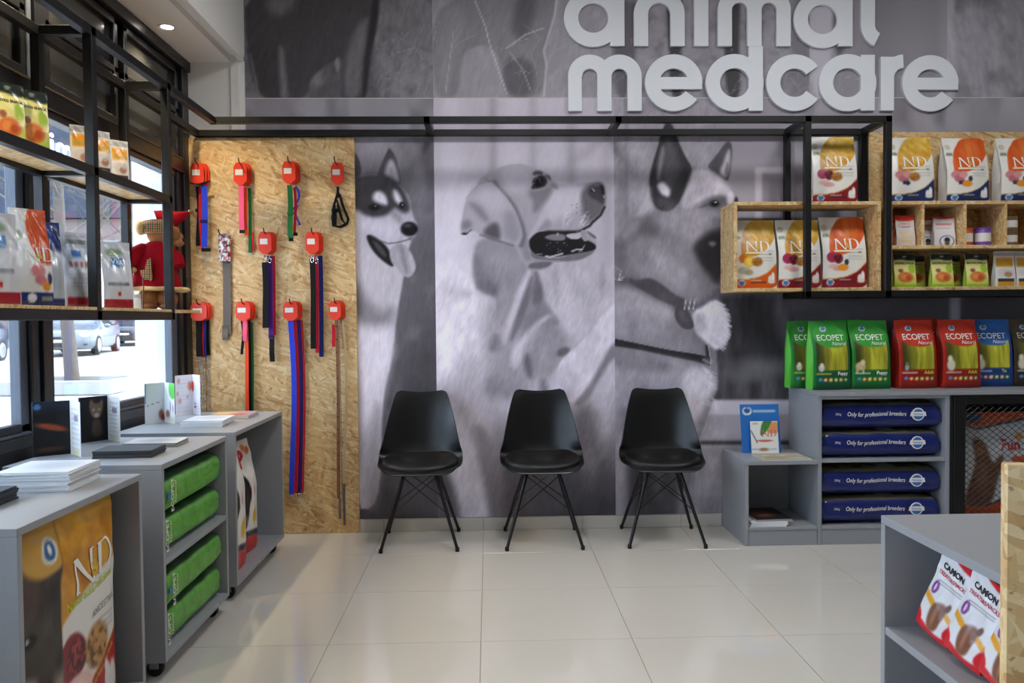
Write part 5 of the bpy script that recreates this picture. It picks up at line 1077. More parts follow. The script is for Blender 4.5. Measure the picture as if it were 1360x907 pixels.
def cover_mesh(w, l, th, paint):
    b = MB(); n = 14; P = np.zeros((n, n, 3)); U, V = np.meshgrid(np.linspace(0, 1, n), np.linspace(0, 1, n)); P[..., 0] = (U-.5)*w; P[..., 1] = (V-.5)*l; P[..., 2] = th
    cl = paint(U.ravel(), V.ravel()).lin(); k = n*n; b.grid(P); b.add([(-w/2, -l/2, 0), (w/2, -l/2, 0), (w/2, l/2, 0), (-w/2, l/2, 0)], [(0, 3, 2, 1)])
    b.f += [(k, k+1, n-1, 0), (k+1, k+2, n*n-1, n-1), (k+2, k+3, n*(n-1), n*n-1), (k+3, k, 0, n*(n-1))]
    return b.mesh('brochure', paper_m, 0, np.vstack([cl, np.full((4, 3), .72)]))
def stack(label, loc, rz, w, l, th, n, paint, dark=False, group='brochures in stacks'):
    me = cover_mesh(w, l, th*.94, paint); r = random.Random(int(abs(loc[1])*1000))
    if dark:
        a = np.array([d.color[:] for d in me.color_attributes['print'].data]); a[-4:, :3] = .05
        me.color_attributes['print'].data.foreach_set('color', a.astype(np.float32).ravel())
    for k in range(n):
        o = link('brochure', me, None, (loc[0]+r.uniform(-.004, .004), loc[1]+r.uniform(-.004, .004), loc[2]+k*th), (0, 0, rz+r.uniform(-.02, .02)))
        q = n-1-k; tag(o, ('topmost', 'second', 'third', 'fourth', 'fifth', 'sixth', 'seventh', 'eighth', 'ninth', 'tenth', 'eleventh', 'twelfth', 'thirteenth', 'fourteenth')[q]+(' ' if q == 0 else ' from top, ')+label, 'brochure', group)
def s_white(u, v):
    c = Cv(u, v, (226, 228, 232)); c.ell(.6, .6, .35, .3, (176, 180, 190), .6, .5); return c
def s_dark(u, v):
    c = Cv(u, v, (34, 34, 38)); c.mix(noise(u*6, v*6, 3)*.5, (84, 82, 84)); return c
def s_pale(u, v):
    c = Cv(u, v, (206, 206, 206)); c.ell(.5, .5, .3, .3, (150, 150, 150), .6, .6); return c
def s_col(u, v):
    c = Cv(u, v, (214, 150, 90)); c.mix(sst(.3, .6, noise(u*4, v*4, 2)), (150, 156, 190)); c.ell(.3, .6, .3, .2, (226, 196, 120), .5); c.ell(.7, .3, .2, .2, (190, 90, 80), .5); return c
stack('white brochure of the thick stack on the nearest cabinet', (-1.355, 2.50, .7745), .05, .21, .21, .0042, 14, s_white, group='thick white brochure stack')
stack('dark brochure of the stack at the left picture edge', (-1.45, 2.24, .7745), .05, .21, .15, .006, 6, s_dark, True, group='dark brochure stack at the left edge')
stack('speckled dark brochure of the stack in front on the middle cabinet', (-1.355, 3.05, .7745), .05, .21, .15, .007, 4, s_dark, True, group='front dark brochure stack')
stack('pale topped dark brochure of the stack behind on the middle cabinet', (-1.36, 3.30, .7745), .05, .21, .15, .006, 3, s_pale, True, group='rear dark brochure stack')
stack('white brochure of the stack on the far cabinet', (-1.365, 3.93, .7745), .05, .19, .21, .008, 4, s_white, group='white stack on the far cabinet')
stack('colourful brochure of the flat stack nearest the leash board', (-1.345, 4.24, .7745), .05, .21, .22, .006, 3, s_col, group='colourful brochure stack')
# ================================================================ strand board shelves on the right
YB0, YB1 = 4.512, 4.774
ws = thing('box_shelf', 'open strand board box shelf projecting left of the black frame', 'shelf', (1.82, 4.64, 1.417)); _o = (1.82, 4.64, 1.417)
def part(p, o, n, m, a, b, c, d, e, f, ch=.0015): return bx(n, m, a-o[0], b-o[0], c-o[1], d-o[1], e-o[2], f-o[2], p, ch)
part(ws, _o, 'bottom_board', osb_m, 1.393, 2.238, YB0, YB1, 1.417, 1.437); part(ws, _o, 'top_board', osb_m, 1.393, 2.238, YB0, YB1, 1.905, 1.925)
part(ws, _o, 'side_board', osb_m, 1.393, 1.413, YB0, YB1, 1.4374, 1.9046); part(ws, _o, 'side_board', osb_m, 2.218, 2.238, YB0, YB1, 1.4374, 1.9046)
ws = thing('cubby_shelf', 'strand board wall shelf with small cubbies right of the black frame', 'shelf', (2.9, 4.65, 1.417)); _o = (2.9, 4.65, 1.417)
part(ws, _o, 'back_board', osb_m, 2.286, 3.52, YB1-.014, YB1, 1.417, 2.372)
for n, z in (('bottom_board', 1.437), ('shelf_board', 1.674), ('shelf_board', 1.925)): part(ws, _o, n, osb_m, 2.286, 3.52, YB0, YB1-.0145, z-.02, z)
for x in (2.482, 2.726, 2.962, 3.20): part(ws, _o, 'divider', osb_m, x-.008, x+.008, YB0+.002, YB1-.0145, 1.6742, 1.9048)
part(ws, _o, 'side_board', osb_m, 2.286, 2.302, YB0, YB1-.0145, 1.4372, 1.6538); part(ws, _o, 'side_board', osb_m, 2.286, 2.302, YB0, YB1-.0145, 1.6742, 1.9048)
YC = 4.64
nd_bag('gold bag with orange slice and orange foot in the box shelf', (1.546, YC, 1.4375), .03, GOLD, ORANGE, 'orange', 1.0, h=.40)
nd_bag('gold bag with pomegranate between the two others in the box shelf', (1.805, YC, 1.4375), .0, GOLD, MAROON, 'pome', 2.0, h=.40)
nd_bag('pumpkin orange bag with pomegranate in the box shelf', (2.068, YC, 1.4375), .0, PUMP, MAROON, 'pome', 3.0, w=.262, h=.415)
nd_bag('gold bag with pomegranate standing on top of the box shelf', (2.012, YC, 1.9255), .0, GOLD, MAROON, 'pome', 4.0, w=.262, h=.395)
nd_bag('gold bag with navy foot just right of the black post', (2.468, YC, 1.9255), -.04, GOLD, NAVY, 'meat', 5.0, h=.39)
nd_bag('pumpkin orange bag with navy foot, middle of the top right shelf', (2.792, YC, 1.9255), .02, PUMP, NAVY, 'meat', 6.0, w=.255, h=.385)
nd_bag('pumpkin orange bag with navy foot at the right picture edge', (3.115, YC, 1.9255), .0, PUMP, NAVY, 'meat', 7.0, w=.255, h=.385)
def pouch(name, label, cat, loc, rz, bm, group, words=()):
    bag, me = bm; t = thing(name, label, cat, loc, rz, group); link('pouch_body', me, t)
    for n, s, size, u, v, ik, bold in words: lettering(n, s, size, bag.fn(u, v), ik, t, bold)
    return t
bone = pouch_mesh(.108, .178, .05, 1.1, bone_paint, (200, 80, 60), (190, 120, 100)); pink = pouch_mesh(.122, .172, .045, 2.1, pink_paint, (206, 200, 198), (200, 196, 194))
snack = pouch_mesh(.128, .190, .045, 3.1, snack_paint, (160, 190, 70), (60, 80, 50)); opch = pouch_mesh(.122, .205, .045, 4.1, orange_pouch_paint, (214, 212, 208), (206, 204, 200))
pouch('treat_pouch', 'red topped pouch of biscuit bones partly behind the black post', 'pouch', (2.37, 4.672, 1.6745), .05, bone, 'pouches in the cubbies')
pouch('treat_pouch', 'red topped pouch of biscuit bones in front of its twin', 'pouch', (2.410, 4.585, 1.6745), -.05, bone, 'pouches in the cubbies')
pouch('treat_pouch', 'pink and white pouch with a dog badge, left of its pair', 'pouch', (2.566, 4.66, 1.6745), .1, pink, 'pouches in the cubbies')
pouch('treat_pouch', 'pink and white pouch with a dog badge, right of its pair', 'pouch', (2.648, 4.60, 1.6745), -.08, pink, 'pouches in the cubbies')
can_w = mat('can_label', (226, 220, 214), .4)
def jar(label, loc, r, h, c):
    t = thing('food_tin', label, 'tin', loc, 0, 'tins in the cubbies'); MB().lathe([(r*.94, 0), (r, .003), (r, h*.86), (r*.97, h*.88)], 28).build('tin_body', c, t, 35)
    MB().lathe([(r*1.0, h*.885), (r*1.02, h*.90), (r*1.02, h*.99), (r*.96, h), (.001, h)], 28, cap=False).build('lid', c, t, 35); MB().lathe([(r*1.006, h*.22), (r*1.006, h*.70)], 28, cap=False).build('label_band', can_w, t, 35)
jar('small orange tin with a white band in the cubby', (2.790, 4.60, 1.6745), .029, .104, mat('tin_orange', (206, 92, 48), .35)); jar('small purple tin with a white band in the cubby', (2.878, 4.595, 1.6745), .042, .104, mat('tin_purple', (112, 74, 158), .35))
for k, z in enumerate((1.6745, 1.7595)): jar(('upper' if k else 'lower')+' brown tin of the pair stacked at the right picture edge', (3.035, 4.60, z), .045, .084, mat('tin_brown', (120, 98, 70), .35))
W_ = (('brand_lettering', 'BAUVEG SNACK', .0155, .5, .70, INK_K, .0003),)
for x, y, rz, lb in ((2.372, 4.69, 0, 'yellow green snack pouch hidden behind the black post'), (2.408, 4.585, 0, 'yellow green snack pouch in front, nearest the black post'), (2.52, 4.69, 0, 'yellow green snack pouch set back, left one of the gaps'), (2.628, 4.585, .0, 'yellow green snack pouch in front, middle of three'), (2.735, 4.69, 0, 'yellow green snack pouch set back, right one of the gaps'), (2.832, 4.585, -.03, 'yellow green snack pouch in front, right one of three'), (2.905, 4.685, 0, 'yellow green snack pouch set back beside the orange labelled pouch')):
    pouch('snack_pouch', lb, 'pouch', (x, y, 1.4375), rz, snack, 'snack pouches on the bottom shelf', W_)
pouch('snack_pouch', 'white pouch with orange label on the bottom shelf', 'pouch', (3.0, 4.59, 1.4375), 0, opch, 'orange labelled pouches'); pouch('snack_pouch', 'white pouch with orange label cut by the right picture edge', 'pouch', (3.13, 4.60, 1.4375), 0, opch, 'orange labelled pouches')

# ================================================================ grey counter along the back wall
YF, YK = 4.385, 4.822
lc = thing('corner_cabinet', 'low open grey cabinet at the left end of the counter', 'cabinet', (1.62, 4.6, 0)); _o = (1.62, 4.6, 0)
part(lc, _o, 'side_panel', grey_m, 1.415, 1.435, YF, YK, .0, .452); part(lc, _o, 'top_panel', grey_m, 1.415, 1.822, YF-.006, YK, .4525, .474); part(lc, _o, 'bottom_panel', grey_m, 1.4355, 1.8215, YF, YK, .086, .104); part(lc, _o, 'plinth', grey_m, 1.4355, 1.8215, YF+.004, YF+.02, .0, .0855); part(lc, _o, 'back_panel', grey_m, 1.4355, 1.8215, YK-.012, YK, .1045, .452)
oc = thing('open_cabinet', 'grey open cabinet with four navy sacks under the counter top', 'cabinet', (2.2, 4.6, 0)); _o = (2.2, 4.6, 0)
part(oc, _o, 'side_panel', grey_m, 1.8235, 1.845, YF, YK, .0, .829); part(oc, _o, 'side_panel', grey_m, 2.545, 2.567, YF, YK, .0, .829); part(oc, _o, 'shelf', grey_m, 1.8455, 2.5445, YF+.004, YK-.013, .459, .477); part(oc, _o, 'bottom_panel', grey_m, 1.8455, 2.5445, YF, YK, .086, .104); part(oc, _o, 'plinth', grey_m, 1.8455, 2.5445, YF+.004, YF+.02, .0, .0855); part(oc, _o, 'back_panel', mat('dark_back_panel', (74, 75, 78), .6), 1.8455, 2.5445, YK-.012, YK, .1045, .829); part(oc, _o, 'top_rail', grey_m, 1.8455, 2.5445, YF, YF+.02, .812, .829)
tag(bx('worktop', grey_m, 1.8235, 3.6, YF-.012, YK, .8295, .852), 'grey counter top carrying the row of coloured dog food bags', 'worktop')
# navy sacks
def ntop(x, y, c):
    n = float(noise(np.array(x*8), np.array(y*8), 2)); return np.array(lin((96, 92, 70)))*(.75+.5*n) if not (.52 < x < .66 and .2 < y < .9) else np.array(lin((150, 150, 150)))
def nside(x, z, c): return np.array(lin((20, 34, 100)))*(.85+.35*float(noise(np.array(x*12), np.array(z*4), 2)))
for k, (z, sd, dx, lb) in enumerate(((.1045, 1.7, -.004, 'navy sack at the bottom of the lower compartment'), (.2655, 3.9, -.002, 'navy sack on top in the lower compartment'), (.4775, 5.2, .0, 'navy sack below in the upper compartment'), (.6365, 7.3, .003, 'navy sack on top, right under the counter top'))):
    hh = .155
    b, cl = sack(.688, .38, hh, sd, (96, 92, 70), (20, 34, 100), nl=60, nr=60, p=4.0, top_paint=ntop, side_stripe=nside)
    t = thing('dog_food_sack', lb, 'sack', (2.195+dx, 4.605, z), 0, 'navy sacks in the open cabinet'); b.build('sack_body', foil_m, t, 50, cl)
    f = lambda x, y: (-.035+x*.80, -.2005, .078+y+.003*math.sin(x*18))
    lettering('printed_line', 'Only for professional breeders', .0335, f, INK_W, t, .0002, .18); lettering('weight_mark', '20kg', .017, lambda x, y: (-.252+x, -.2005, .085+y), INK_W, t)
    MB().lathe([(.0005, -.2012), (.036, -.2012), (.036, -.1975)], 28, (.200, 0, .085), 'y').build('round_logo', INK_W, t, 30); MB().lathe([(.0005, -.2022), (.030, -.2022), (.030, -.2005)], 28, (.200, 0, .085), 'y').build('round_logo_field', INK_BLUE, t, 30)
    polys_on('logo_ribbon', [[(-.046, -.011), (.046, -.011), (.041, .013), (-.041, .013)]], lambda x, y: (.2+x, -.2030, .086+y), INK_W, t); lettering('logo_lettering', 'Farmina', .017, lambda x, y: (.2+x, -.2038, .081+y), INK_BLUE, t, .0002)
# black cage unit with mesh door
cage = thing('mesh_door_cabinet', 'black cabinet with a diamond wire mesh door below the counter', 'cabinet', (2.95, 4.6, 0)); _o = (2.95, 4.6, 0)
part(cage, _o, 'side_panel', black_m, 2.5685, 2.588, YF, YK, 0, .829); part(cage, _o, 'side_panel', black_m, 3.30, 3.32, YF, YK, 0, .829); part(cage, _o, 'bottom_panel', black_m, 2.5885, 3.2995, YF, YK, .07, .09); part(cage, _o, 'back_panel', black_m, 2.5885, 3.2995, YK-.012, YK, .09, .829); part(cage, _o, 'top_panel', black_m, 2.5885, 3.2995, YF+.03, YK-.013, .812, .829)
for n, a in (('door_stile', (2.590, 2.655, .06, .826)), ('door_stile', (3.235, 3.298, .06, .826)), ('door_rail', (2.6555, 3.2345, .775, .826)), ('door_rail', (2.6555, 3.2345, .06, .12))): part(cage, _o, n, black_m, a[0], a[1], YF-.004, YF+.016, a[2], a[3])
mb = MB(); xa, xb, za, zb = 2.657-2.95, 3.233-2.95, .12, .775; p = .043; q = .034
for s in (1, -1):
    k = -40
    while k < 40:
        # wire x = xa + k*p + t*p, z = za + t*q (or mirrored)
        pts = []
        t0, t1 = 0.0, (zb-za)/q
        f = (lambda t: xa+k*p+t*p) if s > 0 else (lambda t: xb-k*p-t*p)
        ts = [t for t in (t0, t1) ]
        lo, hi = t0, t1
        ta = -k; tb = (xb-xa)/p-k
        lo = max(lo, ta); hi = min(hi, tb)
        if hi-lo > .2:
            y = YF+.005-4.6+(.0006 if s > 0 else -.0006)
            mb.tube([(f(lo), y, za+lo*q), (f(hi), y, za+hi*q)], .0019, 4)
        k += 1
wm = mb.build('wire_mesh', black_m, cage); wm['kind'] = 'stuff'
def fun_paint(u, v):
    c = Cv(u, v, (206, 206, 208)); c.poly([(-.1, .93), (.25, .86), (.5, .90), (.8, .94), (1.1, .92), (1.1, 1.1), (-.1, 1.1)], (214, 84, 30), .01); c.line([(-.1, .92), (.25, .85), (.5, .89), (.8, .93), (1.1, .91)], .016, (24, 24, 40), .008); c.ell(.20, .955, .10, .05, (60, 96, 140), .15); c.poly([(-.1, .16), (.3, .14), (.55, .20), (.8, .10), (1.1, .06), (1.1, -.1), (-.1, -.1)], (206, 78, 28), .01); c.line([(.3, .14), (.55, .21), (.8, .11), (1.1, .07)], .016, (24, 24, 40), .008)
    c.poly([(.14, .74), (.22, .78), (.30, .72), (.34, .62), (.40, .52), (.46, .60), (.52, .62), (.50, .50), (.44, .38), (.40, .22), (.34, .14), (.10, .12), (.06, .20), (.14, .40), (.18, .55)], (110, 66, 42), .025); c.ell(.24, .66, .07, .06, (150, 98, 64), .4, .8); c.ell(.26, .42, .06, .14, (140, 88, 56), .5, .7); c.mix(noise(u*20, v*26, 2)*.3*(c.c[:, 0] < .6), (70, 38, 24))
    c.rect(.62, .78, .50, .60, (206, 84, 36), .01); c.ell(.72, .78, .05, .03, (224, 150, 50), .3); return c.lin()
fb = Bag(.50, .62, .12, 8.2, pinch=(.6, 1.1), nf=70, nv=80, wr=.006)
t = thing('dog_food_sack', 'white and orange sack with a brown dog behind the wire mesh', 'sack', (2.94, 4.56, .0905), 0); link('sack_body', fb.mesh('sack_body', fun_paint, (206, 90, 40), (200, 90, 40), foil_m), t); lettering('brand_lettering', 'Fun', .085, fb.fn(.60, .66), INK_RED, t, .003)
# bags on the counter
GR, GRH = (24, 104, 44), (58, 158, 56); RD, RDH = (150, 30, 24), (196, 54, 32); BL, BLH = (30, 62, 126), (44, 100, 170)
ZC = .8525
eco_bag('green bag half hidden behind the leftmost green bag', (1.885, 4.70, ZC), .06, GR, GRH, 'Puppy', 0, 1.0, (96, 196, 66))
eco_bag('green bag with a small white puppy, front left of the counter row', (1.962, 4.575, ZC), .10, (18, 86, 52), GRH, 'Puppy', 0, 2.0, (104, 204, 70))
eco_bag('green bag with a golden puppy next to the red bags', (2.205, 4.60, ZC), .02, GR, GRH, 'Puppy', 1, 3.0, (80, 176, 60))
eco_bag('green bag set back behind the golden puppy bag', (2.140, 4.762, ZC), .02, GR, GRH, 'Puppy', 1, 3.5, (80, 176, 60), h=.40, d=.085)
eco_bag('red bag with a small terrier, left one of the red pair', (2.478, 4.60, ZC), .04, RD, RDH, 'Adult', 2, 4.0, (150, 34, 26), INK_LIME)
eco_bag('red bag with a sitting dog, right one of the red pair', (2.735, 4.60, ZC), .06, RD, RDH, 'Adult', 3, 5.0, (150, 34, 26), INK_LIME)
eco_bag('red bag set back between the two red bags', (2.606, 4.768, ZC), .02, RD, RDH, 'Adult', 2, 5.5, (150, 34, 26), INK_LIME, h=.405, d=.085)
eco_bag('blue bag partly covered by the right red bag', (2.965, 4.665, ZC), -.10, BL, BLH, 'Tu', 3, 6.0, (34, 60, 120), INK_LIME)
eco_bag('dark bag cut by the right picture edge on the counter', (3.20, 4.66, ZC), .0, (46, 40, 34), (80, 68, 50), 'Adult', 3, 7.0, (60, 52, 44), INK_LIME)
# card, leaflets and magazines of the corner cabinet
def p_blue(u, v):
    c = Cv(u, v, (44, 112, 186)); c.ell(.18, .86, .12, .085, (232, 236, 240), .1); c.ell(.18, .87, .085, .055, (44, 90, 150), .2); c.rect(.33, .90, .84, .875, (214, 224, 236), .01, .8); c.rect(.33, .8, .80, .815, (190, 206, 226), .008, .6); return c
def p_nd(u, v):
    c = Cv(u, v, (232, 230, 224)); c.poly([(.32, .55), (.45, 1.05), (.85, 1.05), (.70, .80), (.45, .55)], (70, 132, 62), .02); c.poly([(.62, .70), (.80, 1.0), (1.05, .96), (1.05, .62), (.70, .60)], (226, 150, 96), .02); c.ell(.5, .39, .30, .035, (206, 112, 70), .3); c.ell(.45, .12, .18, .05, (176, 130, 84), .4); c.rect(.02, .25, .11, .15, (90, 150, 200), .01, .7); c.rect(.66, .92, .11, .15, (130, 170, 200), .01, .7); c.line([(.02, .70), (.22, .34)], .04, (110, 96, 84), .01); c.rect(.08, .28, .90, .95, (150, 150, 120), .02, .6); return c
def card(name, label, loc, w, h, tilt, paint, cat):
    t = thing(name, label, cat, loc, 0, rot=(tilt, 0, 0)); n = 40; U, V = np.meshgrid(np.linspace(0, 1, n), np.linspace(0, 1, n)); P = np.zeros((n, n, 3)); P[..., 0] = (U-.5)*w; P[..., 2] = V*h
    cl = paint(U.ravel(), V.ravel()).lin(); sheet(P, .0015).build('card_front', paper_m, t, 0, np.vstack([cl, np.full_like(cl, .5)])); return t
tb = card('display_board', 'blue upright display board on the low corner cabinet', (1.600, 4.655, .4745), .232, .285, -.16, p_blue, 'board')
tn = card('leaflet', 'white leaflet with green and orange leaf in front of the blue board', (1.615, 4.632, .4745), .162, .188, -.17, p_nd, 'leaflet')
polys_on('brand_lettering', serif_N(-.044, 0, .038)+serif_D(.006, 0, .038), lambda x, y: (.028+x, -.0026, .098+y), ink('rust', (206, 120, 84)), tn)
def m_lay(u, v):
    c = Cv(u, v, (176, 166, 140)); c.mix(sst(.4, .7, noise(u*5, v*5, 3)), (210, 200, 176)); c.ell(.3, .4, .2, .2, (150, 120, 80), .5, .6); return c
def m_dog(u, v):
    c = Cv(u, v, (36, 30, 28)); c.ell(.4, .5, .3, .25, (120, 76, 52), .5); return c
for k, (x, y, rz, z, pt, lb) in enumerate(((1.655, 4.49, .05, .4745, m_lay, 'open pale magazine lying in front of the blue board'),)):
    o = link('magazine', cover_mesh(.27, .19, .007, pt), None, (x, y, z), (0, 0, rz)); o.data.materials[0] = paper_m; tag(o, lb, 'magazine')
for k in range(5):
    o = link('magazine', cover_mesh(.205, .27, .0095 if k < 3 else .006, m_dog if k > 2 else s_white), None, (1.555+.006*(k % 2)+(0.02 if k > 2 else 0), 4.53, .1045+(k*.0098 if k < 4 else 3*.0098+.0064)), (0, 0, .03*(k-2)))
    tag(o, ['lowest white', 'second white', 'third white', 'dark dog cover, lower', 'topmost dark dog cover'][k]+' magazine of the pile in the corner cabinet', 'magazine', 'magazines in the corner cabinet')

# ================================================================ cabinet in the right foreground
cabinet('grey cabinet in the right foreground with red and white treat pouches', 1.22, 1.968, .978, 1.53, .069, .774, .50, -1, 'grey rolling display cabinets')
tr_bag, tr_me = pouch_mesh(.118, .190, .05, 9.1, treat_paint, (206, 40, 50), (206, 40, 50), nf=44, nv=64, pinch=(.15, .85))
for k, (y, x, rx, lb) in enumerate(((1.842, 1.055, .0, 'treat pouch at the far end of the row in the right foreground cabinet'), (1.706, 1.045, .0, 'second treat pouch from the far end in the right foreground cabinet'), (1.570, 1.04, .0, 'third treat pouch from the far end in the right foreground cabinet'), (1.434, 1.04, .0, 'nearest treat pouch of the row in the right foreground cabinet'))):
    t = thing('treat_pouch', lb, 'pouch', (x, y, .5185), 0, 'red and white treat pouches', rot=(-.14, .20, -PI/2+.10)); link('pouch_body', tr_me, t)
    lettering('brand_lettering', 'CAMON', .020, tr_bag.fn(.46, .80, rot=-.08), INK_K, t, .0008); lettering('variety_lettering', 'TREATS&SNACKS', .0125, tr_bag.fn(.50, .71, rot=-.06), INK_RED, t, .0002)
pouch('treat_pouch', 'white pouch low in the right foreground cabinet below the shelf', 'pouch', (1.06, 1.68, .0895), -PI/2, pouch_mesh(.13, .23, .05, 9.9, treat_paint, (206, 200, 200), (206, 200, 200), nf=40, nv=50), 'red and white treat pouches', (('brand_lettering', 'CAMON', .026, .44, .80, INK_K, .0008),))
pe = bx('strand_board_end', osb_mat('lit_near_strand_board', 1.15, .8), 0, 1.05, 0, .03, .0, 1.062, ch=.003); pe.location = (.724, 1.10, 0); pe.rotation_euler = (0, 0, -.38)  # brighter copy of the board: light on its face put into the colour
tag(pe, 'upright strand board panel at the right picture edge', 'panel')
# ================================================================ leashes on the strand board panel
YP = D-.022
card_red = mat('red_header_card', (226, 62, 38), .4, spec=.4); sticker = mat('white_sticker', (228, 222, 216), .45)
WEB = {}
def web(n, c): return mat('webbing_'+n, c, .75, spec=.2, bump=.3, bscale=700)
BK, RE, BU, NV, PU, PK, OR, GN, GY, BRN, TAN = web('black', (20, 20, 22)), web('red', (196, 30, 48)), web('blue', (44, 66, 200)), web('navy', (30, 34, 96)), web('purple', (76, 36, 120)), web('pink', (238, 92, 130)), web('orange', (226, 74, 40)), web('green', (36, 104, 52)), web('grey', (112, 104, 98)), web('brown', (128, 88, 62)), web('tan', (196, 168, 128))
chrome = mat('chrome', (200, 200, 204), .2, metal=1.0)
def hook(x, z, n):
    t = thing('wall_hook', n, 'hook', (x, YP, z), 0, 'black hooks on the leash board')
    MB().box(-.012, .012, -.004, -.0004, -.02, .02, .001).build('plate', black_m, t); MB().tube([(0, -.004, 0), (0, -.085, .004), (0, -.105, .012), (0, -.118, .032)], .0035, 8).build('peg', black_m, t, 50)
def strap(parent, m, x0, w, z0, z1, y, sway=.0, loop=False, name='strap'):
    n = 14; P = np.zeros((n, 2, 3)); s = np.linspace(0, 1, n); cx = x0+sway*np.sin(s*PI*1.3)
    P[:, 0, 0] = cx-w/2; P[:, 1, 0] = cx+w/2; P[:, :, 2] = (z0+(z1-z0)*s)[:, None]; P[:, :, 1] = (y+.003*np.sin(s*7+x0*40))[:, None]
    return sheet(P[:, ::-1] if z1 < z0 else P, .0028).build(name, m, parent, 30)
def header(parent, x, y, z, w=.076, h=.118):
    p = [(-w/2, -h*.12), (-w/2, -h*.80), (-w*.18, -h), (w*.18, -h), (w/2, -h*.80), (w/2, -h*.12), (w*.32, 0.012), (-w*.32, 0.012)]
    c = MB().prism(p, -.0035, .0035, lambda a, b, d: (a+x, y+d, b+z)).build('header_card', card_red, parent)
    MB().box(x-w*.38, x+w*.20, y-.0046, y-.0036, z-h*.52, z-h*.24, .0003).build('sticker', sticker, c)
    return c
def leash(label, hx, hz, k, spec, group, hd=(.076, .118), dx=None):
    """k = place on the peg (0 nearest the board); spec = list of straps"""
    y = -.018-.020*k; ox = (dx if dx is not None else (.010-.009*k))
    t = thing('dog_leash', label, 'leash', (hx, YP, hz), 0, group)
    if hd: header(t, ox, y, .004, *hd)
    for sp in spec:
        f = sp[0]
        if f == 's': strap(t, sp[1], sp[2], sp[3], sp[4]-hz, sp[5]-hz, y+.001+(sp[7] if len(sp) > 7 else 0), sp[6] if len(sp) > 6 else .0)
        if f == 'clip':
            x, z = sp[1], sp[2]-hz
            MB().tube([(x+.009*math.cos(a), y, z+.014*math.sin(a)) for a in [2*PI*i/12 for i in range(12)]], .0022, 6, True).build('clip', chrome, t, 50); MB().box(x-.005, x+.005, y-.004, y+.004, z+.013, z+.030, .001).build('swivel', chrome, t)
        if f == 'buckle': x, z = sp[1], sp[2]-hz; MB().box(x-sp[3], x+sp[3], y-.006, y+.004, z-.010, z+.010, .002).build('buckle', sp[4] if len(sp) > 4 else BK, t)
        if f == 'chain':
            x, z0, z1 = sp[1], sp[2]-hz, sp[3]-hz; b = MB(); n = int((z0-z1)/.011)
            for i in range(n):
                zc = z0-.011*i-.005; q = i % 2; b.tube([(x+(.0045*math.cos(a) if q else 0), y+(0 if q else .0045*math.cos(a)), zc+.008*math.sin(a)) for a in [2*PI*j/8 for j in range(8)]], .0014, 4, True)
            o = b.build('chain', chrome, t, 50); o['kind'] = 'stuff'
        if f == 'loop': MB().tube([(a, y+(c if c else 0), z-hz) for a, z, c in sp[2]], sp[3], 8, True).build('strap', sp[1], t, 50)
        if f == 'holes':
            x, z0, z1 = sp[1], sp[2]-hz, sp[3]-hz
            for i in range(12): MB().lathe([(.0005, -.0010), (.004, -.0010), (.004, .0012)], 8, (x, y-.0016, z0+(z1-z0)*i/11), 'y').build('eyelet', BK, t)
    return t
H = [(-1.679, 2.185), (-1.431, 2.185), (-1.149, 2.192), (-.882, 2.191), (-1.552, 1.775), (-1.295, 1.782), (-1.020, 1.780), (-1.686, 1.372), (-1.429, 1.374), (-1.153, 1.372), (-.894, 1.374)]
ROWN = ['top row next to the window', 'top row second from the window', 'top row third from the window', 'top row at the right end', 'middle row next to the window', 'middle row in the centre', 'middle row at the right end', 'bottom row next to the window', 'bottom row second from the window', 'bottom row third from the window', 'bottom row at the right end']
for (x, z), n in zip(H, ROWN): hook(x, z, 'black peg hook, '+n)
G1 = 'harnesses and leashes on the leash board'
x, z = H[0]
leash('black harness on the top row hook next to the window', x, z, 0, [('s', BK, -.022, .026, 2.07, 1.735, .006), ('buckle', -.020, 1.93, .017), ('buckle', -.02, 1.73, .018)], G1)
leash('red strap on the top row hook next to the window', x, z, 1, [('s', RE, .000, .018, 2.06, 1.715, -.004), ('buckle', 0, 1.71, .014, OR)], G1)
leash('blue harness on the top row hook next to the window', x, z, 2, [('s', BU, .026, .032, 2.07, 1.71, .006), ('buckle', .024, 1.86, .020, NV), ('buckle', .034, 1.695, .026), ('loop', BK, [(-.05, 2.085, 0), (.0, 2.075, -.01), (.065, 2.095, 0), (.0, 2.07, .008)], .004)], G1)
x, z = H[1]
leash('green leash on the top row hook second from the window', x, z, 0, [('s', GN, .030, .018, 2.06, 1.68, .004), ('s', RE, .046, .010, 1.80, 1.685)], G1)
leash('orange leash on the top row hook second from the window', x, z, 1, [('s', OR, .012, .020, 2.06, 1.80, .002), ('buckle', .016, 1.79, .012, OR)], G1)
leash('pink leash on the top row hook second from the window', x, z, 2, [('s', PK, -.006, .030, 2.07, 1.815, .0), ('buckle', -.004, 1.80, .014)], G1)
x, z = H[2]
leash('blue strap on the top row hook third from the window', x, z, 0, [('s', BU, .020, .012, 2.07, 1.93, .02), ('s', BU, .030, .012, 1.96, 1.84, -.012)], G1)
leash('red strap on the top row hook third from the window', x, z, 1, [('s', RE, .016, .016, 2.06, 1.775, .006), ('buckle', .020, 1.785, .012)], G1)
leash('green strap on the top row hook third from the window', x, z, 2, [('s', GN, -.006, .030, 2.07, 1.775, .003), ('buckle', -.002, 1.905, .019, GN), ('buckle', -.004, 1.77, .016, GN), ('buckle', -.002, 1.752, .013)], G1)
x, z = H[3]
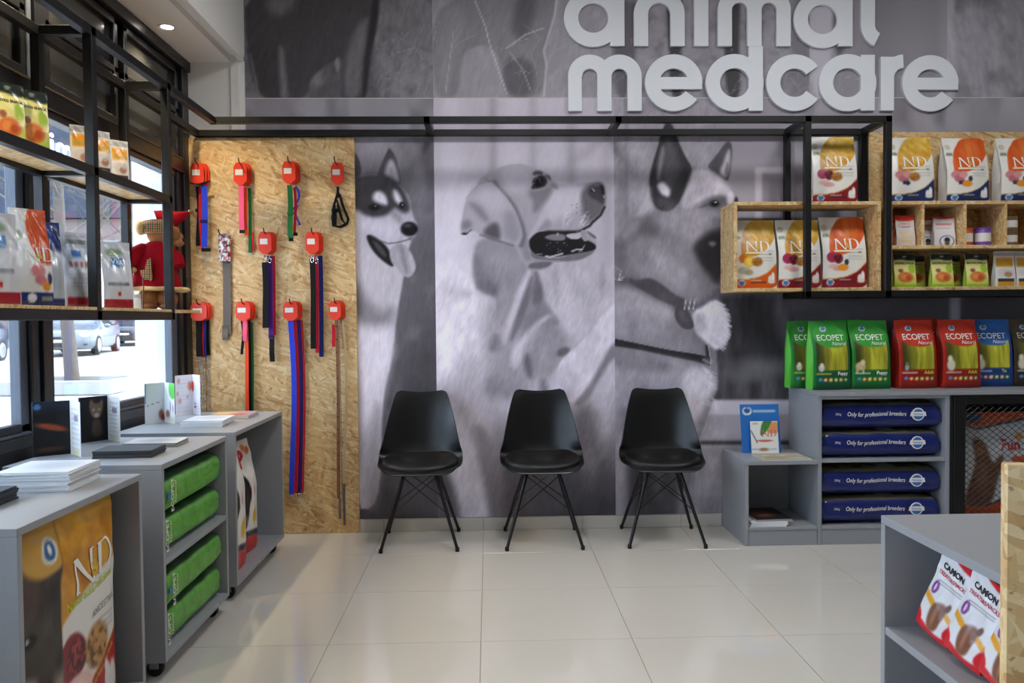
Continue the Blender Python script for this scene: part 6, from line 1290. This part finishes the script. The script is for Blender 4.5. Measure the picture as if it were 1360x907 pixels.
leash('black wire thin harness on the top right hook', x, z, 0, [('s', BK, .0, .016, 2.065, 2.00), ('loop', BK, [(.0, 2.03, 0), (-.02, 1.96, -.01), (-.03, 1.88, -.02), (-.028, 1.835, -.02), (.01, 1.828, 0), (.05, 1.85, .01), (.058, 1.875, .01), (.03, 1.95, 0), (.01, 2.02, 0)], .0075),
      ('loop', BK, [(-.004, 1.985, -.012), (.006, 1.93, -.02), (.022, 1.87, -.02), (.045, 1.845, -.01), (.03, 1.86, -.01), (.014, 1.92, -.012)], .005), ('s', BK, -.022, .026, 1.92, 1.84), ('buckle', -.014, 1.945, .022, chrome), ('buckle', -.018, 1.925, .020)], G1, dx=0)
x, z = H[4]
leash('grey patterned leash in red and white packaging, middle row', x, z, 0, [('s', GY, .008, .046, 1.70, 1.20, .003), ('s', GY, -.004, .034, 1.25, 1.165, .0, -.004)], G1, hd=None)
t = bpy.data.objects[[o.name for o in C.objects if o.get('label', '').startswith('grey patterned')][0]]
def pk_paint(u, v):
    c = Cv(u, v, (214, 208, 204)); c.mix((noise(u*7, v*9, 2) > .54)*1.0, (176, 36, 44)); c.mix((noise(u*11+3, v*12, 2) > .6)*.9, (40, 36, 38)); c.rect(-.1, 1.1, .86, .96, (90, 84, 84), .02, .6); return c.lin()
pkb = Bag(.07, .16, .02, 1.4, pinch=(.5, 1.0), nf=16, nv=30, wr=.001, bulge=.5); link('sleeve', pkb.mesh('sleeve', pk_paint, (180, 60, 60), (180, 170, 170), foil_m), t, (.004, -.024, -.145))
x, z = H[5]
leash('red strap on the middle row centre hook', x, z, 0, [('s', RE, .026, .020, 1.66, 1.19, .002)], G1)
leash('purple strap on the middle row centre hook', x, z, 1, [('s', PU, .012, .028, 1.66, 1.17, .002), ('s', BK, .016, .030, 1.19, 1.035), ('clip', .012, 1.63)], G1)
leash('black strap on the middle row centre hook', x, z, 2, [('s', BK, -.012, .034, 1.62, 1.235, .003), ('clip', -.010, 1.635)], G1)
x, z = H[6]
leash('navy strap on the middle row right hook', x, z, 0, [('s', NV, .028, .026, 1.66, 1.06, .003)], G1)
leash('red strap on the middle row right hook', x, z, 1, [('s', RE, .008, .020, 1.66, 1.085, .003), ('clip', .012, 1.625)], G1)
leash('black strap on the middle row right hook', x, z, 2, [('s', BK, -.010, .032, 1.64, 1.11, .003), ('clip', -.010, 1.63)], G1)
x, z = H[7]
leash('chain leash with black handle at the right, bottom row by the window', x, z, 0, [('s', BK, .026, .022, 1.30, 1.075), ('chain', .026, 1.075, .70)], G1, hd=(.092, .095))
leash('chain leash with purple and red handle, bottom row by the window', x, z, 1, [('s', NV, .010, .030, 1.30, 1.07), ('s', RE, .006, .007, 1.29, 1.075, 0, -.003), ('chain', .008, 1.07, .72)], G1, hd=(.092, .095))
leash('chain leash with black handle at the left, bottom row by the window', x, z, 2, [('s', BK, -.012, .032, 1.30, 1.07), ('chain', -.012, 1.07, .70), ('chain', -.002, 1.07, .70)], G1, hd=(.092, .095))
x, z = H[8]
leash('green leash on the bottom row second hook', x, z, 0, [('s', GN, .026, .014, 1.27, .72, .004)], G1, hd=(.084, .10))
leash('black leash on the bottom row second hook', x, z, 1, [('s', BK, .016, .022, 1.28, .72, .002), ('s', BK, -.022, .016, 1.28, 1.08, .006)], G1, hd=(.084, .10))
leash('red leash on the bottom row second hook', x, z, 2, [('s', OR, .006, .020, 1.28, .72, .002), ('s', PK, .0, .024, 1.28, 1.16, .0, -.003)], G1, hd=(.084, .10))
x, z = H[9]
leash('purple leash on the bottom row third hook', x, z, 0, [('s', PU, .030, .018, 1.28, .25, .012), ('s', RE, .046, .010, 1.28, .25, .012), ('clip', .030, .235)], G1, hd=(.084, .10))
leash('red leash on the bottom row third hook', x, z, 1, [('s', RE, .010, .022, 1.28, .25, .012), ('s', NV, .026, .010, 1.28, .25, .012), ('clip', .014, .22)], G1, hd=(.084, .10))
leash('blue leash on the bottom row third hook', x, z, 2, [('s', BU, -.010, .030, 1.28, .25, .014), ('clip', -.006, .235)], G1, hd=(.084, .10))
x, z = H[10]
leash('tan leather leash on the bottom right hook', x, z, 0, [('s', TAN, .030, .014, 1.28, .30, .016), ('s', GY, .022, .014, .30, .05, .0)], G1, hd=(.072, .10))
leash('steel chain leash on the bottom right hook', x, z, 1, [('chain', .014, 1.28, .20), ('s', RE, -.022, .020, 1.25, 1.12)], G1, hd=(.072, .10))
leash('brown punched leather leash on the bottom right hook', x, z, 2, [('s', BRN, .0, .020, 1.29, .22, .004), ('s', GY, .004, .016, .22, .10), ('holes', .0, 1.24, .40)], G1, hd=(.072, .10))
# ================================================================ goods on the window shelf
ZS1, ZS2 = ZB+.0317, ZM+.0165
def silver(u, v):
    c = Cv(u, v, (196, 198, 204)); c.rect(-.1, 1.1, .80, .97, (176, 178, 184), .01); c.rect(.2, .8, .84, .90, (90, 104, 90), .01, .6); c.rect(.35, .62, .66, .76, (80, 130, 180), .02); c.rect(.1, .9, .52, .60, (150, 60, 66), .01, .0)
    for k in range(4): c.rect(.2+.16*k, .30+.16*k, .53, .60, (150, 70, 76), .01, .8)
    for k in range(7): c.rect(.15, .85, .24+.035*k, .25+.035*k, (150, 152, 160), .01, .5)
    c.rect(.08, .92, .02, .13, (160, 30, 44), .01); return c.lin()
def silver2(u, v):
    c = Cv(u, v, (206, 206, 210)); c.ell(.45, .84, .3, .06, (110, 140, 90), .4, .7); c.rect(.3, .72, .62, .76, (70, 130, 186), .02); c.rect(.15, .85, .34, .39, (120, 120, 126), .01, .7); c.rect(.45, .56, .19, .25, (186, 40, 50), .01); c.rect(.02, .98, .0, .14, (160, 30, 44), .01); return c.lin()
def nd_left(u, v):
    c = Cv(u, v, (222, 220, 214)); c.poly([(.35, .86), (.60, 1.06), (1.1, 1.06), (1.1, .44), (.9, .42), (.62, .44), (.45, .62)], (210, 84, 36), .02); c.ell(.16, .72, .10, .05, (120, 130, 100), .3, .7); c.ell(.55, .36, .22, .07, (206, 128, 132), .2); c.ell(.62, .26, .18, .05, (196, 116, 120), .2); c.ell(.78, .20, .14, .05, (222, 136, 50), .2); c.ell(.9, .28, .08, .06, (50, 54, 80), .3); c.mix(sst(.15, .135, v), (34, 50, 110)); c.ell(.35, .08, .12, .05, (226, 230, 236), .15); c.rect(.62, .95, .05, .09, (190, 186, 110), .01, .7); return c.lin()
FR = PI/2-.75      # fronts turned to the room and the camera
def shelf_bag(label, y, x, w, h, d, paint, side, sd, rz, nd=False, words=()):
    b = Bag(w, h, d, sd, pinch=(.25, 1.0), nf=36, nv=48, wr=.006, fold=.14, lean=.02); t = thing('cat_food_bag', label, 'bag', (x, y, ZS1), rz, 'bags on the lower window shelf'); link('bag_body', b.mesh('bag_body', paint, side, (200, 200, 204), foil_m), t)
    if nd: put_nd(b, t, .66, .53, h*.14)
    for s, z_, u, v, ik in words: lettering('lettering', s, z_, b.fn(u, v), ik, t, .0003)
shelf_bag('silver bag cut by the left picture edge on the lower window shelf', 2.66, -1.60, .125, .30, .09, silver2, (210, 210, 212), 1.2, FR)
shelf_bag('white and orange bag with navy foot on the lower window shelf', 2.825, -1.585, .12, .335, .10, nd_left, (222, 222, 226), 2.2, FR+.15, True)
shelf_bag('navy and grey bag standing behind the orange bag on the window shelf', 2.985, -1.615, .10, .31, .09, lambda u, v: (lambda c: (c.mix(sst(.62, .70, v), (34, 46, 96)), c.rect(.1, .9, .2, .55, (150, 150, 156), .05, .5), c.mix(sst(.1, .08, v), (34, 46, 96)), c.lin())[-1])(Cv(u, v, (176, 178, 184))), (214, 214, 218), 3.2, FR)
shelf_bag('silver bag with red foot, left of the front window post', 3.165, -1.60, .125, .29, .10, silver, (214, 218, 226), 4.2, FR+.1, words=(('Vet Life', .020, .5, .86, INK_GREY), ('life', .03, .46, .69, INK_BLUE)))
shelf_bag('silver bag with blue square and red foot, right of the front window post', 3.50, -1.60, .12, .285, .10, silver2, (214, 214, 214), 5.2, FR-.1, words=(('Vet', .034, .5, .665, INK_W), ('Gastrointestinal', .014, .5, .345, INK_GREY)))
jr = thing('glass_jar', 'small white lidded jar beside the plush dog', 'jar', (-1.60, 3.685, ZS1)); MB().lathe([(.022, 0), (.026, .004), (.026, .045), (.022, .052)], 24).build('jar_body', mat('jar_body', (222, 222, 218), .25), jr, 40); MB().lathe([(.024, .052), (.0245, .054), (.0245, .066), (.022, .068)], 24).build('lid', mat('jar_lid', (200, 196, 190), .4), jr, 40)
st_ = link('charm', MB().tube([(0, 0, 0), (.002, .004, .10), (.0, .008, .145)], .0025, 6).mesh('charm', black_m, 40), None, (-1.585, 3.735, ZS1)); tag(st_, 'thin black stick leaning beside the plush dog', 'stick')
snack_s = pouch_mesh(.100, .215, .04, 3.6, snack_paint, (160, 190, 70), (60, 80, 50), pinch=(.3, 1.0)); opch_s = pouch_mesh(.078, .195, .035, 4.6, orange_pouch_paint, (214, 212, 208), (206, 204, 200), pinch=(.3, 1.0)); WS_ = (('brand_lettering', 'BAUVEG SNACK', .0125, .5, .70, INK_K, .0003),)
for y, x, rz, lb in ((2.768, -1.612, FR+.05, 'yellow green snack pouch behind its twin on the middle window shelf'), (2.855, -1.58, FR+.0, 'yellow green snack pouch in front on the middle window shelf')):
    pouch('snack_pouch', lb, 'pouch', (x, y, ZS2), rz, snack_s, 'snack pouches on the window shelf', WS_)
for y, x, rz, lb in ((3.275, -1.622, FR-.2, 'white pouch with orange label left of the front window post'), (3.37, -1.59, FR+.1, 'white pouch with orange label just behind the front window post'), (3.545, -1.595, FR, 'white pouch with orange label nearest the far window post')):
    pouch('snack_pouch', lb, 'pouch', (x, y, ZS2), rz, opch_s, 'orange labelled pouches on the window shelf')

# ---- plush dog in a red coat, seen from behind
coat = mat('red_felt', (150, 15, 28), .9, spec=.1, bump=.4, bscale=500); fleece = mat('cream_fleece', (222, 186, 132), .95, spec=.05, bump=.9, bscale=260); bfur = mat('brown_plush', (140, 92, 56), .95, spec=.05, vary=.45, vscale=22, bump=.9, bscale=300)
plaid = bpy.data.materials.new('plaid_cloth'); plaid.use_nodes = True
_n = plaid.node_tree; _b = _n.nodes['Principled BSDF']; _b.inputs['Roughness'].default_value = .9; _tc = _n.nodes.new('ShaderNodeTexCoord'); prev = None
for ax, sc, colr in (('X', 95, (.02, .07, .03, 1)), ('Z', 95, (.02, .07, .03, 1)), ('X', 190, (.6, .5, .2, 1)), ('Z', 190, (.6, .5, .2, 1))):
    w_ = _n.nodes.new('ShaderNodeTexWave'); w_.bands_direction = ax; w_.inputs['Scale'].default_value = sc/6; _n.links.new(_tc.outputs['Object'], w_.inputs['Vector']); th = _n.nodes.new('ShaderNodeMath'); th.operation = 'GREATER_THAN'; th.inputs[1].default_value = .62 if sc < 100 else .93; _n.links.new(w_.outputs['Fac'], th.inputs[0]); mx_ = _n.nodes.new('ShaderNodeMix'); mx_.data_type = 'RGBA'
    if prev is None: mx_.inputs['A'].default_value = (.42, .03, .03, 1)
    else: _n.links.new(prev, mx_.inputs['A'])
    m2 = _n.nodes.new('ShaderNodeMath'); m2.operation = 'MULTIPLY'; m2.inputs[1].default_value = .75; _n.links.new(th.outputs[0], m2.inputs[0]); _n.links.new(m2.outputs[0], mx_.inputs['Factor']); mx_.inputs['B'].default_value = colr; prev = mx_.outputs['Result']
_n.links.new(prev, _b.inputs['Base Color'])
# local axes: x to the right in the picture, y away from the viewer
pl = thing('plush_dog', 'plush dog in a red hooded coat seen from behind on the window shelf', 'plush toy', (-1.615, 3.955, ZS1), .42)
def ring_loft(rows, n=28, wob=.0):
    P = np.zeros((len(rows), n, 3))
    for i, (cx, cy, z, rx, ry) in enumerate(rows):
        for k in range(n):
            a = 2*PI*k/n; w = 1+wob*math.sin(a*7+i*.5)*(1-i/len(rows)); P[i, k] = (cx+rx*w*math.cos(a), cy+ry*w*math.sin(a), z)
    b = MB().grid(P, True); b.f.append(tuple(range(n))); b.f.append(tuple((len(rows)-1)*n+k for k in range(n))); return b
ring_loft([(0, 0, .105, .112, .085), (0, 0, .112, .118, .088), (0, 0, .15, .106, .08), (.0, 0, .20, .092, .072), (.0, 0, .25, .080, .064), (-.0, 0, .29, .068, .056), (.002, 0, .315, .050, .045), (.004, 0, .33, .030, .03)], wob=.05).build('coat', coat, pl, 60)
ring_loft([(0, 0, .092, .110, .082), (0, 0, .098, .122, .092), (0, 0, .108, .122, .092), (0, 0, .114, .112, .084)], wob=.04).build('coat_hem', fleece, pl, 60)
MB().tube([(-.055, -.01, .285), (-.085, -.02, .265), (-.108, -.03, .235), (-.112, -.035, .205)], [.036, .040, .038, .030], 14).ell((-.055, -.01, .285), (.036, .036, .036)).build('sleeve', coat, pl, 60)
MB().ell((-.110, -.036, .190), (.028, .028, .018)).build('cuff', fleece, pl, 60); MB().tube([(.06, -.005, .285), (.095, -.01, .25), (.105, -.03, .21)], [.034, .036, .028], 14).build('sleeve', coat, pl, 60)
for sx in (-.03, .045): MB().ell((sx, 0, .054), (.054, .055, .054)).build('leg', bfur, pl, 60)
MB().ell((-.03, -.02, .016), (.04, .06, .016)).build('foot', bfur, pl, 60); MB().ell((.05, -.02, .016), (.04, .06, .016)).build('foot', bfur, pl, 60)
MB().ell((.118, .0, .098), (.040, .016, .014)).build('paw', fleece, pl, 60)
MB().ell((.03, .02, .372), (.066, .062, .060)).ell((.088, .01, .352), (.042, .036, .042)).ell((.108, .0, .335), (.026, .028, .026)).build('head', mat('tan_plush', (166, 112, 72), .95, spec=.05, vary=.2, vscale=20, bump=.6, bscale=300), pl, 60)
MB().ell((.092, -.028, .372), (.022, .012, .034)).build('ear', bfur, pl, 60); MB().ell((.128, -.012, .342), (.010, .012, .010)).build('nose', foot_m, pl, 60)
ring_loft([(.012, .01, .372, .078, .072), (.010, .01, .385, .083, .077), (.014, .01, .41, .080, .074), (.02, .01, .432, .068, .062), (.028, .01, .438, .05, .05)]).build('hat_band', plaid, pl, 60)
MB().ell((-.062, .0, .395), (.026, .05, .034)).build('hat_trim', fleece, pl, 60)
MB().tube([(.02, .01, .425), (.06, .005, .440), (.10, .0, .450), (.135, -.004, .468), (.158, -.006, .480)], [.062, .048, .034, .018, .008], 16).build('hat', coat, pl, 60)
MB().ell((.164, -.007, .484), (.012, .012, .012)).build('bell', mat('brass', (150, 120, 70), .3, metal=.8), pl, 60)
MB().prism([(-.020, .235), (-.004, .245), (.004, .15), (-.004, .135), (-.018, .145), (-.030, .14), (-.044, .16), (-.050, .185), (-.028, .19)], -.094, -.082, lambda x, y, d: (x-.02, d, y)).build('pocket', plaid, pl)
# ================================================================ the street outside (rises gently away from the window)
def gz(y): return -.10+.0145*(y-2)
asphalt = mat('pale_asphalt', (150, 149, 147), .85, vary=.08, vscale=.7); paving = mat('pavement', (165, 162, 158), .85, vary=.06, vscale=1.5); kerb_m = mat('kerb_stone', (150, 148, 144), .8, vary=.08, vscale=3)
def sloped(name, m, x0, x1, y0, y1, t=.1, up=0.0):
    b = MB().add([(x, y, gz(y)+up-d) for d in (t, 0) for y in (y0, y1) for x in (x0, x1)], [(0, 1, 3, 2), (4, 5, 7, 6), (0, 1, 5, 4), (2, 3, 7, 6), (0, 2, 6, 4), (1, 3, 7, 5)])
    return b.build(name, m)
struct(sloped('ground_street', asphalt, -60, -8.2, -30, 60)); struct(sloped('ground_pavement', paving, -8.2, -2.02, -30, 60, .1, .06))
# tree with a stone planting bed
bark = mat('pale_bark', (86, 78, 72), .85, vary=.2, vscale=6, bump=.5, bscale=40)
tr = thing('street_tree', 'bare street tree with a pale trunk outside the window', 'tree', (-7.16, 14.0, gz(14)+.06)); r = random.Random(3)
MB().tube([(0, 0, 0), (-.04, 0, .7), (-.10, 0, 1.5), (-.16, .02, 2.4), (-.20, .05, 3.6)], [.125, .11, .10, .095, .08], 12).build('trunk', bark, tr, 60)
def branch(p, d, L, rad, lev, acc):
    pts = [p]; q = Vector(p); d = Vector(d).normalized()
    for k in range(5):
        d = (d+Vector((r.uniform(-.22, .22), r.uniform(-.22, .22), r.uniform(-.05, .2)))).normalized(); q = q+d*L/5; pts.append(q.copy())
    acc.append((pts, [rad*(1-.14*k) for k in range(6)]))
    if lev:
        for k in range(4): branch(pts[r.randint(1, 5)], d+Vector((r.uniform(-1.1, 1.1), r.uniform(-1.1, 1.1), r.uniform(-.5, .7))), L*.62, rad*.5, lev-1, acc)
for k in range(7):
    acc = []; a = k*.95; branch(Vector((-.14-.01*k, .03, 1.9+.28*k)), (math.cos(a), math.sin(a), .55), 2.1, .035, 2, acc); b = MB()
    for pts, rs in acc: b.tube(pts, rs, 5)
    b.build('branch', bark, tr, 60)
pb = thing('planting_bed', 'low pale stone planting bed around the street tree', 'planter', (-6.95, 13.7, gz(13.7)+.06))
for a in ((-.9, .9, -.75, -.60), (-.9, .9, .60, .75), (-.9, -.75, -.5995, .5995), (.75, .9, -.5995, .5995)): bx('kerb', kerb_m, a[0], a[1], a[2], a[3], 0, .22, pb, .01)
bx('soil', mat('bed_soil', (120, 104, 88), .95, vary=.2, vscale=8), -.7495, .7495, -.5995, .5995, 0, .08, pb)
# timber post beside the window
tag(bx('timber_post', mat('weathered_timber', (70, 60, 50), .85, vary=.2, vscale=5), -2.66, -2.60, 6.40, 6.52, gz(5.8)+.061, 3.4), 'weathered timber post just outside the right end of the window', 'post')
# cars
glass_dark = mat('car_glass', (40, 46, 54), .08, spec=.7); rubber = mat('tyre', (22, 22, 24), .7); alloy = mat('alloy_wheel', (190, 192, 198), .3, metal=.7); lampg = mat('headlamp_glass', (224, 230, 238), .1, spec=.7); plate_m = mat('number_plate', (226, 226, 226), .4); grille_m = mat('car_grille', (24, 26, 30), .4)
def car(label, loc, rz, paint):
    """front faces local -y; length 4.3, width 1.76"""
    t = thing('parked_car', label, 'car', loc, rz, 'cars parked across the street')
    #            y     half w  sill  belt  top   half top
    st = [(-2.13, .62, .30, .50, .56, .55), (-2.08, .74, .24, .58, .68, .66), (-1.95, .82, .20, .64, .76, .74), (-1.6, .87, .20, .72, .84, .78), (-1.1, .88, .20, .80, .93, .78), (-.78, .88, .20, .86, .99, .76),
          (-.3, .88, .20, .88, 1.25, .64), (.1, .88, .20, .89, 1.42, .58), (.6, .88, .20, .90, 1.47, .57), (1.1, .88, .20, .92, 1.44, .57), (1.55, .87, .22, .93, 1.34, .58), (1.85, .84, .26, .93, 1.10, .66), (2.05, .78, .32, .88, .97, .70), (2.13, .66, .36, .80, .86, .6)]
    n = []; P = []
    for y, w, s, b, tp, wt in st:
        row = [(-w*.9, s), (-w, s+.12), (-w, (s+b)/2+.05), (-w*.985, b), (-wt, tp-.03), (-wt*.8, tp), (0, tp+.012), (wt*.8, tp), (wt, tp-.03), (w*.985, b), (w, (s+b)/2+.05), (w, s+.12), (w*.9, s), (0, s-.02)]
        P.append([(x, y, z) for x, z in row])
    b = MB().grid(np.array(P), True); m = 14; b.f.append(tuple(range(m))); b.f.append(tuple((len(st)-1)*m+k for k in range(m))); b.build('body', paint, t, 40)
    S = lambda i, k: Vector(P[i][k])
    def quad(name, a, m_, off):
        c = sum(a, Vector())/4; nn = (a[1]-a[0]).cross(a[3]-a[0]).normalized()
        if nn.dot(c-Vector((0, .3, .7))) < 0: nn = -nn
        q = [c+(p-c)*.90+nn*off for p in a]; MB().add([tuple(p) for p in q]+[tuple(p-nn*.02) for p in q], [(0, 1, 2, 3), (4, 7, 6, 5), (0, 4, 5, 1), (1, 5, 6, 2), (2, 6, 7, 3), (3, 7, 4, 0)]).build(name, m_, t)
    quad('windscreen', [S(5, 4), S(5, 8), S(7, 8), S(7, 4)], glass_dark, .03); quad('rear_window', [S(10, 4), S(10, 8), S(12, 8), S(12, 4)], glass_dark, .03)
    for k0, k1 in ((9, 8), (3, 4)):
        quad('side_window', [S(6, k0), S(8, k0), S(8, k1), S(6, k1)], glass_dark, .012); quad('side_window', [S(8, k0), S(10, k0), S(10, k1), S(8, k1)], glass_dark, .012)
    for sx in (-1, 1):
        for y in (-1.32, 1.30):
            w = MB().lathe([(.12, -.10), (.29, -.10), (.315, -.07), (.315, .07), (.29, .10), (.12, .10)], 24, (sx*.80, y, .315), 'x').build('wheel', rubber, t, 40); MB().lathe([(.001, .105), (.06, .112), (.20, .108), (.215, .10)] if sx > 0 else [(.001, -.105), (.06, -.112), (.20, -.108), (.215, -.10)], 20, (sx*.80, y, .315), 'x', False).build('rim', alloy, w, 40)
        MB().ell((sx*.60, -2.03, .64), (.19, .09, .085), rot=Matrix.Rotation(-sx*.35, 3, 'Z')).build('headlamp', lampg, t, 60); MB().ell((sx*.60, -2.07, .36), (.14, .05, .055)).build('fog_lamp', grille_m, t, 60); MB().ell((sx*.98, -.62, .93), (.10, .06, .07)).build('mirror', paint, t, 60)
    MB().box(-.36, .36, -2.15, -2.09, .52, .60, .01).build('grille', grille_m, t); MB().box(-.40, .40, -2.16, -2.09, .28, .39, .01).build('air_intake', grille_m, t); MB().box(-.26, .26, -2.175, -2.13, .42, .50, .005).build('number_plate', plate_m, t)
    return t
silver = mat('silver_car_paint', (110, 116, 126), .25, metal=.2, spec=.6, coat=.5); dark = mat('dark_car_paint', (40, 44, 58), .2, spec=.6, coat=.6)
car('silver estate car parked across the street behind the tree', (-13.6, 27.1, gz(27.1)), .22, silver); car('dark car parked behind the silver one', (-14.9, 34.2, gz(34.2)), .2, dark); car('dark car at the left picture edge across the street', (-14.75, 22.2, gz(22.2)), .15, dark)
# buildings on the far side
stucco = mat('pinkish_stucco', (120, 104, 100), .85, vary=.06, vscale=.6); stucco2 = mat('cream_stucco', (128, 124, 116), .85, vary=.05, vscale=.5); band_m = mat('blue_grey_cladding', (44, 50, 64), .7, vary=.05, vscale=.4); bwin = mat('far_window_glass', (40, 46, 56), .15, spec=.6); bframe = mat('far_window_frame', (130, 128, 126), .6)
def building(label, x0, x1, y0, y1, zlow, ztop, wallm, bandm, n, rows):
    g = gz(y0); t = thing('street_building', label, 'building', ((x0+x1)/2, y0, g)); ox = (x0+x1)/2; bx('wall', wallm, x0-ox, x1-ox, 0, y1-y0, -.5, zlow, t, .02); bx('cladding', bandm, x0-ox-.2, x1-ox+.2, -.4, y1-y0, zlow+.01, ztop, t, .02)
    w = (x1-x0)/n
    for k in range(n):
        for z in rows:
            cx = x0+(k+.5)*w-ox; f = bx('window', bframe, cx-w*.26, cx+w*.26, -.10, -.001, z, z+1.5, t, .02); bx('pane', bwin, cx-w*.22, cx+w*.22, -.13, -.101, z+.12, z+1.38, f, .01)
    return t
building('pinkish building with blue grey upper cladding across the street', -46, -12, 46, 58, 6.6, 20, stucco, band_m, 9, (.9, 3.9)); building('cream building at the far left of the street', -62, -47.5, 40, 58, 6.2, 19, stucco2, band_m, 4, (.9, 3.7))
